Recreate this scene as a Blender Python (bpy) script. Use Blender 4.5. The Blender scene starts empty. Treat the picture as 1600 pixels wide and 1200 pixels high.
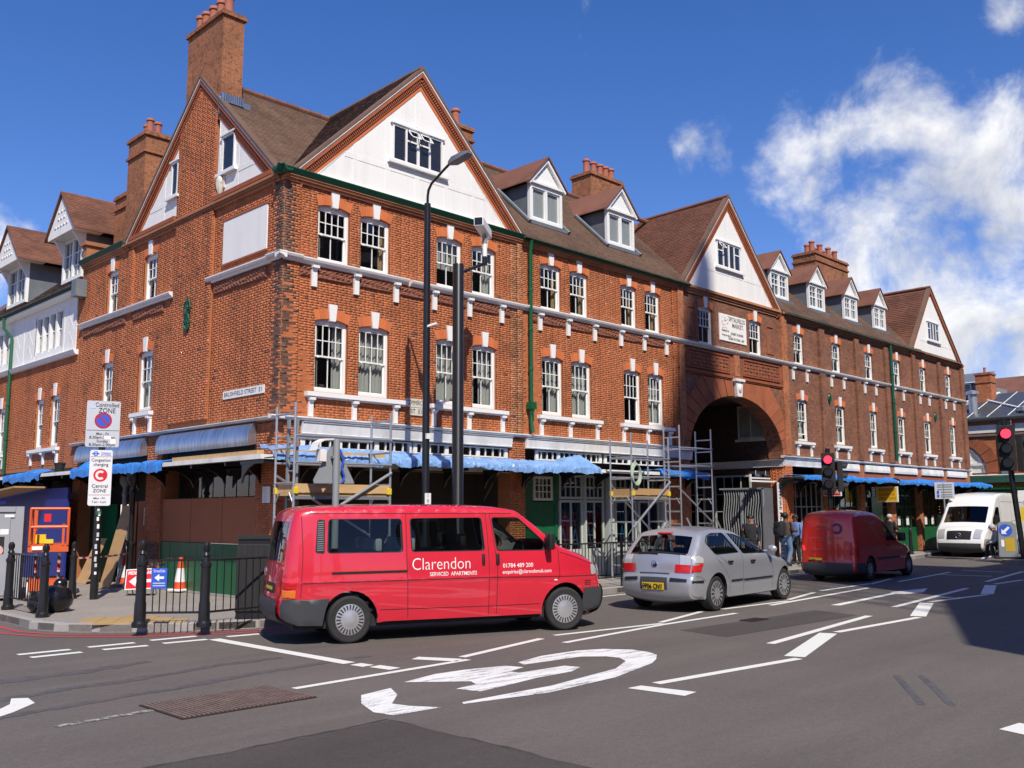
import bpy, bmesh, math, random
import numpy as np
from mathutils import Vector, Matrix, geometry
from mathutils.bvhtree import BVHTree
random.seed(7); rng = np.random.default_rng(7)
sc = bpy.context.scene; COL = sc.collection
R = math.radians
# ------------------------------------------------------------------ camera
cam = bpy.data.objects.new('camera', bpy.data.cameras.new('camera')); COL.objects.link(cam)
CR = Vector((0.70434, -0.70985, -0.00476)); CU = Vector((-0.09232, -0.09824, 0.99087)); CF = Vector((0.70383, 0.69747, 0.13472))
CP = Vector((-9.295, -15.285, 1.70))
mw = Matrix((CR, CU, -CF)).transposed().to_4x4(); mw.translation = CP
cam.matrix_world = mw
cam.data.sensor_width = 36; cam.data.lens = 33.271; cam.data.clip_start = .1; cam.data.clip_end = 2000
sc.camera = cam
# ------------------------------------------------------------------ light
SAZ, SEL = R(-120), R(48)
SUN = Vector((math.cos(SEL)*math.cos(SAZ), math.cos(SEL)*math.sin(SAZ), math.sin(SEL)))
sl = bpy.data.lights.new('sun', 'SUN'); sl.energy = 5.0; sl.angle = R(.53); sl.color = (1, .925, .80)
so = bpy.data.objects.new('sun', sl); COL.objects.link(so)
so.rotation_euler = SUN.to_track_quat('Z', 'Y').to_euler(); so.location = (-20, -30, 60)
w = bpy.data.worlds.new('World'); sc.world = w; w.use_nodes = True
nt = w.node_tree; nt.nodes.clear()
def N(nt, t, **k):
    n = nt.nodes.new(t)
    for a, b in k.items(): setattr(n, a, b)
    return n
def mth(nt, op, a, b=None, c=None):
    n = N(nt, 'ShaderNodeMath', operation=op)
    for i, s in enumerate((a, b, c)):
        if s is None: continue
        if isinstance(s, (int, float)): n.inputs[i].default_value = s
        else: nt.links.new(s, n.inputs[i])
    return n.outputs[0]
sky = N(nt, 'ShaderNodeTexSky', sky_type='NISHITA', sun_disc=False)
sky.sun_elevation = SEL; sky.sun_rotation = R(90) - SAZ
sky.air_density = 1.0; sky.dust_density = .35; sky.ozone_density = 3.2; sky.altitude = 100
hsv = N(nt, 'ShaderNodeMix', data_type='RGBA', blend_type='MULTIPLY'); hsv.inputs['Factor'].default_value = 1; hsv.inputs['B'].default_value = (1.36, 1.10, 1.38, 1)
pre = N(nt, 'ShaderNodeHueSaturation'); pre.inputs['Saturation'].default_value = 1.28; nt.links.new(sky.outputs[0], pre.inputs['Color']); nt.links.new(pre.outputs[0], hsv.inputs['A'])
tc = N(nt, 'ShaderNodeTexCoord'); DIR = tc.outputs['Generated']
sep = N(nt, 'ShaderNodeSeparateXYZ'); nt.links.new(DIR, sep.inputs[0])
zc = mth(nt, 'MAXIMUM', sep.outputs[2], .04); zc = mth(nt, 'ADD', zc, .12)
cmb = N(nt, 'ShaderNodeCombineXYZ')
nt.links.new(mth(nt, 'DIVIDE', sep.outputs[0], zc), cmb.inputs[0]); nt.links.new(mth(nt, 'DIVIDE', sep.outputs[1], zc), cmb.inputs[1])
def noise(nt, vec, scale, detail=6, rough=.55, dist=0):
    n = N(nt, 'ShaderNodeTexNoise'); n.inputs['Scale'].default_value = scale; n.inputs['Detail'].default_value = detail
    n.inputs['Roughness'].default_value = rough; n.inputs['Distortion'].default_value = dist
    nt.links.new(vec, n.inputs['Vector']); return n.outputs['Fac']
c1 = noise(nt, DIR, 8.0, 11, .60, .25)
c2 = noise(nt, cmb.outputs[0], 1.1, 8, .62, .3)
# banks of cumulus stand in these directions; elsewhere the sky is mostly clear with thin wisps
cover = None
for (cx, cy, cz), rad, amp in [((.846, .405, .346), .075, .58), ((.865, .343, .35), .095, .66), ((.898, .312, .300), .12, .74), ((.925, .279, .262), .12, .70), ((.93, .32, .175), .10, .75), ((.91, .352, .185), .06, .62), ((.955, .25, .16), .14, .72), ((.873, .243, .432), .035, .5), ((.885, .235, .35), .075, .46),
                               ((.676, .561, .478), .065, .40), ((.787, .49, .374), .05, .36), ((.825, .38, .42), .05, .38), ((.26, .93, .235), .05, .66), ((.45, -.80, .35), .5, .42), ((-.85, .2, .35), .4, .45), ((-.5, -.75, .3), .35, .42)]:
    v = Vector((cx, cy, cz)).normalized()
    dn = N(nt, 'ShaderNodeVectorMath', operation='DISTANCE'); nt.links.new(DIR, dn.inputs[0]); dn.inputs[1].default_value = v
    t = mth(nt, 'SUBTRACT', 1, mth(nt, 'DIVIDE', dn.outputs['Value'], rad * 1.35)); t = mth(nt, 'MAXIMUM', t, 0)
    t = mth(nt, 'MULTIPLY', mth(nt, 'SQRT', t), amp)
    cover = t if cover is None else mth(nt, 'MAXIMUM', cover, t)
fac = mth(nt, 'ADD', mth(nt, 'MULTIPLY', c1, 1.35), mth(nt, 'MULTIPLY', c2, .25))
fac = mth(nt, 'ADD', fac, cover)
mr = N(nt, 'ShaderNodeMapRange', interpolation_type='SMOOTHSTEP'); nt.links.new(fac, mr.inputs[0])
mr.inputs[1].default_value = 1.14; mr.inputs[2].default_value = 1.46
cshade = N(nt, 'ShaderNodeValToRGB'); nt.links.new(noise(nt, DIR, 9.0, 9, .62, .5), cshade.inputs[0])
cshade.color_ramp.elements[0].position = .36; cshade.color_ramp.elements[0].color = (5.4, 5.7, 6.5, 1)
cshade.color_ramp.elements[1].position = .60; cshade.color_ramp.elements[1].color = (10.0, 9.9, 9.8, 1)
mx = N(nt, 'ShaderNodeMix', data_type='RGBA'); nt.links.new(mth(nt, 'MULTIPLY', mr.outputs[0], .96), mx.inputs['Factor'])
nt.links.new(hsv.outputs['Result'], mx.inputs['A']); nt.links.new(cshade.outputs[0], mx.inputs['B'])
bg = N(nt, 'ShaderNodeBackground'); bg.inputs[1].default_value = .10; nt.links.new(mx.outputs['Result'], bg.inputs[0])
ow = N(nt, 'ShaderNodeOutputWorld'); nt.links.new(bg.outputs[0], ow.inputs[0])
vs = sc.view_settings; vs.view_transform = 'Standard'; vs.look = 'None'; vs.gamma = 1; vs.exposure = 0.12; vs.use_curve_mapping = False
sc.cycles.max_bounces = 6; sc.cycles.transparent_max_bounces = 16; sc.cycles.caustics_reflective = False; sc.cycles.caustics_refractive = False
# ------------------------------------------------------------------ materials
MATS = {}
def mat(name, col, rough=.6, metal=0, var=.15, vs_=3, bump=0, bs=60, tone=0, emit=0, spec=.5, dirt=0, coat=0, stretch=None, streak=0):
    """plain principled colour with noise variation, optional per-piece tone, fine bump and blotchy dirt"""
    if name in MATS: return MATS[name]
    m = bpy.data.materials.new(name); m.use_nodes = True; t = m.node_tree; b = t.nodes['Principled BSDF']
    b.inputs['Roughness'].default_value = rough; b.inputs['Metallic'].default_value = metal; b.inputs['Specular IOR Level'].default_value = spec
    if coat: b.inputs['Coat Weight'].default_value = coat; b.inputs['Coat Roughness'].default_value = .03
    o = N(t, 'ShaderNodeTexCoord').outputs['Object']
    if stretch:
        mp = N(t, 'ShaderNodeMapping'); mp.inputs['Scale'].default_value = stretch; t.links.new(o, mp.inputs[0]); o = mp.outputs[0]
    f = noise(t, o, vs_, 5, .6)
    k = mth(t, 'ADD', mth(t, 'MULTIPLY', mth(t, 'SUBTRACT', f, .5), 3*var), 1)
    if tone:
        g = N(t, 'ShaderNodeNewGeometry').outputs['Random Per Island']; oi = N(t, 'ShaderNodeObjectInfo').outputs['Random']
        fr = mth(t, 'FRACT', mth(t, 'ADD', g, oi))
        k = mth(t, 'MULTIPLY', k, mth(t, 'ADD', mth(t, 'MULTIPLY', mth(t, 'SUBTRACT', fr, .5), 2*tone), 1))
    if dirt:
        d = noise(t, o, .9, 6, .65, .4)
        dr = N(t, 'ShaderNodeMapRange', interpolation_type='SMOOTHSTEP'); t.links.new(d, dr.inputs[0]); dr.inputs[1].default_value = .46; dr.inputs[2].default_value = .72
        k = mth(t, 'MULTIPLY', k, mth(t, 'SUBTRACT', 1, mth(t, 'MULTIPLY', dr.outputs[0], dirt)))
    if streak:                                   # rain-washed soot running down the wall
        mp2 = N(t, 'ShaderNodeMapping'); mp2.inputs['Scale'].default_value = (2.6, 2.6, .32); t.links.new(o, mp2.inputs[0]); sr = N(t, 'ShaderNodeMapRange', interpolation_type='SMOOTHSTEP'); t.links.new(noise(t, mp2.outputs[0], 1, 6, .65), sr.inputs[0]); sr.inputs[1].default_value = .46; sr.inputs[2].default_value = .74
        k = mth(t, 'MULTIPLY', k, mth(t, 'SUBTRACT', 1, mth(t, 'MULTIPLY', sr.outputs[0], streak)))
    mxn = N(t, 'ShaderNodeMix', data_type='RGBA', blend_type='MULTIPLY'); mxn.inputs['Factor'].default_value = 1
    mxn.inputs['A'].default_value = (*col, 1); t.links.new(k, mxn.inputs['B']); t.links.new(mxn.outputs['Result'], b.inputs['Base Color'])
    if bump:
        bn = N(t, 'ShaderNodeBump'); bn.inputs['Strength'].default_value = bump; bn.inputs['Distance'].default_value = .01
        t.links.new(noise(t, o, bs, 4, .6), bn.inputs['Height']); t.links.new(bn.outputs[0], b.inputs['Normal'])
    if emit: b.inputs['Emission Color'].default_value = (*col, 1); b.inputs['Emission Strength'].default_value = emit
    MATS[name] = m; return m
def brickmat(name, col, col2, mortar, bw=.15, bh=.05):
    """brick for walls too far off to build brick by brick"""
    m = bpy.data.materials.new(name); m.use_nodes = True; t = m.node_tree; b = t.nodes['Principled BSDF']; b.inputs['Roughness'].default_value = .85
    o = N(t, 'ShaderNodeTexCoord').outputs['Object']; s = N(t, 'ShaderNodeSeparateXYZ'); t.links.new(o, s.inputs[0])
    c = N(t, 'ShaderNodeCombineXYZ'); t.links.new(mth(t, 'ADD', s.outputs[0], s.outputs[1]), c.inputs[0]); t.links.new(s.outputs[2], c.inputs[1])
    br = N(t, 'ShaderNodeTexBrick'); t.links.new(c.outputs[0], br.inputs[0])
    br.inputs['Scale'].default_value = 1; br.inputs['Brick Width'].default_value = bw; br.inputs['Row Height'].default_value = bh; br.inputs['Mortar Size'].default_value = .005; br.inputs['Bias'].default_value = -.2
    br.inputs['Color1'].default_value = (*col, 1); br.inputs['Color2'].default_value = (*col2, 1); br.inputs['Mortar'].default_value = (*mortar, 1)
    f = mth(t, 'ADD', mth(t, 'MULTIPLY', noise(t, o, 1.3, 6, .65), 1.3), .35)
    f2 = noise(t, o, 9, 3, .6)
    dr = N(t, 'ShaderNodeMapRange', interpolation_type='SMOOTHSTEP'); t.links.new(f2, dr.inputs[0]); dr.inputs[1].default_value = .5; dr.inputs[2].default_value = .68
    f = mth(t, 'MULTIPLY', f, mth(t, 'SUBTRACT', 1, mth(t, 'MULTIPLY', dr.outputs[0], .45)))
    mxn = N(t, 'ShaderNodeMix', data_type='RGBA', blend_type='MULTIPLY'); mxn.inputs['Factor'].default_value = 1
    t.links.new(br.outputs[0], mxn.inputs['A']); t.links.new(f, mxn.inputs['B']); t.links.new(mxn.outputs['Result'], b.inputs['Base Color'])
    bn = N(t, 'ShaderNodeBump'); bn.inputs['Strength'].default_value = .5; bn.inputs['Distance'].default_value = .006
    t.links.new(mth(t, 'SUBTRACT', 1, br.outputs['Fac']), bn.inputs['Height']); t.links.new(bn.outputs[0], b.inputs['Normal'])
    MATS[name] = m; return m
def glassmat(name, tint=(.75, .8, .78), rough=.02, refl=1.0, base=.05):
    m = bpy.data.materials.new(name); m.use_nodes = True; t = m.node_tree; t.nodes.clear()
    tr = N(t, 'ShaderNodeBsdfTransparent'); tr.inputs[0].default_value = (*tint, 1)
    gl = N(t, 'ShaderNodeBsdfGlossy'); gl.inputs['Roughness'].default_value = rough; gl.inputs[0].default_value = (.9, .95, 1, 1)
    lw = N(t, 'ShaderNodeFresnel'); lw.inputs[0].default_value = 1.5
    geo = N(t, 'ShaderNodeNewGeometry'); front = mth(t, 'SUBTRACT', 1, geo.outputs['Backfacing'])   # no mirror from inside the pane
    mxs = N(t, 'ShaderNodeMixShader'); t.links.new(mth(t, 'MULTIPLY', front, mth(t, 'MINIMUM', mth(t, 'ADD', mth(t, 'MULTIPLY', lw.outputs[0], refl), base), 1)), mxs.inputs[0])
    t.links.new(tr.outputs[0], mxs.inputs[1]); t.links.new(gl.outputs[0], mxs.inputs[2])
    o = N(t, 'ShaderNodeOutputMaterial'); t.links.new(mxs.outputs[0], o.inputs[0]); MATS[name] = m; return m
brick = mat('red_brick', (.46, .142, .052), .85, var=.13, vs_=4, tone=.13, dirt=.40, bump=.25, bs=90, streak=.38)
brick2 = mat('brown_brick', (.42, .18, .085), .85, var=.16, vs_=7, tone=.3, dirt=.45, bump=.25, bs=90)
bluebrick = mat('blue_black_brick', (.11, .06, .042), .7, var=.25, vs_=9, tone=.3)
archbrick = mat('arch_rubbed_brick', (.33, .10, .042), .85, var=.18, vs_=2.5, tone=.10, dirt=.4)
shadebrick = brickmat('passage_brick', (.075, .035, .022), (.045, .024, .018), (.06, .045, .035))  # brick colour darkened to deepen the shade inside the archway passage
rubbed = mat('rubbed_brick', (.58, .16, .052), .85, var=.08, vs_=9, tone=.10)
mortar = mat('mortar', (.37, .14, .06), .95, var=.2, vs_=5)
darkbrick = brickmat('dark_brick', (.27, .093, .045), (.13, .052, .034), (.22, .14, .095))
midbrick = brickmat('mid_brick', (.46, .14, .05), (.34, .10, .038), (.36, .2, .11))
chimbrick = brickmat('chimney_brick', (.33, .11, .042), (.22, .075, .03), (.33, .2, .11))
tile = mat('roof_tile', (.145, .085, .058), .85, var=.18, vs_=1.0, tone=.16, dirt=.3)
tilered = mat('roof_tile_red', (.19, .078, .048), .85, var=.2, vs_=1.0, tone=.15, dirt=.3)
terra = mat('terracotta', (.30, .085, .035), .8, var=.2, vs_=6, tone=.12)
frieze = mat('terracotta_frieze', (.20, .07, .04), .8, var=.3, vs_=12, bump=.6, bs=25)
pot = mat('chimney_pot_clay', (.36, .12, .07), .8, var=.2, vs_=4)
white = mat('white_paint', (.80, .80, .78), .5, var=.03, vs_=2)
plaster = mat('white_render', (.81, .80, .77), .8, var=.03, vs_=1.2, bump=.05, bs=40, streak=.10)
weather = mat('weathered_white', (.76, .75, .72), .7, var=.08, vs_=5, dirt=.22, streak=.22)
cream = mat('old_cream_paint', (.62, .58, .5), .7, var=.12, vs_=4, dirt=.35)
green = mat('green_gloss', (.008, .10, .038), .35, var=.12, vs_=3)
dgreen = mat('green_gutter_paint', (.006, .075, .04), .4, var=.15, vs_=3)
lead = mat('lead_sheet', (.16, .18, .20), .55, var=.25, vs_=3, metal=.2)
leadshine = mat('lead_cladding', (.46, .50, .58), .30, metal=.85, var=.45, vs_=4, dirt=.35, stretch=(1, 4, .6), bump=.3, bs=4)
black = mat('black_paint', (.012, .012, .013), .3, var=.3, vs_=8)
blackm = mat('black_matt', (.014, .014, .015), .75, var=.3, vs_=5)
room = mat('room_wall', (.14, .12, .10), .9, var=.3, vs_=1)
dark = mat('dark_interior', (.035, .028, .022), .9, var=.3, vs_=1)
steel = mat('galvanised_tube', (.52, .54, .56), .38, metal=.75, var=.15, vs_=6)
greysteel = mat('grey_painted_steel', (.22, .24, .25), .5, var=.1)
ply = mat('plywood', (.42, .25, .11), .8, var=.18, vs_=1.5, stretch=(1, 1, 6))
plybrown = mat('stained_plywood', (.34, .115, .045), .8, var=.1, vs_=1.2)
timber = mat('pale_timber', (.55, .36, .17), .8, var=.2, vs_=2, stretch=(1, 6, 6))
tarpm = mat('blue_tarpaulin', (.035, .20, .60), .38, var=.25, vs_=4, bump=.3, bs=14)
tarpf = mat('faded_tarpaulin', (.20, .36, .66), .32, var=.3, vs_=3, bump=.3, bs=14)
navy = mat('navy_hoarding', (.012, .022, .19), .55, var=.08)
yellow = mat('yellow_plastic', (.72, .52, .02), .5, var=.1)
orange = mat('orange_lift_paint', (.62, .10, .02), .45, var=.1)
redp = mat('red_sign_paint', (.62, .02, .025), .4, var=.03)
bluep = mat('blue_sign_paint', (.02, .10, .45), .4, var=.03)
cwhite = mat('net_curtain', (.62, .61, .56), .9, var=.06)
kerbm = mat('kerb_stone', (.33, .31, .30), .85, var=.2, vs_=14, tone=.05, bump=.3)
chrome = mat('bright_metal', (.7, .7, .72), .18, metal=1, var=.02)
rubber = mat('tyre_rubber', (.018, .018, .018), .8, var=.3, vs_=12)
hub = mat('silver_hubcap', (.55, .55, .57), .32, metal=.7, var=.05)
skin = mat('skin', (.42, .22, .14), .6, var=.08); skind = mat('dark_skin', (.10, .05, .03), .6, var=.08)
pane = glassmat('window_glass', (.80, .82, .82), .015, 1.0, .02)
shopglass = glassmat('shop_glass', (.55, .6, .58), .02, 1.0, .03)
carglass = glassmat('car_glass', (.58, .64, .62), .02, .75, .0)
tint = glassmat('tinted_glass', (.22, .27, .29), .02, 1.0, .03)
# ------------------------------------------------------------------ mesh helpers
ORG = {}
def link(name, me, parent=None, loc=None):
    o = bpy.data.objects.new(name, me); COL.objects.link(o)
    if parent is not None: o.parent = parent
    if loc is not None: o.location = loc
    return o
def thing(name, label, cat, loc=(0, 0, 0), rz=0, group=None):
    o = bpy.data.objects.new(name, None); COL.objects.link(o); o.empty_display_size = .2
    o.location = loc; o.rotation_euler = (0, 0, rz); o['label'] = label; o['category'] = cat
    if group: o['group'] = group
    ORG[o.name] = Vector(loc); return o
def tag(o, label, cat, group=None):
    o['label'] = label; o['category'] = cat
    if group: o['group'] = group
    return o
def struct(o): o['kind'] = 'structure'; return o
def stuff(o): o['kind'] = 'stuff'; return o
def root(o):
    while o.parent: o = o.parent
    return o
FC = lambda u, v, d: (u, -d, v)          # the long street front (plane y = 0)
FB = lambda u, v, d: (-d, u, v)          # the side street front (plane x = 0)
def FX(x0): return lambda u, v, d: (x0-d, u, v)
def FY(y0): return lambda u, v, d: (u, y0-d, v)
class MB:
    def __init__(s): s.v = []; s.f = []; s.mi = []; s.cur = 0; s.ch = []
    def add(s, vs, fs, mi=None):
        k = len(s.v); s.ch.append((k, len(s.f))); s.v += [tuple(x) for x in vs]; s.f += [tuple(i+k for i in f) for f in fs]
        s.mi += [s.cur if mi is None else mi]*len(fs); return s
    def box(s, x0, x1, y0, y1, z0, z1, mi=None):
        return s.add([(x0, y0, z0), (x1, y0, z0), (x1, y1, z0), (x0, y1, z0), (x0, y0, z1), (x1, y0, z1), (x1, y1, z1), (x0, y1, z1)],
                     [(0, 3, 2, 1), (4, 5, 6, 7), (0, 1, 5, 4), (1, 2, 6, 5), (2, 3, 7, 6), (3, 0, 4, 7)], mi)
    def fb(s, F, u0, u1, v0, v1, d0, d1, mi=None):
        p = [F(u, v, d) for d in (d0, d1) for u, v in ((u0, v0), (u1, v0), (u1, v1), (u0, v1))]
        return s.add(p, [(0, 3, 2, 1), (4, 5, 6, 7), (0, 1, 5, 4), (1, 2, 6, 5), (2, 3, 7, 6), (3, 0, 4, 7)], mi)
    def poly(s, F, pts, d0, d1, mi=None):            # extruded flat outline
        n = len(pts); p = [F(u, v, d0) for u, v in pts]+[F(u, v, d1) for u, v in pts]
        return s.add(p, [tuple(range(n))[::-1], tuple(range(n, 2*n))]+[(i, (i+1) % n, n+(i+1) % n, n+i) for i in range(n)], mi)
    def sweep(s, F, prof, u0, u1, mi=None):          # profile [(v,d)] run along u
        n = len(prof); p = [F(u0, v, d) for v, d in prof]+[F(u1, v, d) for v, d in prof]
        return s.add(p, [tuple(range(n)), tuple(range(n, 2*n))[::-1]]+[(i, (i+1) % n, n+(i+1) % n, n+i) for i in range(n)], mi)
    def tube(s, pts, r, n=8, mi=None, cap=True):
        pts = [Vector(q) for q in pts]; rr = r if isinstance(r, (list, tuple)) else [r]*len(pts); V = []; ref = None
        for i, q in enumerate(pts):
            t = (pts[min(i+1, len(pts)-1)]-pts[max(i-1, 0)]).normalized()
            if ref is None: ref = Vector((0, 0, 1)) if abs(t.z) < .9 else Vector((1, 0, 0))
            a = (ref-t*ref.dot(t)).normalized(); ref = a; b = t.cross(a)
            V += [q+(a*math.cos(2*math.pi*j/n)+b*math.sin(2*math.pi*j/n))*rr[i] for j in range(n)]
        fs = [(i*n+j, i*n+(j+1) % n, (i+1)*n+(j+1) % n, (i+1)*n+j) for i in range(len(pts)-1) for j in range(n)]
        if cap: fs += [tuple(range(n))[::-1], tuple(range((len(pts)-1)*n, len(pts)*n))]
        return s.add(V, fs, mi)
    def lathe(s, prof, c=(0, 0, 0), n=16, axis='z', mi=None):   # prof [(r,h)]
        V = []
        for r, h in prof:
            for j in range(n):
                a = 2*math.pi*j/n; x, y = r*math.cos(a), r*math.sin(a)
                V.append({'z': (c[0]+x, c[1]+y, c[2]+h), 'y': (c[0]+x, c[1]+h, c[2]+y), 'x': (c[0]+h, c[1]+x, c[2]+y)}[axis])
        fs = [(i*n+j, i*n+(j+1) % n, (i+1)*n+(j+1) % n, (i+1)*n+j) for i in range(len(prof)-1) for j in range(n)]
        fs += [tuple(range(n))[::-1], tuple(range((len(prof)-1)*n, len(prof)*n))]
        return s.add(V, fs, mi)
    def ball(s, c, r, n=12, mi=None):
        rx, ry, rz = r if isinstance(r, (list, tuple)) else (r, r, r); m = max(4, n//2)
        V = [(c[0]+rx*math.sin(math.pi*i/m)*math.cos(2*math.pi*j/n), c[1]+ry*math.sin(math.pi*i/m)*math.sin(2*math.pi*j/n), c[2]+rz*math.cos(math.pi*i/m)) for i in range(m+1) for j in range(n)]
        return s.add(V, [(i*n+j, i*n+(j+1) % n, (i+1)*n+(j+1) % n, (i+1)*n+j) for i in range(m) for j in range(n)], mi)
    def build(s, name, mats, parent=None, smooth=False, angle=None, bevel=0, local=False):
        me = bpy.data.meshes.new(name)
        V = s.v
        if parent is not None and not local:
            o = ORG.get(root(parent).name)
            if o is not None and o.length > 0: V = [(x-o.x, y-o.y, z-o.z) for x, y, z in V]
        me.from_pydata(V, [], s.f)
        for m in (mats if isinstance(mats, (list, tuple)) else [mats]): me.materials.append(m)
        if len(me.materials) > 1: me.polygons.foreach_set('material_index', s.mi)
        bm = bmesh.new(); bm.from_mesh(me); bmesh.ops.remove_doubles(bm, verts=bm.verts, dist=1e-5) if smooth or bevel else None
        bmesh.ops.recalc_face_normals(bm, faces=bm.faces)
        if bevel: bmesh.ops.bevel(bm, geom=[e for e in bm.edges if len(e.link_faces) == 2 and e.calc_face_angle(0) > .6], offset=bevel, segments=2, affect='EDGES', profile=.6)
        bm.to_mesh(me); bm.free()
        if smooth:
            me.polygons.foreach_set('use_smooth', [True]*len(me.polygons)); me.set_sharp_from_angle(angle=R(angle or 40))
        return link(name, me, parent)
def each(b, name, m, parent=None, **k):
    """every piece collected in b becomes an object of its own"""
    out = []; E = b.ch+[(len(b.v), len(b.f))]
    for (v0, f0), (v1, f1) in zip(E[:-1], E[1:]):
        q = MB(); q.v = b.v[v0:v1]; q.f = [tuple(i-v0 for i in f) for f in b.f[f0:f1]]; q.mi = [0]*(f1-f0); out.append(q.build(name, m, parent, **k))
    return out
def npmesh(name, V, F, m, parent=None, tri=None):
    """numpy quads -> mesh"""
    me = bpy.data.meshes.new(name); V = np.asarray(V, np.float32); F = np.asarray(F, np.int32)
    if parent is not None:
        o = ORG.get(root(parent).name)
        if o is not None: V = V-np.array(o, np.float32)
    me.vertices.add(len(V)); me.vertices.foreach_set('co', V.ravel()); k = F.shape[1]
    me.loops.add(F.size); me.loops.foreach_set('vertex_index', F.ravel())
    me.polygons.add(len(F)); me.polygons.foreach_set('loop_start', np.arange(len(F), dtype=np.int32)*k)
    me.update(calc_edges=True); me.validate(); me.materials.append(m)
    return link(name, me, parent)
def text_mesh(txt, size, width=None, align='CENTER', ext=0, spacing=1, bold=0):
    c = bpy.data.curves.new('t', 'FONT'); c.body = txt; c.size = size; c.align_x = align; c.align_y = 'CENTER'; c.space_character = spacing; c.resolution_u = 3; c.offset = bold; c.extrude = ext
    o = bpy.data.objects.new('t', c); COL.objects.link(o); bpy.context.view_layer.update()
    me = bpy.data.meshes.new_from_object(o.evaluated_get(bpy.context.evaluated_depsgraph_get()))
    bpy.data.objects.remove(o); bpy.data.curves.remove(c)
    if width:
        xs = [v.co.x for v in me.vertices]; k = width/(max(xs)-min(xs))
        for v in me.vertices: v.co.x *= k
    return me
def text(name, txt, size, pos, right, up, m, parent=None, width=None, align='CENTER', bold=0, fn=None, spacing=1):
    """flat lettering standing at pos, local x along right, y along up; fn maps (x,y) to a point instead"""
    me = text_mesh(txt, size, width, align, 0, spacing, bold); pos = Vector(pos); rt = Vector(right).normalized(); up = Vector(up).normalized()
    off = ORG.get(root(parent).name, Vector()) if parent is not None and fn is None else Vector()
    for v in me.vertices: v.co = Vector(fn(v.co.x, v.co.y)) if fn else pos+rt*v.co.x+up*v.co.y-off
    me.name = name; me.materials.clear(); me.materials.append(m); return link(name, me, parent)
# ------------------------------------------------------------------ brickwork, tiles, windows
BW, BH, JT = .15, .05, .006
def arch_half(uc, hw, vs_, v, grow=0):
    """half width of the opening plus its rubbed-brick arch at height v (rise .06, arch .2 deep)"""
    Rr = (hw*hw+.06*.06)/.12; vc = vs_+.06-Rr; th = math.asin(hw/Rr); Ro = Rr+.2
    if v <= vs_: return hw
    q = Ro*Ro-(v-vc)**2
    return min(hw+(v-vs_)*math.tan(th), math.sqrt(q)) if q > 0 else 0
class Bricks:
    """collects single bricks of a wall; the 300 nearest whole ones become parts, the rest one mesh"""
    def __init__(s): s.items = []
    def wall(s, F, u0, u1, v0, v1, d=0.0, wins=(), rects=(), mi=0, poly=None, slant=None):
        n = int(round((v1-v0)/BH)); bh = (v1-v0)/max(1, n)
        for i in range(n):
            a = v0+i*bh; m = a+bh/2; cuts = []
            for (w0, w1, b0, b1) in wins:
                if b0 < m < b1+.27:
                    h = arch_half((w0+w1)/2, (w1-w0)/2, b1, m)
                    if h > 0: cuts.append(((w0+w1)/2-h, (w0+w1)/2+h))
            for (w0, w1, b0, b1) in rects:
                if b0 < m < b1: cuts.append((w0, w1))
            L0, L1 = (u0, u1) if slant is None else slant(m)
            if L1-L0 < .02: continue
            segs = [(L0, L1)]
            for c0, c1 in cuts: segs = [q for s0, s1 in segs for q in ((s0, min(s1, c0)), (max(s0, c1), s1)) if q[1]-q[0] > .015]
            for s0, s1 in segs:
                k = math.floor((s0-u0)/(BW*1.5)) - 2; x = u0+k*BW*1.5+(.5625*BW if i % 2 else 0)+random.uniform(-.022, .022)
                j = 0
                while x < s1:
                    wd = BW if j % 2 == 0 else BW/2
                    p, q = max(x, s0), min(x+wd, s1)
                    if q-p > .018: s.items.append((F, p+JT/3*(p > s0+1e-4), q-JT/3*(q < s1-1e-4), a+JT/2, a+bh-JT/2, d+random.uniform(-.001, .001), mi, q-p > wd-.001))
                    x += wd; j += 1
        return s
    def make(s, parent, mats, single=300, name='brick'):
        near = sorted([i for i, t in enumerate(s.items) if t[7]], key=lambda i: (Vector(t_mid(s.items[i]))-CP).length)[:single] if single else []
        ns = set(near); off = ORG.get(root(parent).name, Vector()); shared = {}
        for i in near:
            F, u0, u1, v0, v1, d, mi, _ = s.items[i]; c = Vector(F((u0+u1)/2, (v0+v1)/2, d))
            key = (F(1, 0, 0), round(u1-u0, 3), mi)
            if key not in shared:
                b = MB(); hu, hv = (u1-u0)/2, (v1-v0)/2; G = lambda u, v, dd: Vector(F(u, v, dd))-Vector(F(0, 0, 0))
                b.fb(G, -hu, hu, -hv, hv, -.03, 0); o = b.build(name, mats[mi], parent, local=True); shared[key] = o.data
            else: o = link(name, shared[key], parent)
            o.location = c-off
        for mi, m in enumerate(mats):
            T = [t for i, t in enumerate(s.items) if i not in ns and t[6] == mi]
            if not T: continue
            V = []; Fq = []
            for k, (F, u0, u1, v0, v1, d, _, _) in enumerate(T):
                V += [F(u0, v0, d-.02), F(u1, v0, d-.02), F(u1, v1, d-.02), F(u0, v1, d-.02), F(u0, v0, d), F(u1, v0, d), F(u1, v1, d), F(u0, v1, d)]
                q = ((4, 5, 6, 7), (0, 1, 5, 4), (1, 2, 6, 5), (2, 3, 7, 6), (3, 0, 4, 7))
                if F(1, 0, 0)[0] == F(0, 0, 0)[0]: q = tuple(z[::-1] for z in q)
                Fq += [tuple(8*k+i for i in z) for z in q]
            stuff(npmesh('brickwork', V, Fq, m, parent))
def t_mid(t): return t[0]((t[1]+t[2])/2, (t[3]+t[4])/2, t[5])
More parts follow.
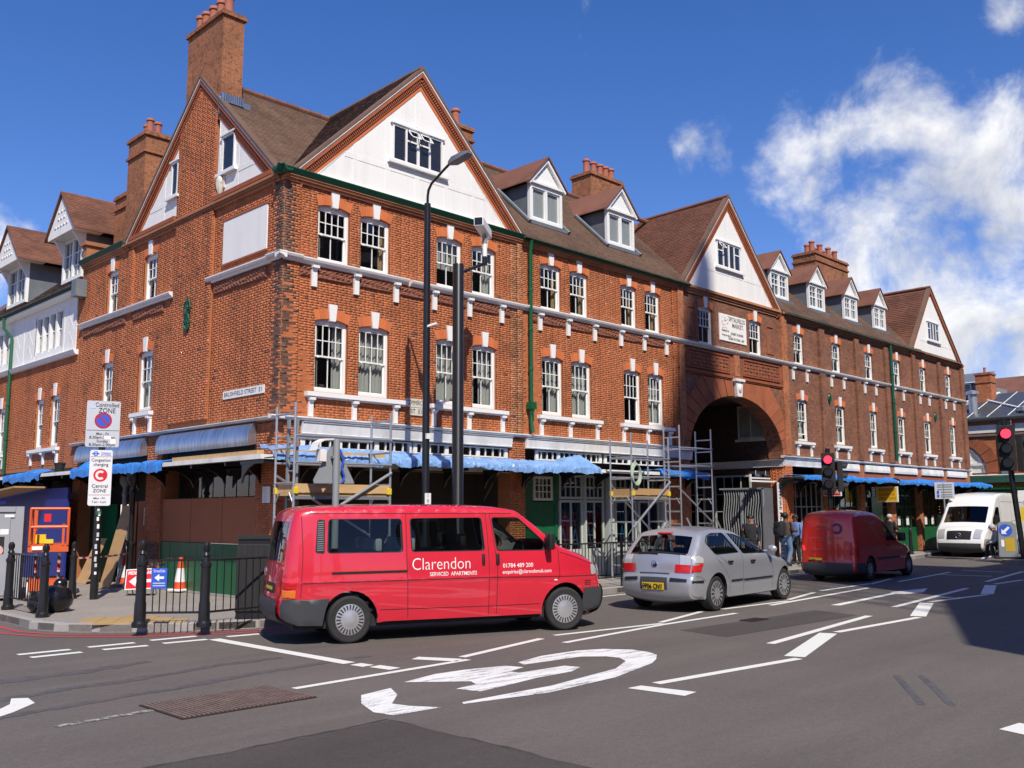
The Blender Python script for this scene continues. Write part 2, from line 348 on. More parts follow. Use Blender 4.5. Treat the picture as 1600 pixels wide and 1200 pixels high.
def slab(b, F, u0, u1, v0, v1, d0, d1, holes=(), mi=None):
    """wall slab with rectangular openings, cut into butting boxes"""
    us = sorted({u0, u1, *[x for h in holes for x in h[:2] if u0 < x < u1]}); vs2 = sorted({v0, v1, *[x for h in holes for x in h[2:4] if v0 < x < v1]})
    for i in range(len(us)-1):
        run = None
        for j in range(len(vs2)-1):
            c = ((us[i]+us[i+1])/2, (vs2[j]+vs2[j+1])/2)
            if any(h[0] < c[0] < h[1] and h[2] < c[1] < h[3] for h in holes):
                if run: b.fb(F, us[i], us[i+1], run[0], run[1], d0, d1, mi); run = None
            else: run = (run[0], vs2[j+1]) if run else (vs2[j], vs2[j+1])
        if run: b.fb(F, us[i], us[i+1], run[0], run[1], d0, d1, mi)
def hole(w): return (w[0], w[1], w[2], w[3]+.06)
def lintel(F, w, parent, m=None, d=.003, n=13):
    """segmental arch of rubbed bricks, every voussoir its own block"""
    u0, u1, v0, v1 = w; hw = (u1-u0)/2; uc = (u0+u1)/2; Rr = (hw*hw+.0036)/.12; vc = v1+.06-Rr; th = math.asin(hw/Rr); b = MB()
    for k in range(n):
        a0 = -th+2*th*k/n+.002; a1 = -th+2*th*(k+1)/n-.002
        P = [(uc+r*math.sin(a), vc+r*math.cos(a)) for r, a in ((Rr, a0), (Rr, a1), (Rr+.2, a1), (Rr+.2, a0))]
        b.poly(F, P, -.13, d+random.uniform(-.001, .001))
    return b.build('arch', m or rubbed, parent)
def keystone(F, w, parent, wide=.2):
    uc = (w[0]+w[1])/2; b = MB(); b.poly(F, [(uc-wide*.33, w[3]+.02), (uc+wide*.33, w[3]+.02), (uc+wide*.5, w[3]+.35), (uc-wide*.5, w[3]+.35)], -.05, .035)
    return b.build('keystone', white, parent)
def curtain(F, u0, u1, v0, v1, d, parent, m=None, amp=.025, wl=.09):
    n = max(6, int((u1-u0)/.02)); V = []; ph = random.uniform(0, 6)
    for i in range(n+1):
        u = u0+(u1-u0)*i/n; dd = d+amp*math.sin(u/wl*6.28+ph)+.4*amp*math.sin(u/wl*2.3+ph)
        V += [F(u, v0, dd), F(u, v1, dd*.98)]
    b = MB(); b.add(V, [(2*i, 2*i+2, 2*i+3, 2*i+1) for i in range(n)]); return b.build('curtain', m or cwhite, parent, smooth=True)
PANES = {}
def sash(F, w, parent, cols=4, rows=2, lcols=2, mid=.49, cur='half', panes=True, open_=0, rec=-.07):
    """box sash: white frame, sashes and bars; a sheet of glass per light"""
    u0, u1, v0, v1 = w; t = v1+.06; b = MB(); vm = v0+(t-v0)*mid
    f = .05
    for a, c, e, g in ((u0+.002, u0+f, v0, t), (u1-f, u1-.002, v0, t), (u0+f, u1-f, v0, v0+.075), (u0+f, u1-f, t-.1, t)): b.fb(F, a, c, e, g, rec-.07, rec)
    def lights(x0, x1, y0, y1, d, nx, ny, st=.032, bar=.018):
        b.fb(F, x0, x0+st, y0, y1, d-.03, d); b.fb(F, x1-st, x1, y0, y1, d-.03, d); b.fb(F, x0+st, x1-st, y0, y0+st, d-.03, d); b.fb(F, x0+st, x1-st, y1-st, y1, d-.03, d)
        gx = [x0+st+(x1-x0-2*st)*i/nx for i in range(nx+1)]; gy = [y0+st+(y1-y0-2*st)*i/ny for i in range(ny+1)]
        for i in range(1, nx): b.fb(F, gx[i]-bar/2, gx[i]+bar/2, y0+st, y1-st, d-.026, d-.003)
        for j in range(1, ny):
            for i in range(nx): b.fb(F, gx[i]+(bar/2 if i else 0), gx[i+1]-(bar/2 if i < nx-1 else 0), gy[j]-bar/2, gy[j]+bar/2, d-.026, d-.003)
        return [(gx[i], gx[i+1], gy[j], gy[j+1], d-.015) for i in range(nx) for j in range(ny)] if panes else [(x0+st, x1-st, y0+st, y1-st, d-.015)]
    P = lights(u0+f, u1-f, vm-.016, t-.1, rec-.012, cols, rows)
    P += lights(u0+f, u1-f, v0+.075+open_, vm+.016+open_*.9, rec-.045, lcols, 1)
    for x in (u0+f+.05, u1-f-.1): b.fb(F, x, x+.05, vm-.03, vm-.014, rec-.02, rec-.004)
    o = b.build('window', white, parent); off = ORG.get(root(parent).name, Vector())
    for a, c, e, g, d in P:
        key = (F(1, 0, 0), round(c-a, 3), round(g-e, 3)); cen = Vector(F((a+c)/2, (e+g)/2, d))
        if key not in PANES:
            G = lambda u, v, dd: Vector(F(u, v, dd))-Vector(F(0, 0, 0)); q = MB()
            q.fb(G, -(c-a)/2, (c-a)/2, -(g-e)/2, (g-e)/2, -.002, .002); x = q.build('pane', pane, o, local=True); PANES[key] = x.data
        else: x = link('pane', PANES[key], o)
        # old glass is never quite flat: tip each light a little
        x.location = cen-off; x.rotation_euler = (random.uniform(-.012, .012), random.uniform(-.012, .012), random.uniform(-.012, .012))
    dd = rec-.16
    if cur == 'half': curtain(F, u0, u0+(u1-u0)*random.uniform(.22, .36), v0, t-.03, dd, o); curtain(F, u1-(u1-u0)*random.uniform(.3, .62), u1, v0, t-.03, dd, o)
    elif cur == 'full': curtain(F, u0, u1, v0, t-.03, dd, o)
    elif cur == 'blind': q = MB(); q.fb(F, u0, u1, vm-.1, t, dd-.01, dd); q.build('blind', cwhite, o)
    elif cur == 'edge': curtain(F, u0, u0+.16, v0, t-.03, dd, o, timber); curtain(F, u1-.16, u1, v0, t-.03, dd, o, timber)
    return o
def tiles(P0, A, U, L, H, name, m, parent, tw=.11, th=.075, clip=None, lift=.012):
    """plain tiles laid course over course: P0 eave corner, A along the eave, U up the slope"""
    P0, A, U = np.array(P0, float), np.array(Vector(A).normalized()), np.array(Vector(U).normalized()); Nn = np.cross(A, U); Nn = Nn if Nn[2] > 0 else -Nn
    V = []; Fq = []; r = np.random.default_rng(3); nr = int(H/th)
    for i in range(nr):
        off = (tw/2 if i % 2 else 0); xs = np.arange(-off, L, tw)
        for x in xs:
            a, c = max(0, x)+.002, min(L, x+tw)-.002
            if c-a < .02: continue
            if clip and not clip((a+c)/2, (i+.5)*th): continue
            l = lift+r.uniform(-.003, .005); y0, y1 = i*th+r.uniform(-.003, .003), (i+1)*th+.02
            q = [P0+A*a+U*y0+Nn*l, P0+A*c+U*y0+Nn*(l+r.uniform(-.002, .002)), P0+A*c+U*y1+Nn*.002, P0+A*a+U*y1+Nn*.002]
            k = len(V); V += q+[q[0]-Nn*l, q[1]-Nn*l]; Fq += [(k, k+1, k+2, k+3), (k+4, k+5, k+1, k)]
    return stuff(npmesh(name, V, Fq, m, parent))
def chimney_pots(b, pts, r=.1, h=.42, mi=None, n=12):
    for x, y, z in pts: b.lathe([(r*1.02, 0), (r*.92, h*.1), (r*.85, h*.75), (r*.85, h*.84), (r*1.08, h*.86), (r*1.08, h*.97), (r*.98, h), (r*.75, h), (r*.7, h*.6)], (x, y, z), n, mi=mi)
# ------------------------------------------------------------------ ground
def asphalt(name, col, sc_=1.0):
    m = bpy.data.materials.new(name); m.use_nodes = True; t = m.node_tree; b = t.nodes['Principled BSDF']; b.inputs['Roughness'].default_value = .82; b.inputs['Specular IOR Level'].default_value = .35
    o = N(t, 'ShaderNodeTexCoord').outputs['Object']
    f = mth(t, 'ADD', mth(t, 'MULTIPLY', noise(t, o, 160, 3, .7), .9), .55)
    f = mth(t, 'MULTIPLY', f, mth(t, 'ADD', mth(t, 'MULTIPLY', noise(t, o, .35, 6, .6, .5), .55), .72))
    mp = N(t, 'ShaderNodeMapping'); mp.inputs['Scale'].default_value = (.12, 1.6, 1); t.links.new(o, mp.inputs[0])
    f = mth(t, 'MULTIPLY', f, mth(t, 'ADD', mth(t, 'MULTIPLY', noise(t, mp.outputs[0], 1.0, 5, .6, .3), .5), .76))
    f = mth(t, 'MULTIPLY', f, mth(t, 'ADD', mth(t, 'MULTIPLY', noise(t, o, 48, 2, .8), 1.0), .5))
    f = mth(t, 'MULTIPLY', f, mth(t, 'ADD', mth(t, 'MULTIPLY', noise(t, o, 14, 3, .7), .5), .75))
    sp = N(t, 'ShaderNodeTexVoronoi'); sp.inputs['Scale'].default_value = 10; t.links.new(o, sp.inputs[0])
    chip = mth(t, 'MULTIPLY', mth(t, 'LESS_THAN', sp.outputs['Distance'], .11), 2.4); f = mth(t, 'ADD', f, mth(t, 'MULTIPLY', chip, mth(t, 'MAXIMUM', mth(t, 'SUBTRACT', noise(t, o, 7, 2), .5), 0)))
    mxn = N(t, 'ShaderNodeMix', data_type='RGBA', blend_type='MULTIPLY'); mxn.inputs['Factor'].default_value = 1; mxn.inputs['A'].default_value = (*col, 1)
    t.links.new(f, mxn.inputs['B']); t.links.new(mxn.outputs['Result'], b.inputs['Base Color'])
    bn = N(t, 'ShaderNodeBump'); bn.inputs['Strength'].default_value = .45; bn.inputs['Distance'].default_value = .006; t.links.new(noise(t, o, 110, 3, .7), bn.inputs['Height']); t.links.new(bn.outputs[0], b.inputs['Normal'])
    MATS[name] = m; return m
def paintmat(name, col, wear, sc_=14, stretch=(1, 1, 1)):
    m = bpy.data.materials.new(name); m.use_nodes = True; t = m.node_tree; b = t.nodes['Principled BSDF']; b.inputs['Roughness'].default_value = .7
    mp = N(t, 'ShaderNodeMapping'); mp.inputs['Scale'].default_value = stretch; t.links.new(N(t, 'ShaderNodeTexCoord').outputs['Object'], mp.inputs[0]); o = mp.outputs[0]; f = mth(t, 'ADD', mth(t, 'MULTIPLY', noise(t, o, sc_, 6, .7), .6), mth(t, 'MULTIPLY', noise(t, o, 90, 3, .7), .4))
    r = N(t, 'ShaderNodeMapRange', interpolation_type='SMOOTHSTEP'); t.links.new(f, r.inputs[0]); r.inputs[1].default_value = wear-.07; r.inputs[2].default_value = wear+.07
    mxn = N(t, 'ShaderNodeMix', data_type='RGBA'); t.links.new(r.outputs[0], mxn.inputs['Factor']); mxn.inputs['A'].default_value = (.10, .092, .09, 1); mxn.inputs['B'].default_value = (*col, 1)
    t.links.new(mxn.outputs['Result'], b.inputs['Base Color']); MATS[name] = m; return m
asph = asphalt('asphalt', (.118, .103, .092)); asph2 = asphalt('fresh_asphalt_patch', (.066, .058, .052)); pavm = asphalt('pavement_asphalt', (.27, .245, .22))
rpaint = paintmat('road_paint', (.70, .70, .66), .36); rworn = paintmat('worn_road_paint', (.74, .74, .72), .44, 4, (.45, 2.6, 1)); rfaint = paintmat('faint_road_paint', (.5, .5, .48), .53); rred = paintmat('red_route_paint', (.42, .05, .06), .40, 3)
buff = mat('buff_tactile_paving', (.38, .25, .10), .85, var=.12, vs_=6, tone=.1)
iron2 = mat('worn_iron_tread', (.20, .145, .12), .6, metal=.3, var=.4, vs_=7)
iron = mat('rusty_iron', (.04, .027, .022), .7, metal=.3, var=.4, vs_=9)
b = MB(); b.add([(-500, -500, 0), (500, -500, 0), (500, 500, 0), (-500, 500, 0)], [(0, 1, 2, 3)]); road = struct(b.build('road', asph))
def paint(pts, z=.004, m=None, name='road_marking'):
    b = MB(); b.add([(x, y, z) for x, y in pts], [tuple(range(len(pts)))]); return b.build(name, m or rpaint, road)
def line(a, c, wd=.1, m=None):
    a, c = Vector(a), Vector(c); n = Vector((-(c-a).y, (c-a).x)).normalized()*wd/2; return paint([a+n, c+n, c-n, a-n], m=m)
for a, c in [((-5.09, -2.56), (-4.47, -2.57)), ((-5.06, -2.92), (-4.46, -2.92)), ((-4.23, -2.53), (-3.63, -2.55)), ((-4.19, -2.9), (-3.63, -2.95)), ((-3.38, -2.48), (-2.74, -2.52)), ((-3.4, -2.9), (-2.8, -2.95)), ((-2.47, -2.9), (-1.97, -2.96)),
             ((-6.2, -2.6), (-5.6, -2.6)), ((-6.1, -2.95), (-5.5, -2.95))]: line(a, c, .13)
for a, c, wd in [((-2.72, -3.0), (-2.69, -6.1), .17), ((-2.68, -6.2), (-2.66, -6.42), .17), ((-2.62, -6.48), (-2.58, -6.8), .17), ((-4.0, -7.01), (-1.58, -6.90), .10), ((-1.5, -6.7), (.36, -6.26), .11), ((-1.93, -6.35), (-1.68, -6.86), .2),
                 ((.73, -6.16), (2.9, -6.42), .10), ((.26, -6.76), (2.74, -6.52), .10), ((2.74, -6.52), (4.95, -6.46), .10), ((3.0, -6.32), (4.77, -5.89), .10), ((5.38, -5.93), (7.55, -6.0), .10), ((6.56, -6.19), (11.53, -5.77), .11),
                 ((7.79, -5.88), (9.63, -5.46), .10), ((10.1, -5.36), (12.8, -5.26), .10), ((12.66, -5.32), (14.62, -4.97), .10), ((13.8, -5.5), (18.3, -5.06), .10), ((17.1, -5.25), (17.25, -6.5), .12), ((19.4, -5.0), (19.2, -6.2), .12),
                 ((-1.35, -9.42), (1.10, -9.66), .12), ((1.2, -9.55), (3.5, -8.83), .24), ((2.0, -8.78), (6.05, -8.27), .12), ((3.68, -8.86), (6.36, -8.95), .12), ((6.5, -8.88), (8.85, -8.1), .24), ((7.71, -7.97), (12.85, -7.42), .12), ((9.1, -8.06), (11.5, -8.3), .12),
                 ((11.6, -8.25), (14.1, -7.5), .24), ((15.2, -7.04), (19.9, -6.46), .12), ((14.5, -7.45), (16.4, -7.5), .12), ((20.4, -6.4), (22.3, -6.1), .12)]: line(a, c, wd)
paint([(-1.75, -9.37), (-1.55, -9.38), (-1.46, -9.97), (-1.70, -10.0)])
paint([(-1.15, -12.56), (-.8, -12.6), (-.85, -12.8), (-1.22, -12.78)])
paint([(7.31, -6.98), (10.6, -6.72), (10.75, -6.60), (12.3, -6.78), (11.2, -7.12), (10.46, -7.04), (10.4, -6.86), (7.35, -7.14)])
line((-6.25, -7.05), (-5.36, -6.99), .09, rfaint)
for q in ([(-1.33, -7.47), (-.8, -7.33), (-.17, -7.35), (.16, -7.5), (.36, -7.81), (.33, -8.08), (.22, -8.28), (-.05, -8.47), (-.33, -8.62), (-1.34, -8.90), (-2.44, -8.97), (-3.37, -8.78), (-3.32, -8.71), (-2.17, -8.74), (-.92, -8.56), (-.42, -8.31), (-.27, -8.1), (-.30, -7.92), (-.5, -7.72), (-1.40, -7.63)],
          [(-3.04, -7.52), (-2.5, -7.38), (-2.11, -7.40), (-1.6, -7.54), (-1.54, -7.76), (-1.84, -7.84), (-1.83, -7.98), (-1.15, -8.02), (-1.10, -8.21), (-1.39, -8.33), (-1.9, -8.33), (-2.38, -8.40), (-2.85, -8.45), (-2.92, -8.18), (-2.61, -8.13), (-2.54, -7.98), (-2.8, -7.75)],
          [(-3.75, -7.77), (-3.33, -7.68), (-3.5, -8.0), (-3.80, -8.3), (-3.75, -8.5), (-3.60, -8.75), (-4.10, -8.70), (-4.14, -8.48), (-3.99, -8.1)]): paint(q, m=rworn, name='worn_turn_arrow')
for q in ([(-7.2, -6.9), (-6.3, -6.2), (-6.02, -5.9), (-5.98, -5.6), (-6.1, -5.52), (-6.2, -5.8), (-6.6, -6.3), (-7.4, -6.85)], [(-6.7, -5.3), (-6.05, -5.05), (-6.03, -4.9), (-6.3, -4.88), (-6.9, -5.1)], [(-7, -4.75), (-6.1, -4.55), (-6.1, -4.42), (-7, -4.6)]): paint(q, m=rpaint, name='road_lettering')
paint([(-9, -13), (-4.23, -13), (-4.23, -8.83), (-9, -8.83)], .003, asph2, 'asphalt_patch')
paint([(2.2, -8.0), (6.0, -8.1), (6.3, -7.2), (2.4, -7.1)], .003, asph2, 'asphalt_patch')
tar = mat('tar_seal', (.05, .047, .046), .8, var=.3, vs_=6)
def wander(a, c, wd, seed, m, z=.0034, name='tar_seam'):
    r = np.random.default_rng(seed); a, c = Vector(a), Vector(c); n = max(6, int((c-a).length/.12)); t = (c-a).normalized(); nn = Vector((-t.y, t.x)); L = []; o = 0
    for i in range(n+1): o = o*.85+r.uniform(-.03, .03); q = a.lerp(c, i/n)+nn*o; k = wd*(.6+.8*r.random())/2; L += [(q.x+nn.x*k, q.y+nn.y*k, z), (q.x-nn.x*k, q.y-nn.y*k, z)]
    b = MB(); b.add(L, [(2*i, 2*i+1, 2*i+3, 2*i+2) for i in range(n)]); return b.build(name, m, road)
for k, (a, c, wd) in enumerate((((-9, -8.82), (-4.22, -8.82), .03), ((-4.22, -8.82), (-4.22, -13), .03))): wander(a, c, wd, k+1, tar)
skid = paintmat('tyre_smear', (.062, .059, .058), .52, 8)
for k, (a, c, wd) in enumerate((((-8.5, -5.8), (-3, -5.1), .16), ((-8, -6.6), (-2.2, -5.75), .14), ((-7, -4.6), (-4.2, -4.3), .2))): wander(a, c, wd, k+30, skid, .0028, 'tyre_mark')
for a, c in (((-.6, -11.75), (.75, -10.95)), ((-.45, -11.95), (.9, -11.15))): q = line(a, c, .07, skid); q.location.z = -.0012
b = MB(); b.fb(lambda u, v, d: (u, v, d), -5.42, -4.10, -7.56, -6.72, .0, .010); cover = b.build('manhole_cover', iron, road)
b = MB()
for i in range(30):
    x = -5.40+i*.0433
    for j in range(3): b.box(x, x+.024, -7.54+j*.275, -7.54+j*.275+.262, .0, .018)
stuff(b.build('tread_bars', iron2, cover))
b = MB(); b.box(4.0, 4.5, -7.35, -7.1, 0, .012); g = b.build('drain_grate', iron, road)
b = MB()
for i in range(6): b.box(4.02+i*.08, 4.06+i*.08, -7.34, -7.11, 0, .02)
b.build('grate_bar', iron, g)
KERB = [(-4.0, 40), (-4.0, 1.9), (-4.02, -.1), (-3.8, -.70), (-3.5, -1.08), (-3.04, -1.55), (-2.5, -1.95), (-1.68, -2.30), (-1.0, -2.42), (3, -2.48), (7.2, -2.45), (12, -2.3), (18, -2.1), (22, -1.8), (25, -1.4), (27.2, -1.05), (28.4, -.85), (34.2, -.7), (35.3, -.2), (35.7, 1), (35.8, 40)]
b = MB(); b.add([(x, y, z) for z in (0, .115) for x, y in KERB], [tuple(range(len(KERB), 2*len(KERB)))]+[(i, i+1, len(KERB)+i+1, len(KERB)+i) for i in range(len(KERB)-1)])
pave = struct(b.build('pavement', pavm))
def walk(P, step, s0=0):
    """points every step metres along a polyline, with direction"""
    out = []; d = s0
    for (a, c) in zip(P[:-1], P[1:]):
        a, c = Vector(a), Vector(c); L = (c-a).length; t = (c-a)/L
        while d < L: out.append((a+t*d, t)); d += step
        d -= L
    return out
ks = MB(); ks.box(-.295, .295, -.07, .07, 0, .122); ksd = None
for q, t in walk(KERB[:18], .6, 30.0):
    if ksd is None: o = ks.build('kerb_stone', kerbm, pave, bevel=.012); ksd = o.data
    else: o = link('kerb_stone', ksd, pave)
    n = Vector((-t.y, t.x)); o.location = (q.x+n.x*.07, q.y+n.y*.07, 0); o.rotation_euler = (0, 0, math.atan2(t.y, t.x))
def ribbon(P, off, wd, z, m, name, parent=road):
    pts = []
    for i, q in enumerate(P):
        a, c = Vector(P[max(i-1, 0)]), Vector(P[min(i+1, len(P)-1)]); t = (c-a).normalized(); n = Vector((t.y, -t.x)); pts.append((Vector(q)+n*off, n))
    V = [(q.x+n.x*s*wd/2, q.y+n.y*s*wd/2, z) for q, n in pts for s in (-1, 1)]
    b = MB(); b.add(V, [(2*i, 2*i+1, 2*i+3, 2*i+2) for i in range(len(pts)-1)]); return b.build(name, m, parent)
ribbon(KERB[:10], .26, .09, .005, rred, 'red_line'); ribbon(KERB[:9], .50, .09, .005, rred, 'red_line'); ribbon(KERB[9:14], .30, .09, .005, rpaint, 'edge_line')
TP = [(-3.72, -.63), (-3.3, -.1), (-2.5, -.25), (-2.3, -1.45), (-2.75, -1.75), (-3.1, -1.45), (-3.55, -1.0)]
def inpoly(x, y, P):
    c = False; j = len(P)-1
    for i in range(len(P)):
        if (P[i][1] > y) != (P[j][1] > y) and x < (P[j][0]-P[i][0])*(y-P[i][1])/(P[j][1]-P[i][1])+P[i][0]: c = not c
        j = i
    return c
sd = None
for i in range(14):
    for j in range(14):
        x, y = -4+i*.26, -2.3+j*.26; ca, sa = math.cos(-.6), math.sin(-.6); X, Y = -3+(x+2.6)*ca-(y+1)*sa, -1+(x+2.6)*sa+(y+1)*ca
        if inpoly(X, Y, TP):
            if sd is None: q = MB(); q.box(-.126, .126, -.126, .126, 0, .008); o = q.build('tactile_slab', buff, pave); sd = o.data
            else: o = link('tactile_slab', sd, pave)
            o.location = (X, Y, .114+random.uniform(0, .002)); o.rotation_euler = (0, 0, -.6)
# ------------------------------------------------------------------ traffic island
b = MB(); P = [(25.4+1.7*math.cos(a)*(1 if abs(math.cos(a)) < .99 else 1), -5.0+.65*math.sin(a)) for a in [i*math.pi/12 for i in range(24)]]
b.poly(lambda u, v, d: (u, v, d), P, 0, .12); struct(b.build('traffic_island', pavm))
# ------------------------------------------------------------------ shared building pieces
SZ = 6.57                                   # string course top
def stringcourse(F, u0, u1, parent, z=SZ, d=.13, m=None):
    b = MB(); b.sweep(F, [(z-.115, 0), (z-.115, .05), (z-.08, .07), (z-.06, d-.02), (z-.02, d), (z, d), (z+.015, 0)], u0, u1); return b.build('string_course', m or white, parent)
def bracket(F, u, parent, z0=6.04, z1=6.45, wd=.115, m=None):
    b = MB(); b.poly(lambda a, v, d: F(d, v, a), [(.0, z0), (.045, z0), (.05, z1-.1), (.1, z1-.02), (.1, z1), (.0, z1)], u-wd/2, u+wd/2); b.fb(F, u-wd*.62, u+wd*.62, z1-.05, z1, 0, .11); return b.build('bracket', m or white, parent)
def sill(F, u0, u1, parent, z=4.0, apron=(), zb=3.52):
    b = MB(); b.fb(F, u0, u1, z-.09, z-.005, -.1, .11); b.fb(F, u0+.02, u1-.02, z-.115, z-.09, 0, .06); o = b.build('sill', white, parent)
    for u in apron: bracket(F, u, parent, zb, z-.115, .1)
    return o
def frieze_band(F, u0, u1, v0, v1, parent):
    """carved terracotta band: leaf-like relief in real depth"""
    nu, nv = int((u1-u0)/.03), 7; V = []; r = np.random.default_rng(int(u0*10)+5)
    for i in range(nu+1):
        for j in range(nv+1):
            u = u0+(u1-u0)*i/nu; v = v0+(v1-v0)*j/nv; d = .02+.03*abs(math.sin(u*26+1.5*math.sin(v*40)))*abs(math.sin(v*31+u*3)) + r.uniform(0, .012)
            if i in (0, nu) or j in (0, nv): d = .0
            V.append(F(u, v, d))
    b = MB(); b.add(V, [(i*(nv+1)+j, (i+1)*(nv+1)+j, (i+1)*(nv+1)+j+1, i*(nv+1)+j+1) for i in range(nu) for j in range(nv)]); return b.build('carved_frieze', frieze, parent)
def gutter(F, u0, u1, z, parent, d=.14):
    b = MB(); b.sweep(F, [(z-.02, -.02), (z-.05, d*.5), (z-.03, d), (z+.06, d+.06), (z+.075, d+.06), (z+.07, d+.03), (z+.0, d*.6), (z+.02, -.02)], u0, u1); return b.build('gutter', dgreen, parent)
def downpipe(pts, parent, r=.045, hopper=None, m=None):
    b = MB(); b.tube(pts, r, 10)
    for a, c in zip(pts[:-1], pts[1:]):
        L = (Vector(c)-Vector(a)).length; n = int(L/1.2)
        for i in range(1, n+1):
            q = Vector(a).lerp(Vector(c), i/(n+1)); b.lathe([(r*1.0, -.04), (r*1.3, -.03), (r*1.3, .03), (r, .04)], q, 10)
    if hopper: x, y, z = hopper; b.box(x-.09, x+.09, y-.08, y+.08, z, z+.16); b.lathe([(.045, -.14), (.08, 0)], (x, y, z), 8)
    return b.build('downpipe', m or dgreen, parent, smooth=True)
def verge(F, foot0, apex, foot1, parent, layers=True, thick=.3, m=None, back=2.5):
    """raking brick cornice: three oversailing courses with dentils and a tile edge"""
    for a, c in ((foot0, apex), (foot1, apex)):
        a, c = Vector(a), Vector(c); t = (c-a).normalized(); n = Vector((t.y, -t.x)); n = n if n.y < 0 else -n; L = (c-a).length
        def band(o0, o1, d0, d1, name, mm):
            # band from o0 to o1 below the roof edge, mitred at the apex
            def at(o, end):
                if not end: return a+n*o
                s = (apex[0]-(a+n*o).x)/t.x; return (a+n*o)+t*s
            b = MB(); b.poly(F, [at(o0, 0), at(o0, 1), at(o1, 1), at(o1, 0)], d0, d1); return b.build(name, mm, parent)
        band(-.03, .02, -.05, .13, 'verge_tile', tile)
        if not layers: band(.02, thick, -.05, .10, 'verge_board', m or terra); continue
        band(.024, .055, -.05, .115, 'mortar_fillet', weather); band(.057, .13, -.05, .105, 'verge_course', terra); band(.205, .255, -.05, .06, 'verge_course', terra); band(.258, thick+.03, -.05, .04, 'verge_course', rubbed)
        b = MB(); k = int(L/.055)
        for i in range(k):
            s0 = L*i/k; P = [a+t*s0+n*.131, a+t*(s0+L/k*.55)+n*.131, a+t*(s0+L/k*.55)+n*.204, a+t*s0+n*.204]
            if (F is not None) and abs(P[1][0]-apex[0]) > .02: b.poly(F, P, -.05, .085)
        b.build('dentil_course', terra, parent)
        band(.131, .204, -.05, .05, 'verge_course', bluebrick)
def ridge_tiles(a, c, parent, m=None):
    a, c = Vector(a), Vector(c); L = (c-a).length; n = int(L/.3); b = MB(); t = (c-a)/L
    for i in range(n): b.tube([a+t*(i*L/n), a+t*((i+.96)*L/n)], .075+.004*(i % 2), 8)
    return b.build('ridge_tile', m or tilered, parent, smooth=True)
def gable_panels(F, tri, rails, posts, parent, win, d=.03, slope_w=.13):
    """white boarded gable: flat field, flush raking timbers, rail and posts standing proud"""
    (l, z0), (ax, az), (r, _) = tri; b = MB(); b.poly(F, [(l, z0), (r, z0), (ax, az)], -.06, d-.003); o = b.build('gable_board', plaster, parent)
    b = MB(); e = .0
    def half(z): return (ax-l)*(az-z)/(az-z0), (r-ax)*(az-z)/(az-z0)
    pt = lambda z, s, k: ax-(half(z)[0]-k) if s < 0 else ax+(half(z)[1]-k)
    w = slope_w
    for s in (-1, 1):
        b.poly(F, [(pt(z0, s, 0), z0), (pt(az, s, 0), az), (pt(az-w*1.3, s, w*.02), az-w*1.3), (pt(z0, s, w*1.35), z0)], d-.012, d+.006)
    for z in rails:
        a, c = half(z)
        segs = [(ax-a+w*1.3, ax+c-w*1.3)]
        if win and win[2] < z < win[3]: segs = [(segs[0][0], win[0]), (win[1], segs[0][1])]
        for x0, x1 in segs: b.fb(F, x0, x1, z-.055, z+.055, d-.012, d+.004)
    for x, p0, p1 in posts: b.fb(F, x-.06, x+.06, p0, p1, d-.012, d+.002)
    each(b, 'gable_timber', plaster, parent); return o
def casement(F, u0, u1, v0, v1, parent, lights=4, vents=(1, 2), opened=(2,), d=.03, tall=0):
    b = MB(); f = .045; D = d+.03
    b.fb(F, u0, u0+f, v0, v1, d-.05, D); b.fb(F, u1-f, u1, v0, v1, d-.05, D); b.fb(F, u0+f, u1-f, v0, v0+f, d-.05, D); b.fb(F, u0+f, u1-f, v1-f, v1, d-.05, D)
    b.fb(F, u0-.12, u1+.14, v0-.075, v0-.015, 0, d+.09); b.fb(F, u0-.05, u1+.05, v1, v1+.035, 0, d+.06)
    w = (u1-u0-2*f)/lights; G = []
    for i in range(lights):
        x0 = u0+f+i*w; x1 = x0+w
        if i: b.fb(F, x0-.022-(.012 if i*2 == lights else 0), x0+.022+(.012 if i*2 == lights else 0), v0+f, v1-f, d-.05, D)
        if i in vents: b.fb(F, x0+.022, x1-.022, v1-f-.26, v1-f-.225, d-.05, D)
        G.append((x0+.02, x1-.02, v0+f, v1-f))
    o = b.build('window', white, parent)
    q = MB(); q.fb(F, u0+f, u1-f, v0+f, v1-f, -.045, d+.0015)
    q.build('window_recess', dark, o)
    for i, g in enumerate(G):
        q = MB(); q.fb(F, *g, d+.004, d+.007); q.build('pane', pane, o)
        if i in opened:
            q = MB(); x0, x1 = g[0]+.005, g[1]-.005; y1 = g[3]; dv, dd = .19, .14
            P = lambda s, w_: [F(x, y1-dv*k, D+dd*k+e) for e in (0, .02) for x, k in ((s, w_),)]
            for xa, xb, k0, k1 in ((x0, x0+.025, 0, 1), (x1-.025, x1, 0, 1), (x0, x1, .0, .12), (x0, x1, .88, 1)):
                q.add([F(x, y1-dv*k, D+dd*k+e) for e in (0, .02) for x, k in ((xa, k0), (xb, k0), (xb, k1), (xa, k1))], [(0, 3, 2, 1), (4, 5, 6, 7), (0, 1, 5, 4), (1, 2, 6, 5), (2, 3, 7, 6), (3, 0, 4, 7)])
            q.build('open_vent', white, o)
    return o
def cornice(F, u0, u1, parent, z=3.48, d=.115, drop=.30, m=None, ends=True):
    b = MB(); b.sweep(F, [(z-drop, -.02), (z-drop, .05), (z-drop+.02, .06), (z-drop+.03, .045), (z-.10, .07), (z-.075, d-.05), (z-.07, d-.02), (z-.065, d-.02), (z-.062, .08), (z-.05, -.02)], u0, u1)
    return b.build('shop_cornice', m or weather, parent)
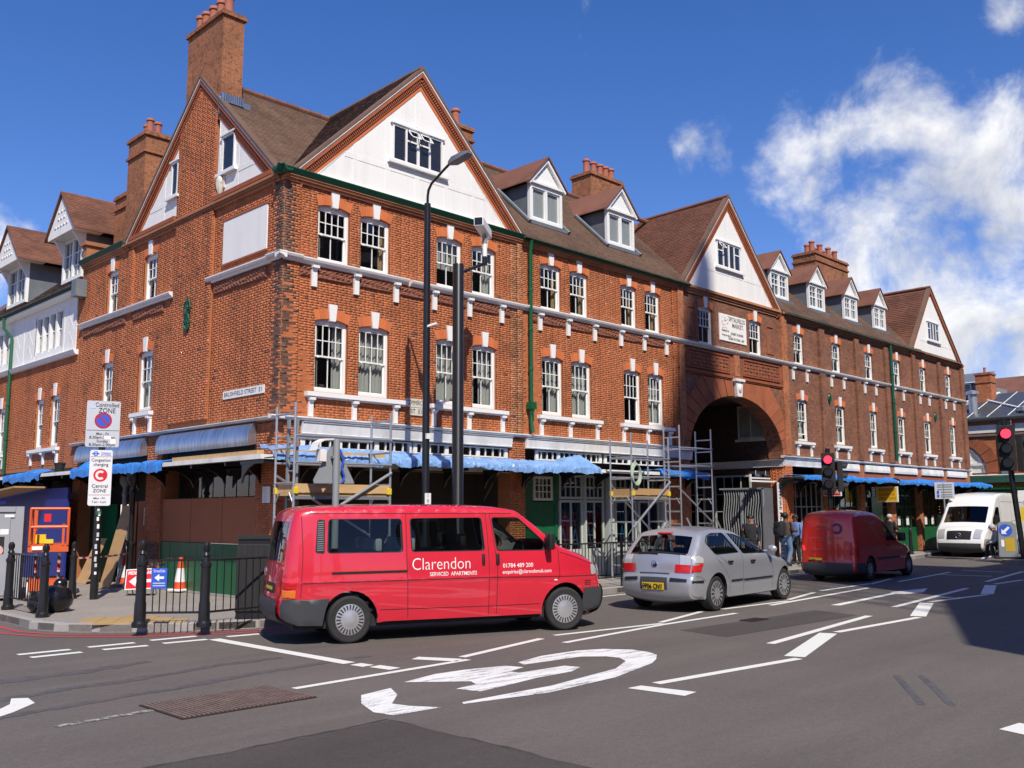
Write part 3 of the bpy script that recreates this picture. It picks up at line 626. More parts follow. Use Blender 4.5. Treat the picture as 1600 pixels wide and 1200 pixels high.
def cap(F, u0, u1, parent, z=3.49, d=.12, m=None):
    b = MB(); b.sweep(F, [(z-.055, -.02), (z-.05, d-.04), (z-.03, d-.02), (z-.01, d), (z+.005, d), (z+.03, -.02)], u0, u1); return b.build('cornice_cap', m or weather, parent)
def fanlights(F, u0, u1, v0, v1, n, parent, d=-.04):
    b = MB(); b.fb(F, u0, u1, v1-.03, v1, d-.04, d); b.fb(F, u0, u1, v0, v0+.03, d-.04, d); w = (u1-u0)/n
    for i in range(n+1): e = .012 if i % 4 else .05; x = min(max(u0+i*w, u0+e), u1-e); b.fb(F, x-e, x+e, v0+.03, v1-.03, d-.04, d)
    o = b.build('fanlight', white, parent); q = MB(); q.fb(F, u0, u1, v0, v1, d-.03, d-.027); q.build('pane', pane, o); return o
def chimney(name, x0, x1, y0, y1, z0, z1, pots, parent, m=None, band=.35, capz=.12):
    b = MB(); b.box(x0, x1, y0, y1, z0, z1-capz); b.box(x0-.05, x1+.05, y0-.05, y1+.05, z1-capz, z1-capz*.4); b.box(x0-.02, x1+.02, y0-.02, y1+.02, z1-capz*.4, z1)
    if band: b.box(x0-.045, x1+.045, y0-.045, y1+.045, z1-band-.07, z1-band)
    o = b.build(name, m or chimbrick, parent); pr = None
    for (x, y, s) in pots:
        q = MB(); chimney_pots(q, [(0, 0, 0)], .095*s, .42*s); p_ = q.build('chimney_pot', pot, o, smooth=True, local=True) if pr is None else link('chimney_pot', pr, o); pr = p_.data
        p_.location = Vector((x, y, z1-.01))-ORG.get(root(parent).name, Vector())
    return o
# ------------------------------------------------------------------ corner building
A = thing('corner_building', 'red brick corner building with a white gable on each street and the tall chimney stack', 'building', (0, 0, .12))
UA_ = [(.77, 1.52, 6.58, 7.69), (1.79, 2.54, 6.58, 7.69), (3.82, 4.57, 6.58, 7.69), (4.87, 5.62, 6.58, 7.69)]
FA_ = [(.76, 1.52, 4.01, 5.40), (1.79, 2.55, 4.01, 5.40), (3.82, 4.58, 4.01, 5.40), (4.88, 5.63, 4.01, 5.40)]
UBr = [(5.36, 6.05, 6.58, 7.66), (7.50, 8.15, 6.58, 7.66)]
FBr = [(5.37, 6.12, 4.03, 5.38), (7.54, 8.20, 4.03, 5.36)]
b = MB(); ws = [hole(w) for w in UA_+FA_]; slab(b, FC, 0, 6.45, 3.42, 8.12, -.12, -.0018, ws)
wb = [hole(w) for w in UBr+FBr]; slab(b, FB, .0, 9.75, 3.42, 8.22, -.12, -.0018, wb)
b.box(.12, 6.45, .9, 1.0, 2.6, 8.1); b.box(.9, 1.0, .9, 9.7, 2.6, 8.1); b.box(.0, 6.4, 3.0, 9.7, 8.0, 8.05)
wallA = b.build('wall', mortar, A)
b = MB(); b.box(.14, 6.4, .88, .9, 2.6, 8.1); b.box(.88, .9, .12, 9.6, 2.6, 8.1); b.box(.13, 6.4, .13, .9, 5.95, 6.05); b.box(.13, .9, .9, 9.6, 5.95, 6.05); b.box(.13, 6.4, .13, .9, 3.5, 3.55); b.box(.13, .9, .9, 9.6, 3.5, 3.55)
for x in (3.2, 6.3): b.box(x, x+.05, .13, .88, 3.5, 8.1)
b.box(.13, .88, 4.5, 4.55, 3.5, 8.1); b.box(.13, .88, 7.0, 7.05, 3.5, 8.1); b.build('room_lining', room, A)
K = Bricks()
K.wall(FC, .36, 6.08, 3.47, 8.02, 0, UA_+FA_, mi=0)
K.wall(FC, .0, .36, 3.47, 7.98, .04, mi=0); K.wall(FC, 6.08, 6.28, 3.47, 8.02, .02, mi=1); K.wall(FC, 6.28, 6.45, 3.47, 8.02, .05, mi=1)
K.wall(FB, .33, 2.66, 3.47, 8.10, 0, rects=[(.54, 2.30, 6.76, 7.70)]); K.wall(FB, -.04, .33, 3.47, 7.98, .04); K.wall(FB, 2.66, 4.36, 3.62, 10.97, .07, slant=lambda m: (max(2.66, 3.40-(11.02-m)*1.1), min(4.36, 3.40+(11.02-m)*1.1))); K.wall(FB, 4.36, 9.7, 3.47, 8.16, 0, UBr+FBr)
K.wall(FB, 6.55, 6.85, 6.4, 8.1, .05)
# glazed blue-black bricks toothed into the corner, and some among the rest
for i, t in enumerate(K.items):
    F, u0, u1, v0, v1, d, mi, full = t
    if d > .03 and (v0 < 8.05) and u1 < (.30 if int(round((v0-3.47)/BH)) % 2 else .19) and u0 < .36 and not (F is FB and u0 > 1) and random.random() < (.75 if v0 < 6.4 else .95): K.items[i] = (*t[:6], 2, full)
    elif random.random() < .035: K.items[i] = (*t[:6], random.choice((1, 1, 2)), full)
K.make(A, [brick, brick2, bluebrick])
b = MB()
for z in (3.47,): b.poly(FB, [(2.68, 3.62), (4.34, 3.62), (4.34, 10.1), (3.45, 10.95), (3.35, 10.95), (2.68, 10.3)], -.1, .068)
b.fb(FC, .0, .35, 3.47, 7.98, -.01, .038); b.fb(FB, -.03, .32, 3.47, 7.98, -.01, .038); b.fb(FC, 6.29, 6.44, 3.47, 8.0, -.01, .048); b.fb(FB, 6.56, 6.84, 6.4, 8.1, -.01, .048); each(b, 'pilaster', mortar, A)
for i, w in enumerate(UA_): lintel(FC, w, A); keystone(FC, w, A); sash(FC, w, A, cur=('none', 'edge', 'blind', 'half')[i])
for i, w in enumerate(FA_): lintel(FC, w, A); keystone(FC, w, A); sash(FC, w, A, cur=('half', 'full', 'full', 'half')[i])
for w in UBr: lintel(FB, w, A); keystone(FB, w, A); sash(FB, w, A, cols=3, cur='blind')
for w in FBr: lintel(FB, w, A); keystone(FB, w, A); sash(FB, w, A, cols=3, cur='full')
stringcourse(FC, -.02, 2.98, A); stringcourse(FC, 3.05, 6.5, A, SZ-.01); stringcourse(FC, -.17, .36, A, SZ+.012, .17)
stringcourse(FB, .35, 2.80, A); stringcourse(FB, -.165, .35, A, SZ+.012, .17); stringcourse(FB, 4.44, 9.65, A)
for u in (.69, 1.685, 2.695, 3.745, 4.775, 5.785): bracket(FC, u, A)
for u0, u1 in ((.37, .62), (.76, 1.61), (1.76, 2.62), (2.78, 3.67), (3.82, 4.7), (4.85, 5.71), (5.86, 6.08)): frieze_band(FC, u0, u1, 6.2, 6.43, A)
frieze_band(FB, .5, 2.6, 6.18, 6.44, A); frieze_band(FB, 4.9, 6.5, 6.2, 6.44, A); frieze_band(FB, 6.9, 9.5, 6.2, 6.44, A)
sill(FC, .55, 2.98, A, apron=(.68, 1.685, 2.71)); sill(FC, 3.62, 5.93, A, apron=(3.745, 4.765, 5.80)); sill(FB, 5.22, 6.25, A, apron=(5.32, 6.12)); sill(FB, 7.4, 8.35, A, apron=(7.5, 8.2))
# eaves
b = MB()
for k, (z, d) in enumerate(((8.02, .05), (8.075, .09), (8.12, .12))): b.fb(FC, -.02, 6.45, z, z+.052, -.1, d); b.fb(FB, .1, 7.1, z, z+.052, -.1, d); b.fb(FB, 7.1, 9.7, z, z+.052, -.1, d-.02)
b.build('eaves_course', brick2, A)
gutter(FC, -.26, 6.5, 8.17, A, .13); gutter(FB, -.26, .16, 8.17, A, .13); gutter(FB, 7.05, 9.75, 8.2, A, .10)
b = MB(); b.fb(FB, .57, 2.28, 6.78, 7.68, -.05, .02); b.build('blank_panel', cream if False else plaster, A)
b = MB(); b.fb(FB, .54, 2.32, 6.74, 6.775, -.05, .04); b.fb(FB, .54, 2.32, 7.685, 7.72, -.05, .03); b.build('panel_frame', terra, A)
# gables
verge(FC, (.12, 8.22), (3.29, 11.34), (6.44, 8.25), A)
gable_panels(FC, ((.52, 8.27), (3.29, 10.95), (6.06, 8.27)), (8.90,), [(1.6, 8.27, 9.25), (2.42, 8.27, 10.0), (3.22, 8.27, 8.95), (3.22, 10.0, 10.8), (4.05, 8.27, 10.1), (4.88, 8.27, 9.4)], A, (2.5, 3.95, 9.0, 10))
casement(FC, 2.53, 3.93, 9.09, 9.9, A, 4, (1, 2), (1, 2))
b = MB(); b.fb(FC, .3, 6.3, 8.17, 8.27, -.1, .10); each(b, 'gable_sill', white, A)
verge(FB, (.10, 8.2), (3.40, 11.22), (6.95, 8.17), A)
gable_panels(FB, ((4.40, 8.29), (4.42, 10.05), (6.46, 8.29)), (8.72,), [(5.1, 8.3, 9.4)], A, None)
gable_panels(FB, ((.52, 8.29), (2.56, 10.15), (2.60, 8.29)), (8.68,), [(1.78, 8.3, 9.4)], A, None)
casement(FB, 1.88, 2.42, 8.76, 9.55, A, 1, (), ()); casement(FB, 4.40, 4.74, 8.8, 9.6, A, 1, (), ())
b = MB(); b.fb(FB, .3, 2.62, 8.19, 8.285, -.1, .12); b.fb(FB, 4.38, 6.75, 8.19, 8.285, -.1, .12); each(b, 'gable_sill', terra, A)
b = MB(); b.fb(FB, 2.25, 2.5, 8.42, 8.66, .02, .07); b.ball((-.1, 2.38, 8.56), (.06, .11, .13), 12); b.lathe([(.02, -.16), (.09, 0), (.1, .1)], (-.08, 2.38, 8.42), 8); b.build('carved_mask', cream, A, smooth=True)
# iron tie plate
b = MB(); c = (-.03, 3.6, 5.92)
b.tube([(-.09, 3.6, 5.54), (-.1, 3.6, 6.30)], .025, 6)
for s in (-1, 1):
    for z0, rr in ((6.08, .14), (5.85, .1), (5.68, .1)): b.tube([(-.1, 3.6+s*(rr*math.sin(a)), z0+rr*1.1*math.cos(a)) for a in [i*math.pi/8 for i in range(9)]], .018, 5)
    b.tube([(-.1, 3.6+s*.05, 5.62), (-.1, 3.6+s*.13, 5.75), (-.1, 3.6+s*.07, 5.9)], .02, 5)
b.ball((-.1, 3.6, 6.08), (.03, .07, .07), 8); b.build('iron_tie_plate', dgreen, A)
# roofs: two crossing ridges
b = MB(); b.add([(-.11, .08, 8.18), (-.11, 3.42, 11.2), (-.11, 6.97, 8.13), (6.3, .08, 8.18), (6.3, 3.42, 11.22), (6.3, 6.97, 8.13)], [(3, 5, 4), (0, 3, 4, 1), (1, 4, 5, 2)])
b.add([(.12, -.12, 8.20), (3.29, -.12, 11.32), (6.46, -.12, 8.23), (.12, 7.0, 8.05), (3.29, 7.0, 11.1), (6.46, 7.0, 8.1)], [(3, 4, 5), (0, 1, 4, 3), (1, 2, 5, 4)])
rfA = b.build('roof', tile, A)
s1 = math.hypot(3.34, 3.02)
tiles((-.11, .08, 8.19), (1, 0, 0), (0, 3.34, 3.02), 4.2, s1, 'roof_tiles', tile, A, clip=lambda x, y: x-.11 < .35+(y/s1)*3.5)
tiles((.12, -.12, 8.21), (0, 1, -.02), (3.17, 0, 3.11), 3.8, 4.44, 'roof_tiles', tile, A, clip=lambda x, y: x-.12 < .25+y/4.44*3.5)
tiles((6.46, -.12, 8.24), (0, 1, -.02), (-3.17, 0, 3.09), 3.2, 4.42, 'roof_tiles', tile, A)
ridge_tiles((-.1, 3.42, 11.23), (3.3, 3.42, 11.25), A); ridge_tiles((3.29, -.11, 11.34), (3.29, 3.4, 11.26), A, tile)
chimney('chimney_stack', -.055, .44, 2.56, 4.16, 10.0, 12.5, [(.18, 2.78, 1.15), (.18, 3.12, 1.1), (.18, 3.46, 1.1), (.18, 3.80, 1.0), (.18, 4.06, .9)], A, band=0)
b = MB(); b.box(-.1, .46, 2.53, 2.56, 10.1, 10.5); b.box(.44, .62, 2.5, 3.3, 10.3, 10.5)
for i in range(10): b.box(-.08+i*.05, -.02+i*.05, 2.44, 2.55, 10.37-.0*i, 10.56)
b.build('lead_flashing', leadshine, A)
chimney('chimney_stack', .30, .92, 7.0, 8.0, 8.1, 11.2, [(.5, 7.25, 1), (.75, 7.35, 1.0), (.62, 7.7, 1.15)], A, midbrick if False else None, band=.5)
chimney('chimney_stack', .6, 1.3, 8.6, 9.4, 8.2, 10.1, [(.8, 8.85, 1.0), (1.05, 9.0, 1)], A)
chimney('chimney_stack', 7.15, 7.85, 3.2, 3.9, 10.4, 12.32, [(7.48, 3.5, 1.3)], A)
# ------------------------------------------------------------------ corner building, ground floor
G0 = .12
b = MB()
for F, u0, u1 in ((FC, 0, .49), (FC, 6.05, 6.55), (FB, .0, .73), (FB, 4.66, 5.41), (FB, 9.2, 9.75)): b.fb(F, u0+.006, u1-.006, G0, 3.42, -.40, -.002)
each(b, 'pier_core', mortar, A)
K = Bricks()
for F, u0, u1 in ((FB, 0, .73), (FB, 4.66, 5.41), (FC, 0, .49), (FC, 6.05, 6.55), (FB, 9.2, 9.75)):
    K.wall(F, u0, u1, 1.1, 3.40, 0, mi=0); K.wall(F, u0, u1, G0, 1.1, .012, mi=1)
K.wall(lambda u, v, d: (u, .73+d, v), .0, .4, G0, 3.4, 0); K.wall(lambda u, v, d: (.49+d, u, v), .0, .4, G0, 3.4, 0)
K.make(A, [brick, bluebrick], single=120)
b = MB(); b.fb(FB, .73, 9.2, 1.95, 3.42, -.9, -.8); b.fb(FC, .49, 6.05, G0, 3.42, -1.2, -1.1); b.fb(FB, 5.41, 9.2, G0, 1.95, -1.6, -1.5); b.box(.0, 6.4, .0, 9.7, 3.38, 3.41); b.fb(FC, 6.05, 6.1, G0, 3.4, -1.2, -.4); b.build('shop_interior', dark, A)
cornice(FC, .49, 6.08, A); cap(FC, -.2, 6.5, A); cap(FB, -.2, 9.75, A, m=weather); cornice(FC, 6.0, 6.01, A) if False else None
# lead-dressed rolls over the side-street shop fronts
for u0, u1 in ((.74, 4.65), (5.42, 9.18)):
    b = MB(); b.sweep(FB, [(3.10+.32*math.sin(a)*1.0, .02+.16*math.cos(a)) for a in [i*math.pi/16 for i in range(-2, 9)]]+[(3.42, -.2), (3.05, -.2)], u0, u1); b.build('lead_fascia', leadshine, A, smooth=True)
    b = MB(); b.fb(FB, u0, u1, 2.72, 3.05, -.18, -.13); b.build('fascia_board', navy if False else blackm, A)
fanlights(FC, .52, 3.2, 2.93, 3.16, 12, A); fanlights(FC, 3.25, 6.02, 2.93, 3.16, 12, A)
b = MB(); b.fb(FC, .49, 6.05, 2.6, 2.92, -.12, -.04); b.build('fascia_board', weather, A)
# boarded openings on the side street
for i, (u0, u1) in enumerate(((.75, 2.05), (2.06, 3.35), (3.36, 4.64))):
    b = MB(); b.fb(FB, u0, u1, 1.13, 2.02, -.08, -.06+.004*i); b.build('boarding', plybrown, A)
b = MB(); b.fb(FB, .74, 4.65, 1.95, 2.62, -.5, -.45); wn = b.build('shop_window', blackm, A)
for i in range(8):
    b = MB(); b.fb(FB, .78+i*.485, .78+i*.485+.44, 2.05, 2.58, -.45, -.44); b.build('pane', pane, wn)
for i in range(26):
    b = MB(); x = .75+i*.15; b.fb(FB, x, x+.146, .16, 1.12, -.07, -.04+random.uniform(0, .006)); b.build('green_board', green, A)
b = MB(); b.fb(FB, .74, 4.65, G0, .16, -.2, -.02); b.build('plinth', kerbm, A)
for u0, u1, m, z1, d in ((5.42, 6.3, plybrown, 2.0, -.25), (6.5, 6.95, plybrown, 2.0, -.3), (6.31, 6.48, dark, 2.1, -.5), (7.6, 8.3, green, 1.95, -.3), (8.32, 9.18, green, 1.95, -.3)):
    b = MB(); b.fb(FB, u0, u1, .14, z1, d-.04, d); b.build('boarding' if m is plybrown else 'door_leaf', m, A)
b = MB(); b.fb(FB, 5.75, 6.0, 1.45, 1.85, -.25, -.246); b.build('notice_sheet', weather, A)
b = MB(); b.fb(FB, .15, .42, 1.9, 2.2, .014, .03); b.build('notice_plate', weather, A)
# cast-iron columns under the canopy
def column(x, y, parent, z1=2.6, m=None):
    b = MB(); b.lathe([(.11, 0), (.11, .12), (.085, .16), (.075, .9), (.1, .93), (.1, .97), (.06, 1.0), (.052, 2.0), (.075, 2.05), (.055, 2.1), (.05, 2.2), (.13, 2.32), (.13, z1-G0)], (x, y, G0), 14); return b.build('column', m or black, parent, smooth=True)
column(-.42, 5.1, A); column(.2, 6.95, A, m=greysteel)
# canopy: a flat boarded roof on brackets round the corner
def canopy(F, u0, u1, parent, z=2.66, d=.80, m=None):
    b = MB(); b.fb(F, u0, u1, z-.02, z+.06, d-.06, d); o = b.build('canopy_edge', m or weather, parent)
    b = MB(); b.poly(lambda a, v, dd: F(dd, v, a), [(-.1, z+.12), (d-.062, z+.0), (d-.062, z-.015), (-.1, z+.06)], u0, u1); b.build('canopy_deck', greysteel, parent)
    b = MB(); n = max(2, int((u1-u0)/1.2))
    for i in range(n+1):
        u = u0+.05+(u1-u0-.1)*i/n; b.fb(F, u-.025, u+.025, z-.09, z-.022, -.05, d-.07); b.poly(lambda a, v, dd: F(dd, v, a), [(0, z-.092), (.42, z-.092), (.25, z-.15), (.08, z-.27), (0, z-.42)], u-.018, u+.018)
    each(b, 'canopy_bracket', black, parent)
canopy(FB, -.80, 9.75, A); canopy(FC, -.735, 6.5, A, m=weather)
b = MB(); b.fb(FB, -.6, 2.6, 2.722, 2.80, .62, .76); b.build('canopy_board', timber, A)
b = MB(); b.fb(FC, -.5, 1.9, 2.722, 2.82, .64, .76); b.build('canopy_board', timber, A)
text('street_name', 'BRUSHFIELD STREET  E1', .12, (-.0215, 1.28, 4.045), (0, -1, 0), (0, 0, 1), black, A, width=1.42)
b = MB(); b.fb(FB, .50, 2.06, 3.965, 4.125, -.02, .018); s_ = b.build('street_name_plate', white, A)
b = MB(); b.poly(FC, [(2.98, 3.93), (3.02, 3.89), (3.52, 3.89), (3.56, 3.93), (3.56, 4.03), (3.52, 4.07), (3.02, 4.07), (2.98, 4.03)], .0, .025); b.fb(FC, 3.1, 3.44, 3.72, 3.88, 0, .025); b.build('street_name_plate', cream, A)
text('street_name', 'COMMERCIAL', .13, (3.27, -.028, 3.98), (1, 0, 0), (0, 0, 1), black, A, width=.52); text('street_name', 'ST  E1', .13, (3.27, -.028, 3.80), (1, 0, 0), (0, 0, 1), black, A, width=.3)
# ------------------------------------------------------------------ plain middle range beside it
B = thing('shop_terrace', 'red brick range with two slate-cheeked dormers and the green downpipe, left of the archway', 'building', (9.65, 0, .12))
UB_ = [(7.13, 7.88, 6.58, 7.70), (8.21, 8.92, 6.58, 7.70), (10.26, 10.95, 6.58, 7.70), (11.32, 12.02, 6.58, 7.70)]
FB_ = [(7.15, 7.91, 4.01, 5.40), (8.23, 8.99, 4.01, 5.40), (10.32, 11.05, 4.01, 5.40), (11.37, 12.08, 4.01, 5.40)]
b = MB(); slab(b, FC, 6.452, 12.78, 3.42, 8.12, -.12, -.0018, [hole(w) for w in UB_+FB_]); b.build('wall', mortar, B)
b = MB(); b.box(6.5, 12.75, .9, .95, 2.6, 8.1); b.box(6.5, 12.7, .13, .9, 5.95, 6.05); b.box(6.5, 12.7, .13, .9, 3.5, 3.55); b.box(9.6, 9.65, .13, .9, 3.5, 8.1); b.box(6.5, 12.75, .13, .95, 8.06, 8.1); b.build('room_lining', room, B)
K = Bricks(); K.wall(FC, 6.452, 12.55, 3.47, 8.02, 0, UB_+FB_, mi=0); K.wall(FC, 12.55, 12.78, 3.47, 8.02, .04)
for i, t in enumerate(K.items):
    if random.random() < .05: K.items[i] = (*t[:6], 1, t[7])
K.make(B, [brick, brick2])
for i, w in enumerate(UB_): lintel(FC, w, B); keystone(FC, w, B); sash(FC, w, B, cur=('edge', 'edge', 'edge', 'edge')[i])
for i, w in enumerate(FB_): lintel(FC, w, B); keystone(FC, w, B); sash(FC, w, B, cur=('half', 'full', 'none', 'full')[i])
stringcourse(FC, 6.52, 12.8, B)
for u in (7.08, 8.105, 9.13, 10.21, 11.225, 12.245): bracket(FC, u, B)
for u0, u1 in ((6.75, 7.0), (7.16, 8.03), (8.18, 9.05), (9.21, 10.13), (10.29, 11.15), (11.3, 12.17)): frieze_band(FC, u0, u1, 6.2, 6.43, B)
sill(FC, 6.97, 9.31, B, apron=(7.1, 8.14, 9.17)); sill(FC, 10.13, 12.46, B, apron=(10.25, 11.29, 12.3))
b = MB()
for z, d in ((8.02, .05), (8.075, .09), (8.12, .12)): b.fb(FC, 6.5, 12.8, z, z+.052, -.1, d)
b.build('eaves_course', brick2, B); gutter(FC, 6.53, 13.25, 8.16, B, .13)
downpipe([(6.62, -.2, 8.15), (6.66, -.12, 7.9), (6.66, -.11, 4.1), (6.66, -.11, 3.75), (6.66, -.16, 3.55)], B, hopper=(6.66, -.12, 4.1), m=green)
cornice(FC, 6.55, 12.72, B); cap(FC, 6.5, 13.3, B); fanlights(FC, 6.95, 9.4, 2.93, 3.16, 12, B); fanlights(FC, 9.5, 12.6, 2.93, 3.16, 12, B)
b = MB(); b.add([(6.4, -.22, 8.17), (13.3, -.22, 8.17), (13.3, 2.95, 11.2), (6.4, 2.95, 11.2), (6.4, 6, 8.1), (13.3, 6, 8.1)], [(0, 1, 2, 3), (3, 2, 5, 4), (0, 3, 4), (1, 5, 2)]); b.build('roof', tile, B)
tiles((6.4, -.22, 8.18), (1, 0, 0), (0, 3.17, 3.03), 6.9, 4.38, 'roof_tiles', tile, B); ridge_tiles((6.5, 2.95, 11.25), (15.6, 2.95, 11.25), B)
def dormer(F, u0, u1, v0, v1, va, yb, parent, depth=1.9, over=.1, lights=2, simple=False):
    """gabled dormer: lead cheeks, tiled roof, white pediment and paired casements"""
    c = (u0+u1)/2; b = MB(); b.fb(F, u0+.02, u1-.02, v0, v1, -depth, -.06); b.build('dormer_cheek', lead, parent)
    b = MB(); f = .085; b.fb(F, u0, u0+f, v0, v1, -.06, .03); b.fb(F, u1-f, u1, v0, v1, -.06, .03); b.fb(F, u0+f, u1-f, v0, v0+.1, -.06, .03); b.fb(F, u0+f, u1-f, v1-.1, v1, -.06, .03)
    n = lights; w = (u1-u0-2*f)/n; G = []
    for i in range(n):
        x0 = u0+f+i*w; x1 = x0+w
        if i: b.fb(F, x0-.045, x0+.045, v0+.1, v1-.1, -.06, .025)
        for a, e in ((x0+.03, x0+.06), (x1-.06, x1-.03)): b.fb(F, a, e, v0+.1, v1-.1, -.055, .0)
        b.fb(F, x0+.06, x1-.06, v0+.1, v0+.15, -.055, 0); b.fb(F, x0+.06, x1-.06, v1-.14, v1-.1, -.055, 0); G.append((x0+.06, x1-.06, v0+.15, v1-.14))
        if simple:
            b.fb(F, (x0+x1)/2-.01, (x0+x1)/2+.01, v0+.15, v1-.14, -.05, -.005); b.fb(F, x0+.06, x1-.06, (v0+v1)/2-.02, (v0+v1)/2+.02, -.05, -.004)
            b.fb(F, x0+.06, x1-.06, v0+(v1-v0)*.7-.01, v0+(v1-v0)*.7+.01, -.05, -.004)
    wo = b.build('window', white, parent)
    for g in G:
        q = MB(); q.fb(F, *g, -.03, -.026); q.build('pane', pane, wo)
        curtain(F, g[0], g[1], g[2], g[3], -.05, wo, amp=.006, wl=.07) if not simple else None
    b = MB(); b.poly(F, [(u0-.03, v1+.02), (u1+.03, v1+.02), (c, va-.07)], -.06, .02); b.fb(F, u0-.06, u1+.06, v1, v1+.06, -.05, .09); b.build('pediment', white, parent)
    b = MB()
    for a in ((u0-over, v1+.0), (u1+over, v1+.0)):
        k = .075; t = Vector((c-a[0], va-a[1])).normalized(); nn = Vector((t.y, -t.x)); nn = nn if nn.y < 0 else -nn
        P = [a, (c, va), (c, va-k*1.5), (a[0]+nn.x*k, a[1]+nn.y*k)]; b.poly(F, P, .02, .1)
    b.build('bargeboard', white, parent)
    b = MB(); e = .03
    for s in (-1, 1):
        a = (u0-over-.03, v1-.02) if s < 0 else (u1+over+.03, v1-.02)
        b.poly(F, [a, (c, va+.0), (c, va+e+.02), (a[0], a[1]+e)], -depth, .14)
    b.build('dormer_roof', tilered, parent)
    b = MB(); b.fb(F, u0-.1, u1+.15, v0-.1, v0-.005, -.1, .12); b.build('lead_apron', lead, parent)
FD = FY(.6)
for u0, u1 in ((7.38, 8.60), (10.45, 11.66)):
    dormer(FD, u0, u1, 8.98, 9.98, 10.74, .6, B)
    for s in (u0-.13, u1+.13):
        b = MB(); b.tube([(s, .45, 8.9), (s, 1.6, 10.0)], .05, 6); b.build('lead_flashing', lead, B)
chimney('chimney_stack', 12.95, 14.55, 3.2, 4.0, 10.6, 12.45, [(13.15, 3.55, 1.2), (13.5, 3.55, 1.2), (13.83, 3.55, 1.2), (14.12, 3.55, 1.2), (14.4, 3.55, 1.25)], B, band=0)
# shop fronts in the shade of the canopy
canopy(FC, 6.5, 13.0, B)
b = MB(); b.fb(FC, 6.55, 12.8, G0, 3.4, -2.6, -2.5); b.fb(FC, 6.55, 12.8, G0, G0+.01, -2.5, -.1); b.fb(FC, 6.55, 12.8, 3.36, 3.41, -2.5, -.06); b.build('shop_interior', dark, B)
b = MB(); b.fb(FC, 6.55, 7.8, .3, 1.95, -.16, -.12); b.fb(FC, 6.6, 6.66, .4, 1.9, -.12, -.1); b.fb(FC, 7.68, 7.74, .4, 1.9, -.12, -.1); b.fb(FC, 6.6, 7.74, 1.05, 1.12, -.12, -.1); b.build('shop_door', green, B)
b = MB(); b.fb(FC, 6.55, 6.9, 1.95, 2.72, -.14, -.1); b.fb(FC, 7.6, 7.8, 1.95, 2.72, -.14, -.1); each(b, 'door_surround', green, B)
def gridwin(F, u0, u1, v0, v1, nx, ny, parent, m, d=-.12, bar=.025, fr=.06, g=None):
    b = MB(); b.fb(F, u0, u0+fr, v0, v1, d-.06, d); b.fb(F, u1-fr, u1, v0, v1, d-.06, d); b.fb(F, u0+fr, u1-fr, v0, v0+fr, d-.06, d); b.fb(F, u0+fr, u1-fr, v1-fr, v1, d-.06, d)
    for i in range(1, nx): x = u0+fr+(u1-u0-2*fr)*i/nx; b.fb(F, x-bar/2, x+bar/2, v0+fr, v1-fr, d-.05, d-.005)
    for j in range(1, ny): y = v0+fr+(v1-v0-2*fr)*j/ny; b.fb(F, u0+fr, u1-fr, y-bar/2, y+bar/2, d-.049, d-.006)
    o = b.build('shop_window', m, parent); q = MB(); q.fb(F, u0+fr, u1-fr, v0+fr, v1-fr, d-.03, d-.026); q.build('pane', g or shopglass, o); return o
paleg = mat('pale_green_grey_paint', (.42, .45, .42), .6, var=.08)
gridwin(FC, 6.92, 7.58, 1.98, 2.55, 4, 3, B, cream, -.08)
for u0, u1, nx in ((7.86, 8.72, 4), (8.8, 9.55, 4), (10.0, 10.9, 4), (11.0, 11.9, 4)):
    gridwin(FC, u0, u1, 2.02, 2.62, nx, 2, B, paleg); gridwin(FC, u0, u1, .75, 2.0, 2, 1, B, paleg, bar=.05)
    b = MB(); b.fb(FC, u0, u1, .14, .75, -.2, -.11); b.fb(FC, u0+.05, u1-.05, .25, .65, -.11, -.095); b.build('stall_riser', paleg, B)
for x in (9.78, 12.1, 8.76):
    b = MB(); b.fb(FC, x-.1 if x != 8.76 else x-.03, x+.1 if x != 8.76 else x+.03, .14, 2.65, -.25, -.05); each(b, 'shop_post', paleg, B)
b = MB(); b.fb(FC, 12.2, 12.8, .14, 3.4, -.5, .0); each(b, 'pier', midbrick, B)
# ------------------------------------------------------------------ archway block
C = thing('archway_building', 'taller gabled block over the wide brick archway with the painted market board', 'building', (15.9, 0, .12))
UC_ = [(13.91, 14.66, 6.58, 7.68), (16.71, 17.48, 6.58, 7.66)]
b = MB(); ax, aw = 15.87, 2.62
archp = [(ax+aw*math.cos(a), 3.42+1.76*math.sin(a)) for a in [math.pi*i/36 for i in range(37)]]
b.poly(FC, [(12.80, 3.40), (ax-aw, 3.40)]+archp[::-1][1:-1]+[(ax+aw, 3.40), (18.98, 3.40), (18.98, 5.90), (12.80, 5.90)], -.5, .0)
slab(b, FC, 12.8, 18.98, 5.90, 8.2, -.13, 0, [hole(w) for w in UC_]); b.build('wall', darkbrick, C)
for w in UC_: lintel(FC, w, C); keystone(FC, w, C); sash(FC, w, C, cur='none', panes=False)
b = MB(); b.box(12.9, 18.9, .9, .95, 5.95, 8.1); b.box(12.9, 18.9, .14, .9, 5.92, 5.95); b.box(12.9, 18.9, .14, .95, 8.1, 8.15); b.build('room_lining', room, C)
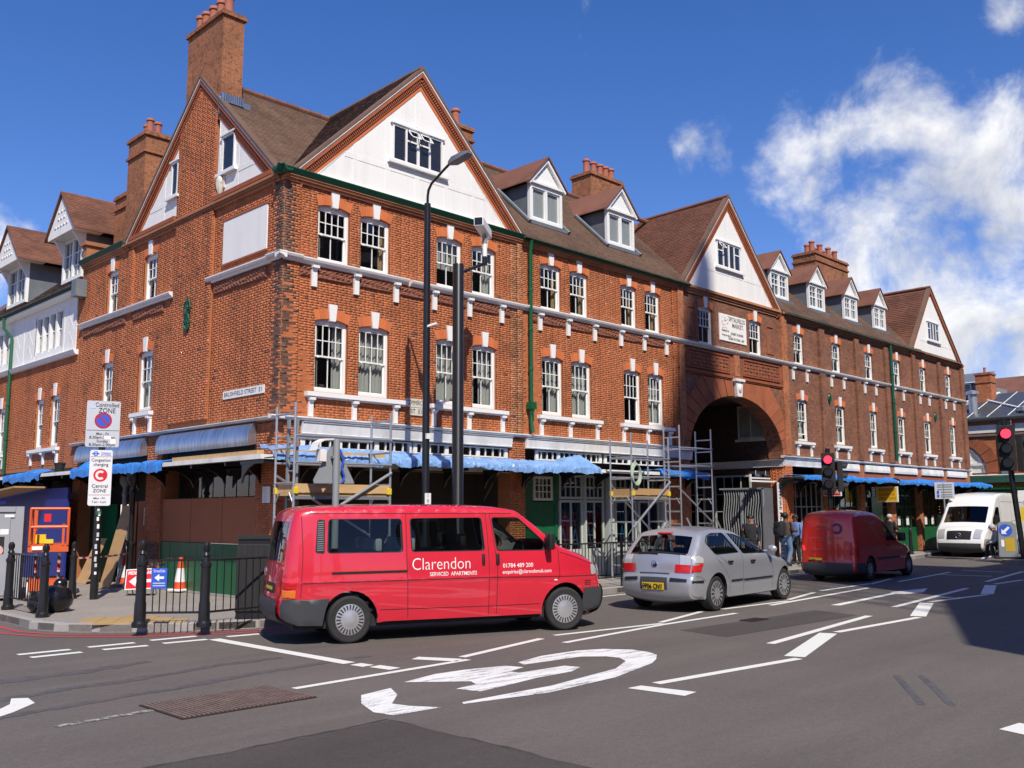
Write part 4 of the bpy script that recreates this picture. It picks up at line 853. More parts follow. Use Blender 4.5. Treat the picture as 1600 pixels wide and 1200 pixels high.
# rubbed-brick voussoirs of the great arch
n = 21
for k in range(n):
    a0, a1 = math.pi*k/n+.006, math.pi*(k+1)/n-.006; b = MB(); P = []
    for s, a in ((0, a0), (0, (a0+a1)/2), (0, a1), (1, a1), (1, (a0+a1)/2), (1, a0)):
        x, z = ax+aw*math.cos(a), 3.42+1.76*math.sin(a)
        if s:
            t = min((5.62-3.42)/max(math.sin(a), .01)/1.76, 1.0+.62/aw*1.0/max(abs(math.cos(a)), .12)); x, z = ax+min(max(aw*math.cos(a)*t, -2.98), 3.02), 3.42+1.76*math.sin(a)*t
        P.append((x, z))
    b.poly(FC, P, -.3, .03+.004*(k % 2)); b.build('voussoir', archbrick, C)
b = MB(); b.poly(FC, [(15.72, 5.16), (15.98, 5.16), (16.05, 5.62), (15.65, 5.62)], -.1, .12); b.fb(FC, 15.60, 16.1, 5.62, 5.7, -.1, .17); b.ball((15.85, -.13, 5.42), (.09, .05, .13), 10); b.build('carved_keystone', weather, C)
b = MB(); b.fb(FC, 12.8, 18.98, 5.70, 5.78, 0, .06); b.fb(FC, 12.8, 18.98, 5.66, 5.70, 0, .035)
for u0, u1 in ((13.25, 15.5), (16.25, 18.5)):
    for z0, z1 in ((5.84, 5.88), (6.34, 6.38)): b.fb(FC, u0, u1, z0, z1, 0, .035)
    for x in (u0, u1-.04): b.fb(FC, x, x+.04, 5.88, 6.34, 0, .035)
    for i in range(12):
        for j in range(4): b.fb(FC, u0+.08+i*.18, u0+.2+i*.18, 5.91+j*.11, 5.97+j*.11, 0, .015+.01*((i+j) % 2))
for u0, u1 in ((13.32, 13.75), (17.75, 18.2)):
    b.fb(FC, u0, u1, 6.72, 6.76, 0, .03); b.fb(FC, u0, u1, 7.6, 7.64, 0, .03); b.fb(FC, u0, u0+.04, 6.76, 7.6, 0, .03); b.fb(FC, u1-.04, u1, 6.76, 7.6, 0, .03)
b.build('moulded_panel', terra, C)
b = MB()
for u0, u1 in ((12.80, 13.06), (15.70, 15.98), (18.62, 18.98)):
    for z0, z1 in (((3.52, 6.43), (6.6, 8.15)) if u0 != 15.70 else ((5.79, 6.43),)): b.fb(FC, u0, u1, z0, z1, 0, .07)
each(b, 'pilaster', midbrick, C)
stringcourse(FC, 12.8, 18.98, C, m=weather)
b = MB(); b.fb(FC, 14.99, 16.5, 6.83, 7.65, 0, .03); b.build('painted_board', plaster, C)
ink = mat('faded_sign_ink', (.16, .12, .11), .9, var=.2, vs_=8)
for tx, sz, u, z, wd in (('SPITALFIELDS', .19, 15.97, 7.52, .92), ('MARKET.', .19, 16.02, 7.34, .66), ('Rebuilt by', .10, 15.3, 7.14, .4), ('ROBERT HORNER', .10, 15.95, 7.08, .72), ('During the reign of', .08, 15.35, 7.0, .5), ('QUEEN VICTORIA  1893', .10, 15.9, 6.92, .9)):
    text('board_lettering', tx, sz, (u, -.0325, z), (1, 0, 0), (0, 0, 1), ink, C, width=wd, bold=.004)
b = MB(); random.seed(11)
for i in range(24): x, z = 15.08+random.random()*.38, 7.2+random.random()*.4; b.fb(FC, x, x+.05, z, z+.02, .03, .0325)
b.build('faded_crest', mat('faded_red_ink', (.5, .2, .16), .9), C)
verge(FC, (12.98, 8.2), (15.62, 11.40), (18.66, 8.17), C, thick=.26)
gable_panels(FC, ((13.32, 8.27), (15.62, 11.02), (18.30, 8.27)), (8.93,), [(14.0, 8.27, 9.1), (14.85, 8.27, 9.9), (15.7, 8.27, 8.95), (15.7, 9.95, 10.9), (16.45, 8.27, 8.95), (17.3, 8.27, 9.4)], C, (14.85, 16.4, 9, 10))
casement(FC, 14.95, 16.28, 9.1, 9.9, C, 4, (0, 3), (0,))
b = MB()
for z, d in ((8.02, .04), (8.09, .08), (8.16, .13)): b.fb(FC, 12.8, 18.98, z, z+.068, -.1, d)
b.build('eaves_course', brick2, C)
b = MB(); b.add([(12.9, -.11, 8.08), (15.62, -.11, 11.38), (18.72, -.11, 8.1), (12.9, 7, 8.0), (15.62, 7, 11.3), (18.72, 7, 8.1)], [(3, 4, 5), (0, 1, 4, 3), (1, 2, 5, 4)]); b.build('roof', tilered, C)
tiles((12.9, -.11, 8.09), (0, 1, 0), (2.72, 0, 3.30), 3.4, 4.27, 'roof_tiles', tilered, C, tw=.12, th=.085); ridge_tiles((15.62, -.1, 11.42), (15.62, 3.2, 11.36), C)
# the passage: side walls, cornices, vault
b = MB(); b.box(12.82, 13.2, .5, 9, G0, 3.4); b.box(18.54, 18.95, .5, 9, G0, 3.4); b.box(12.82, 18.95, 9, 9.3, G0, 8); b.box(12.82, 18.95, .5, 9, 5.3, 5.4); b.box(12.82, 13.2, .5, 9, 3.4, 5.3); b.box(18.54, 18.95, .5, 9, 3.4, 5.3); b.build('passage_wall', shadebrick, C)
FP = lambda u, v, d: (18.54-d, u, v)
cornice(FP, .0, 6, C, 3.42, .16, m=cream); b = MB(); b.fb(FP, .62, 1.62, 4.08, 5.2, 0, .04); b.fb(FP, .55, 1.7, 4.0, 4.08, 0, .1); o = b.build('window', cream, C); b = MB(); b.fb(FP, .70, 1.10, 4.15, 5.12, .04, .045); b.fb(FP, 1.15, 1.55, 4.15, 5.12, .04, .045); b.build('pane', pane, o)
for u in (1.2, 3.0, 5.0): gridwin(FP, u, u+1.4, .5, 2.9, 4, 4, C, paleg, .05)
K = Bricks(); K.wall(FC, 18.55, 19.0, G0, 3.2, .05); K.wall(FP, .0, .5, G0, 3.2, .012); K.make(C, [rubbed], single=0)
b = MB(); b.fb(FC, 18.54, 18.99, G0, 3.4, -.5, .044); b.fb(FC, 12.81, 13.22, G0, 3.4, -.5, .03); each(b, 'pier', midbrick, C)
cap(FC, 18.4, 21.9, C, 3.46, .14); cornice(FC, 18.5, 21.7, C, 3.45, .12, m=weather); cornice(FC, 12.75, 13.3, C, 3.45, .12)
# ------------------------------------------------------------------ long sooty range right of the archway
D = thing('soot_darkened_terrace', 'long sooty brick range with four small dormers and the farthest white gable', 'building', (27, 0, .12))
UD_ = [(19.53, 20.24, 6.58, 7.63), (22.26, 22.98, 6.58, 7.63), (24.93, 25.65, 6.58, 7.60), (27.47, 28.17, 6.55, 7.60), (30.08, 30.76, 6.54, 7.58), (32.83, 33.52, 6.52, 7.57)]
FD_ = [(19.58, 20.32, 4.02, 5.37), (22.32, 23.09, 4.02, 5.37), (25.10, 25.77, 4.02, 5.38), (27.61, 28.35, 4.02, 5.36), (30.20, 30.96, 4.02, 5.35), (33.0, 33.7, 4.02, 5.35)]
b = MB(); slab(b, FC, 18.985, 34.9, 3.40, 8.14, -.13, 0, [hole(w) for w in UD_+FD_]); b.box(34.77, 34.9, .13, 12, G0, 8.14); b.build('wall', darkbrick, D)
b = MB(); b.box(19, 34.7, .9, .95, 3.4, 8.1); b.box(19, 34.7, .14, .9, 5.95, 6.05); b.box(19, 34.7, .14, .9, 3.5, 3.55); b.box(19, 34.7, .14, .95, 8.08, 8.12); b.build('room_lining', room, D)
for i, w in enumerate(UD_): lintel(FC, w, D, n=9); keystone(FC, w, D); sash(FC, w, D, cols=3, cur='blind', panes=False)
for i, w in enumerate(FD_): lintel(FC, w, D, n=9); keystone(FC, w, D); sash(FC, w, D, cols=3, cur=('half', 'full')[i % 2], panes=False, open_=.15 if i == 0 else 0); c = (w[0]+w[1])/2; sill(FC, c-.6, c+.6, D, z=3.99, apron=(c-.46, c+.46))
for i, w in enumerate(UD_): c = (w[0]+w[1])/2; bracket(FC, c-.5, D); bracket(FC, c+.45, D)
b = MB()
for u0, u1, z0 in ((21.22, 21.6, 3.5), (23.98, 24.32, 3.5), (26.55, 26.88, 3.5), (29.2, 29.48, 3.5), (31.9, 32.18, 3.5), (34.5, 34.9, 3.5)):
    for a, c in ((3.52, 6.43), (6.59, 8.0)): b.fb(FC, u0, u1, a, c, 0, .09)
each(b, 'pilaster', brickmat('pilaster_brick', (.26, .092, .045), (.15, .06, .036), (.22, .14, .09)), D)
stringcourse(FC, 18.99, 34.95, D, m=weather)
b = MB()
for z, d in ((8.0, .04), (8.055, .08), (8.11, .12)): b.fb(FC, 18.99, 34.92, z, z+.054, -.1, d)
b.build('eaves_course', brick2, D); gutter(FC, 18.95, 29.5, 8.16, D, .12)
downpipe([(26.98, -.14, 8.1), (26.98, -.14, 3.6)], D, r=.06)
b = MB(); b.add([(18.8, -.2, 8.15), (34.6, -.2, 8.15), (34.6, 2.95, 11.15), (18.8, 2.95, 11.15), (18.8, 6, 8.1), (34.6, 6, 8.1)], [(0, 1, 2, 3), (3, 2, 5, 4), (0, 3, 4), (1, 5, 2)]); b.build('roof', tile, D); ridge_tiles((17, 2.95, 11.2), (32, 2.95, 11.2), D)
tiles((18.8, -.2, 8.16), (1, 0, 0), (0, 3.15, 3.0), 11.5, 4.35, 'roof_tiles', tile, D, tw=.2, th=.12, lift=.016)
for u0, u1 in ((19.2, 20.42), (21.9, 23.12), (24.68, 25.8), (27.28, 28.38)): dormer(FD, u0, u1, 8.92, 9.88, 10.6, .6, D, simple=True)
verge(FC, (29.0, 8.06), (31.55, 11.18), (34.75, 8.05), D, layers=False, thick=.14)
gable_panels(FC, ((29.5, 8.18), (31.74, 10.9), (34.5, 8.18)), (8.8,), [(30.2, 8.2, 8.9), (31.0, 8.2, 9.8), (32.4, 8.2, 9.8), (33.4, 8.2, 9.0)], D, (31, 32.45, 8.8, 9.8))
casement(FC, 31.08, 32.32, 8.88, 9.66, D, 4, (0, 3), ())
b = MB(); b.add([(28.98, -.1, 8.0), (31.55, -.1, 11.16), (34.8, -.1, 7.97), (28.98, 7, 8.0), (31.6, 7, 11.16), (34.8, 7, 7.97)], [(3, 4, 5), (0, 1, 4, 3), (1, 2, 5, 4)]); b.build('roof', tilered, D)
tiles((28.98, -.1, 8.01), (0, 1, 0), (2.57, 0, 3.16), 3.4, 4.07, 'roof_tiles', tilered, D, tw=.2, th=.12, lift=.016); ridge_tiles((31.55, -.1, 11.2), (31.6, 5, 11.2), D)
chimney('chimney_stack', 26.4, 29.35, 2.5, 3.5, 10.6, 12.35, [(26.75, 2.8, 1.25), (27.1, 3.2, 1.1), (27.45, 2.8, 1.25), (27.8, 3.2, 1.2), (28.2, 2.8, 1.3), (28.5, 3.2, 1.2), (28.9, 2.85, 1.35), (29.1, 3.2, 1.2)], D)
for u, z in ((21.9, 5.6), (31.4, 5.6)):
    b = MB(); b.tube([(u+.09*math.cos(a), -.03, z+.14*math.sin(a)) for a in [i*math.pi/6 for i in range(13)]], .025, 5); b.tube([(u, -.03, z-.2), (u, -.03, z+.2)], .025, 5); b.build('iron_tie_plate', dgreen, D)
cap(FC, 21.9, 35.0, D, 3.46, .11); b = MB()
for u0, u1 in ((22.3, 23.9), (24.4, 26.5), (26.95, 29.1), (29.55, 31.8), (32.25, 34.5)): b.sweep(FC, [(3.12, 0), (3.12, .06), (3.2, .07), (3.36, .05), (3.38, .0)], u0, u1)
b.build('shop_cornice', weather, D)
b = MB(); b.fb(FC, 21.75, 34.9, 2.75, 3.10, -.1, -.004); b.build('fascia_board', terra, D)
canopy(FC, 18.3, 35.2, D, z=2.72, d=.85)
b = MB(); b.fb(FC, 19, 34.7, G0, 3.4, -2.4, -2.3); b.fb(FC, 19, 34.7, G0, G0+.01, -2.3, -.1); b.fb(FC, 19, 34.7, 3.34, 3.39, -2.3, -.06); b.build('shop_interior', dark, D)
b = MB()
for u0, u1 in ((21.3, 21.7), (23.95, 24.3), (26.5, 26.9), (29.15, 29.5), (31.85, 32.2), (34.4, 34.9)): b.fb(FC, u0, u1, .14, 3.38, -.4, .03)
each(b, 'pier', midbrick, D)
for i, (u0, u1) in enumerate(((19.05, 21.3), (21.72, 23.93), (24.32, 26.48), (26.92, 29.13), (29.52, 31.83), (32.22, 34.38))):
    gridwin(FC, u0, u1, 1.0, 2.7, 5 if i else 6, 2, D, paleg if i == 0 else green, -.12)
    b = MB(); b.fb(FC, u0, u1, .14, 1.0, -.2, -.11)
    for k in range(3): w = (u1-u0)/3; b.fb(FC, u0+k*w+.08, u0+(k+1)*w-.08, .25, .9, -.11, -.095)
    b.build('stall_riser', paleg if i == 0 else green, D)
b = MB(); b.fb(FC, 25.0, 25.9, .14, 2.2, -.1, -.06); b.fb(FC, 25.08, 25.45, .3, 1.2, -.06, -.045); b.build('shop_door', green, D)
random.seed(5)
for u in (22.3, 23.2, 27.3, 28.1, 29.9, 30.6, 33.0):
    b = MB(); b.fb(FC, u, u+.25, 1.15, 1.5, -.105, -.1); b.build('window_poster', weather, D)
# ------------------------------------------------------------------ lower range along the side street
E_ = thing('gabled_side_range', 'lower side-street range with rendered upper storey and two projecting gabled dormers', 'building', (0, 14, .12))
FE_ = [(12.05, 12.66, 3.5, 4.84), (10.88, 11.54, 3.5, 4.86), (15.2, 15.85, 3.5, 4.84), (16.4, 17.05, 3.5, 4.84)]
b = MB(); slab(b, FB, 9.755, 22, 2.9, 7.5, -.13, -.0018, [hole(w) for w in FE_]+[(10.9, 12.9, 6.15, 7.25), (15.2, 17.2, 6.15, 7.25)]); b.build('wall', mortar, E_)
K = Bricks(); K.wall(FB, 9.755, 18.5, 3.0, 5.85, 0, FE_); K.wall(FB, 9.755, 9.95, 5.85, 7.5, .0); K.make(E_, [brick], single=200)
b = MB(); b.box(.8, .85, 9.8, 22, 2.6, 7.5); b.box(.13, .85, 9.8, 22, 5.6, 5.65); b.box(.13, .85, 9.8, 22, 7.45, 7.5); b.build('room_lining', room, E_)
for w in FE_: lintel(FB, w, E_); keystone(FB, w, E_); sash(FB, w, E_, cols=3, cur='blind', panes=False)
sill(FB, 10.7, 12.85, E_, 3.48, (10.82, 11.8, 12.75), 3.05); sill(FB, 15.0, 17.2, E_, 3.48, (15.1, 16.1, 17.1), 3.05)
b = MB(); slab(b, FB, 9.96, 20, 5.95, 7.42, -.005, .03, [(10.9, 12.9, 6.15, 7.25), (15.2, 17.2, 6.15, 7.25)]); o = b.build('render_band', plaster, E_)
b = MB()
for y in [10.0, 10.8, 13.0, 13.9, 15.1, 17.3, 18.2]: b.fb(FB, y-.06, y+.06, 5.95, 7.42, .03, .036)
for k, y in enumerate((10.4, 13.45, 14.5, 17.75)):
    for s in (-1, 1):
        for z in (6.1, 6.5, 6.9): b.poly(FB, [(y, z+.35), (y+s*.3, z), (y+s*.3, z+.06), (y, z+.41)], .03, .034)
each(b, 'render_relief', plaster, E_)
for y0 in (10.9, 15.2):
    b = MB()
    for i in range(5): b.fb(FB, y0+i*.5-.05, y0+i*.5+.05, 6.15, 7.25, -.1, .03)
    b.fb(FB, y0, y0+2, 6.15, 6.22, -.1, .02); b.fb(FB, y0, y0+2, 7.18, 7.25, -.1, .02)
    for i in range(4): b.fb(FB, y0+i*.5+.05, y0+i*.5+.45, 6.7, 6.73, -.09, -.05)
    o = b.build('window', white, E_)
    for i in range(4): q = MB(); q.fb(FB, y0+i*.5+.05, y0+i*.5+.45, 6.22, 7.18, -.08, -.075); q.build('pane', pane, o)
b = MB(); b.sweep(FB, [(5.83, 0), (5.83, .06), (5.86, .1), (5.95, .14), (5.965, 0)], 9.78, 20); b.build('sill_course', white, E_)
b = MB(); b.sweep(FB, [(7.42, 0), (7.42, .1), (7.46, .25), (7.5, .25), (7.5, 0)], 9.8, 20); b.build('soffit', white, E_)
gutter(FB, 9.8, 20, 7.54, E_, .22); downpipe([(-.3, 14.9, 7.5), (-.28, 14.9, 7.2), (-.09, 14.75, 6.9), (-.09, 14.72, 2.9)], E_, m=green)
b = MB(); b.add([(-.3, 9.76, 7.55), (3.2, 9.76, 10.6), (3.2, 22, 10.6), (-.3, 22, 7.55), (6, 9.76, 8), (6, 22, 8)], [(0, 1, 2, 3), (1, 4, 5, 2), (0, 4, 1)]); b.build('roof', tile, E_)
tiles((-.3, 9.76, 7.57), (0, 1, 0), (3.5, 0, 3.05), 9, 4.6, 'roof_tiles', tile, E_, tw=.14, th=.09)
for y0, y1, za in ((9.98, 11.35, 10.3), (14.2, 15.8, 10.3)):
    F = FX(.05); c = (y0+y1)/2; b = MB(); f = .1
    b.fb(F, y0, y0+f, 7.95, 9.15, -.06, .03); b.fb(F, y1-f, y1, 7.95, 9.15, -.06, .03); b.fb(F, y0+f, y1-f, 7.95, 8.05, -.06, .03); b.fb(F, y0+f, y1-f, 9.05, 9.15, -.06, .03); b.fb(F, c-.05, c+.05, 8.05, 9.05, -.06, .02)
    for s in (c-.3, c+.3): b.fb(F, s-.012, s+.012, 8.05, 9.05, -.05, -.01)
    for z in (8.35, 8.7): b.fb(F, y0+f, y1-f, z-.012, z+.012, -.05, -.012)
    o = b.build('window', white, E_)
    q = MB(); q.fb(F, y0+f, y1-f, 8.05, 9.05, -.04, -.035); q.build('pane', pane, o)
    b = MB(); b.fb(F, y0+.02, y1-.02, 7.9, 9.15, -2.0, -.065); b.build('dormer_cheek', lead, E_)
    b = MB(); b.poly(F, [(y0-.25, 9.25), (y1+.25, 9.25), (c, za-.06)], .32, .36); b.fb(F, y0-.25, y1+.25, 9.15, 9.25, -.4, .36)
    for y in (y0+.03, y1-.03): b.poly(lambda a, v, dd: F(dd, v, a), [(.03, 8.7), (.1, 8.85), (.3, 9.15), (.03, 9.15)], y-.03, y+.03)
    for z in (9.4, 9.6, 9.8):
        for k in (-2, -1, 0, 1, 2):
            if abs(k)*.2 < (za-z)*.55: b.fb(F, c+k*.2-.05, c+k*.2+.05, z, z+.04, .36, .38)
    b.build('jettied_gable', plaster, E_)
    b = MB()
    for s in (-1, 1):
        a = y0-.36 if s < 0 else y1+.36; b.poly(F, [(a, 9.14), (c, za), (c, za+.06), (a, 9.2)], -2.6, .42)
    b.build('dormer_roof', tilered, E_)
    for s in (-1, 1): b = MB(); a = y0-.34 if s < 0 else y1+.34; tiles((-.37, a, 9.21), (1, 0, 0), (0, (c-a), za-9.14), 2.6, math.hypot(c-a, za-9.14), 'roof_tiles', tilered, E_, tw=.12, th=.085)
b = MB(); b.fb(FB, 9.45, 9.75, 7.3, 7.75, .0, .28); b.build('lead_flashing', lead, E_)
b = MB(); b.box(-.02, .5, 9.56, 9.8, 8.2, 8.7); b.box(-.08, .56, 9.5, 9.86, 8.7, 8.8); b.build('parapet_end', brick2, E_)
chimney('chimney_stack', 3.0, 3.7, 15.2, 17.6, 10, 11.35, [(3.3, 15.4+.42*i, .9) for i in range(6)], E_, band=0)
b = MB(); b.fb(FB, 9.76, 20, G0, 2.9, -1.3, -1.2); b.fb(FB, 9.76, 20, 2.75, 3.1, -1.2, -.006); b.build('shop_interior', dark, E_); canopy(FB, 9.76, 20, E_)
# ------------------------------------------------------------------ market hall across the far side street
H = thing('market_hall', 'low brick market hall with white lunette arches and glazed roof beyond the white van', 'building', (43, 2, .12))
FH = FX(42)
b = MB(); la = [(.9+2.2*math.cos(a), 3.55+2.0*math.sin(a)) for a in [math.pi*i/24 for i in range(25)]]
for c0 in (3.3, -2.2):
    L2 = [(c0+1.75*math.cos(a), 3.6+1.65*math.sin(a)) for a in [math.pi*i/20 for i in range(21)]]
    b.poly(FH, [(c0-2.45, 3.4), (c0-1.75, 3.4)]+L2[::-1]+[(c0+1.75, 3.4), (c0+2.45, 3.4), (c0+2.45, 6.2), (c0-2.45, 6.2)], -.5, 0)
b.fb(FH, .85, 6.5, 0, 3.4, -.5, -.3); b.fb(FH, -7, .85, 0, 3.4, -.5, -.3); b.box(42, 60, 5.75, 6, 0, 6.2); b.box(42.5, 43, -8, 5.7, 3.3, 3.4); b.build('wall', midbrick, H)
b = MB()
for c0 in (3.3, -2.2):
    for k in range(11):
        a0, a1 = math.pi*k/11+.01, math.pi*(k+1)/11-.01; b.poly(FH, [(c0+r*math.cos(a), 3.6+r*.94*math.sin(a)) for r, a in ((1.76, a0), (1.76, a1), (2.4, a1), (2.4, a0))], -.4, .03)
b.build('voussoir', archbrick, H)
for c0 in (3.3, -2.2):
    b = MB(); b.poly(FH, [(c0+1.74*math.cos(a), 3.6+1.64*math.sin(a)) for a in [math.pi*i/20 for i in range(21)]], -.2, -.12)
    b.tube([(42.1, c0+1.6*math.cos(a), 3.6+1.5*math.sin(a)) for a in [math.pi*i/20 for i in range(21)]], .06, 6); b.fb(FH, c0-1.7, c0+1.7, 3.98, 4.1, -.2, -.04)
    for s in (-.9, -.3, .3, .9): b.fb(FH, c0+s-.05, c0+s+.05, 3.5, 4.9, -.2, -.08)
    o = b.build('lunette', weather, H)
    for s in (-.6, 0, .6):
        q = MB(); q.fb(FH, c0+s-.24, c0+s+.24, 4.12, 4.8, -.13, -.115); w_ = q.build('window', dark, H)
        q = MB(); q.fb(FH, c0+s-.015, c0+s+.015, 4.12, 4.8, -.116, -.10); q.fb(FH, c0+s-.24, c0+s+.24, 4.45, 4.48, -.116, -.101); q.build('glazing_bar', white, w_)
b = MB(); b.sweep(FH, [(3.1, -.3), (3.1, .1), (3.3, .15), (3.35, .35), (3.45, .4), (3.5, .0)], -8, 6.4); b.fb(FH, .95, 3.9, 5.62, 6.02, 0, .03); b.fb(FH, -4, .1, 5.62, 6.02, 0, .03); b.build('stone_band', weather, H)
b = MB(); b.sweep(FH, [(6.2, 0), (6.25, .15), (6.35, .3), (6.42, .3), (6.44, 0)], -8, 6.3); b.fb(FH, -8, 6.4, 5.45, 5.52, 0, .1); b.fb(FH, .3, .85, 3.5, 6.2, 0, .12); b.build('cornice', lead, H)
b = MB(); b.fb(FH, -8, 6.4, 2.6, 2.72, .0, 1.2); b.fb(FH, -8, 6.4, 2.72, 2.8, 1.1, 1.25)
for y in (-3, 0, 3, 6): b.lathe([(.1, 0), (.07, .3), (.07, 2.3), (.15, 2.5)], (41.2, y, G0), 8)
b.build('canopy', green, H)
slatem = mat('slate_and_glass', (.05, .058, .07), .45, var=.25)
b = MB(); b.add([(42.3, -8, 6.44), (42.3, 7.5, 6.44), (47.5, 7.5, 8.2), (47.5, -8, 8.2)], [(0, 1, 2, 3)]); b.build('roof', slatem, H)
b = MB()
for i in range(15): y = -6.5+i*1.0; b.tube([(42.3, y, 6.46), (47.5, y, 8.22)], .022, 5)
b.tube([(42.3, -1.0, 6.5), (47.5, 4.2, 8.25)], .06, 6); b.tube([(42.3, 6.5, 6.5), (47.5, 2.4, 8.25)], .06, 6); each(b, 'glazing_bar', weather, H)
b = MB(); b.box(47, 52, 3.4, 9, 7.6, 8.9); b.build('monitor_wall', greysteel, H); b = MB(); b.add([(46.6, 3.0, 8.9), (46.6, 9.3, 8.9), (49, 9.3, 9.7), (49, 3.0, 9.7)], [(0, 1, 2, 3)]); b.build('roof', lead, H)
gridwin(FX(46.98), 3.7, 5.2, 7.9, 8.85, 3, 3, H, white, .08); gridwin(FX(46.98), 5.3, 6.8, 7.9, 8.85, 3, 3, H, white, .08)
chimney('chimney_stack', 45.8, 46.6, 2.3, 3.1, 7.2, 9.25, [(46.2, 2.7, .8)], H, midbrick, band=.5)
b = MB(); b.lathe([(.22, 0), (.22, 1.3), (.33, 1.32), (.33, 1.48), (.1, 1.55)], (43.6, 2.55, 6.5), 14); b.build('flue', steel, H, smooth=True)
b = MB(); b.lathe([(.5, 0), (.5, .15), (.65, .2), (.65, .4), (.2, .5)], (43.2, -.4, 6.5), 14); b.build('roof_vent', weather, H, smooth=True)
b = MB(); b.add([(49.5, 6.5, 6.6), (49.5, -40, 6.6), (60, -40, 10.7), (60, 6.5, 10.7)], [(0, 1, 2, 3)]); b.box(49.6, 60, -40, 6.4, 0, 6.6); b.build('far_roof', tilered, H)
stone = mat('portland_stone', (.42, .39, .33), .8, var=.15, vs_=.5, dirt=.3); stock = brickmat('stock_brick', (.33, .24, .13), (.25, .17, .09), (.3, .26, .2))
def backrow(name, label, x0, x1, y0, y1, h, m, bays, roof=None):
    t = thing(name, label, 'building', ((x0+x1)/2, y1, 0)); b = MB(); b.box(x0, x1, y0, y1, 0, h if not roof else min(roof)); b.build('wall', m, t)
    if roof: b = MB(); b.poly(lambda u, v, d: (u, d, v), [(x0, min(roof)), (x1, min(roof)), (x1, roof[1]), (x0, roof[0])], y0, y1); b.build('roof', tile, t)
    else: b = MB(); b.box(x0-.1, x1+.1, y1, y1+.25, h-.3, h); b.build('cornice', weather, t)
    G = lambda u, v, d: (u, y1+d, v); w = (x1-x0)/bays; hh = h if not roof else min(roof)
    for i in range(bays):
        for z in [4+3.2*k for k in range(int((hh-3)/3.2))]:
            q = MB(); q.fb(G, x0+i*w+w*.3, x0+i*w+w*.7, z, z+1.9, 0, .03); o = q.build('window', white, t); q = MB(); q.fb(G, x0+i*w+w*.34, x0+i*w+w*.66, z+.1, z+1.8, .03, .035); q.build('pane', dark, o)
    b = MB(); b.box(x0, x1, y1, y1+.2, .1, 3.2); b.build('shop_front', greysteel, t); return t
# unseen skyline; first three outlines shaped to shade road, post van and kerb
backrow('brick_house', 'brick house with a sloping roof across the street, right of the camera', -1.8, 3.2, -30, -20, 12, stock, 3, (12, 15.6))
backrow('office_block', 'tall pale stone office block across the street, right of the camera', 3.4, 11, -34, -20, 22.5, stone, 5)
backrow('warehouse', 'tall brown brick warehouse across the street beside the stone office block', 11, 17.4, -34, -20, 19.3, darkbrick, 4)
backrow('brick_terrace', 'long yellow brick terrace across the street, farthest right', 17.4, 60, -32, -20, 15, stock, 16)
backrow('stucco_terrace', 'cream stucco terrace across the street, behind the camera', -34, -14, -46, -38, 11, cream, 7)
# unseen crane, added: its solid head is shaped to throw tapering shade on the archway
cr = thing('shadow_crane', 'yellow lattice tower crane on the building site behind the camera', 'crane', (-6.6, -35.0, 0)); cx, cy = -6.3, -34.4; ym = mat('crane_yellow', (.6, .42, .03), .5)
for sx in (-.7, .7):
    for sy in (-.7, .7): b = MB(); b.tube([(cx+sx, cy+sy, 0), (cx+sx, cy+sy, 46)], .07, 6); b.build('mast_leg', ym, cr)
b = MB()
for k in range(30):
    z = k*1.53; q = [(-.7, -.7), (.7, -.7), (.7, .7), (-.7, .7)]
    for i in range(4): b.tube([(cx+q[i][0], cy+q[i][1], z), (cx+q[(i+1) % 4][0], cy+q[(i+1) % 4][1], z+1.53)], .03, 4)
stuff(b.build('lattice', ym, cr))
b = MB(); b.add([(cx+s*.95, cy+t*.8, 47.0) for s, t in ((-1, -1), (1, -1), (1, 1), (-1, 1))]+[(cx+.75+s*.22, cy+t*.2, 53.4) for s, t in ((-1, -1), (1, -1), (1, 1), (-1, 1))], [(0, 3, 2, 1), (4, 5, 6, 7), (0, 1, 5, 4), (1, 2, 6, 5), (2, 3, 7, 6), (3, 0, 4, 7)]); b.box(cx-1.2, cx+1.2, cy-1, cy+1, 46, 47); b.build('shadow_crane_head', ym, cr)
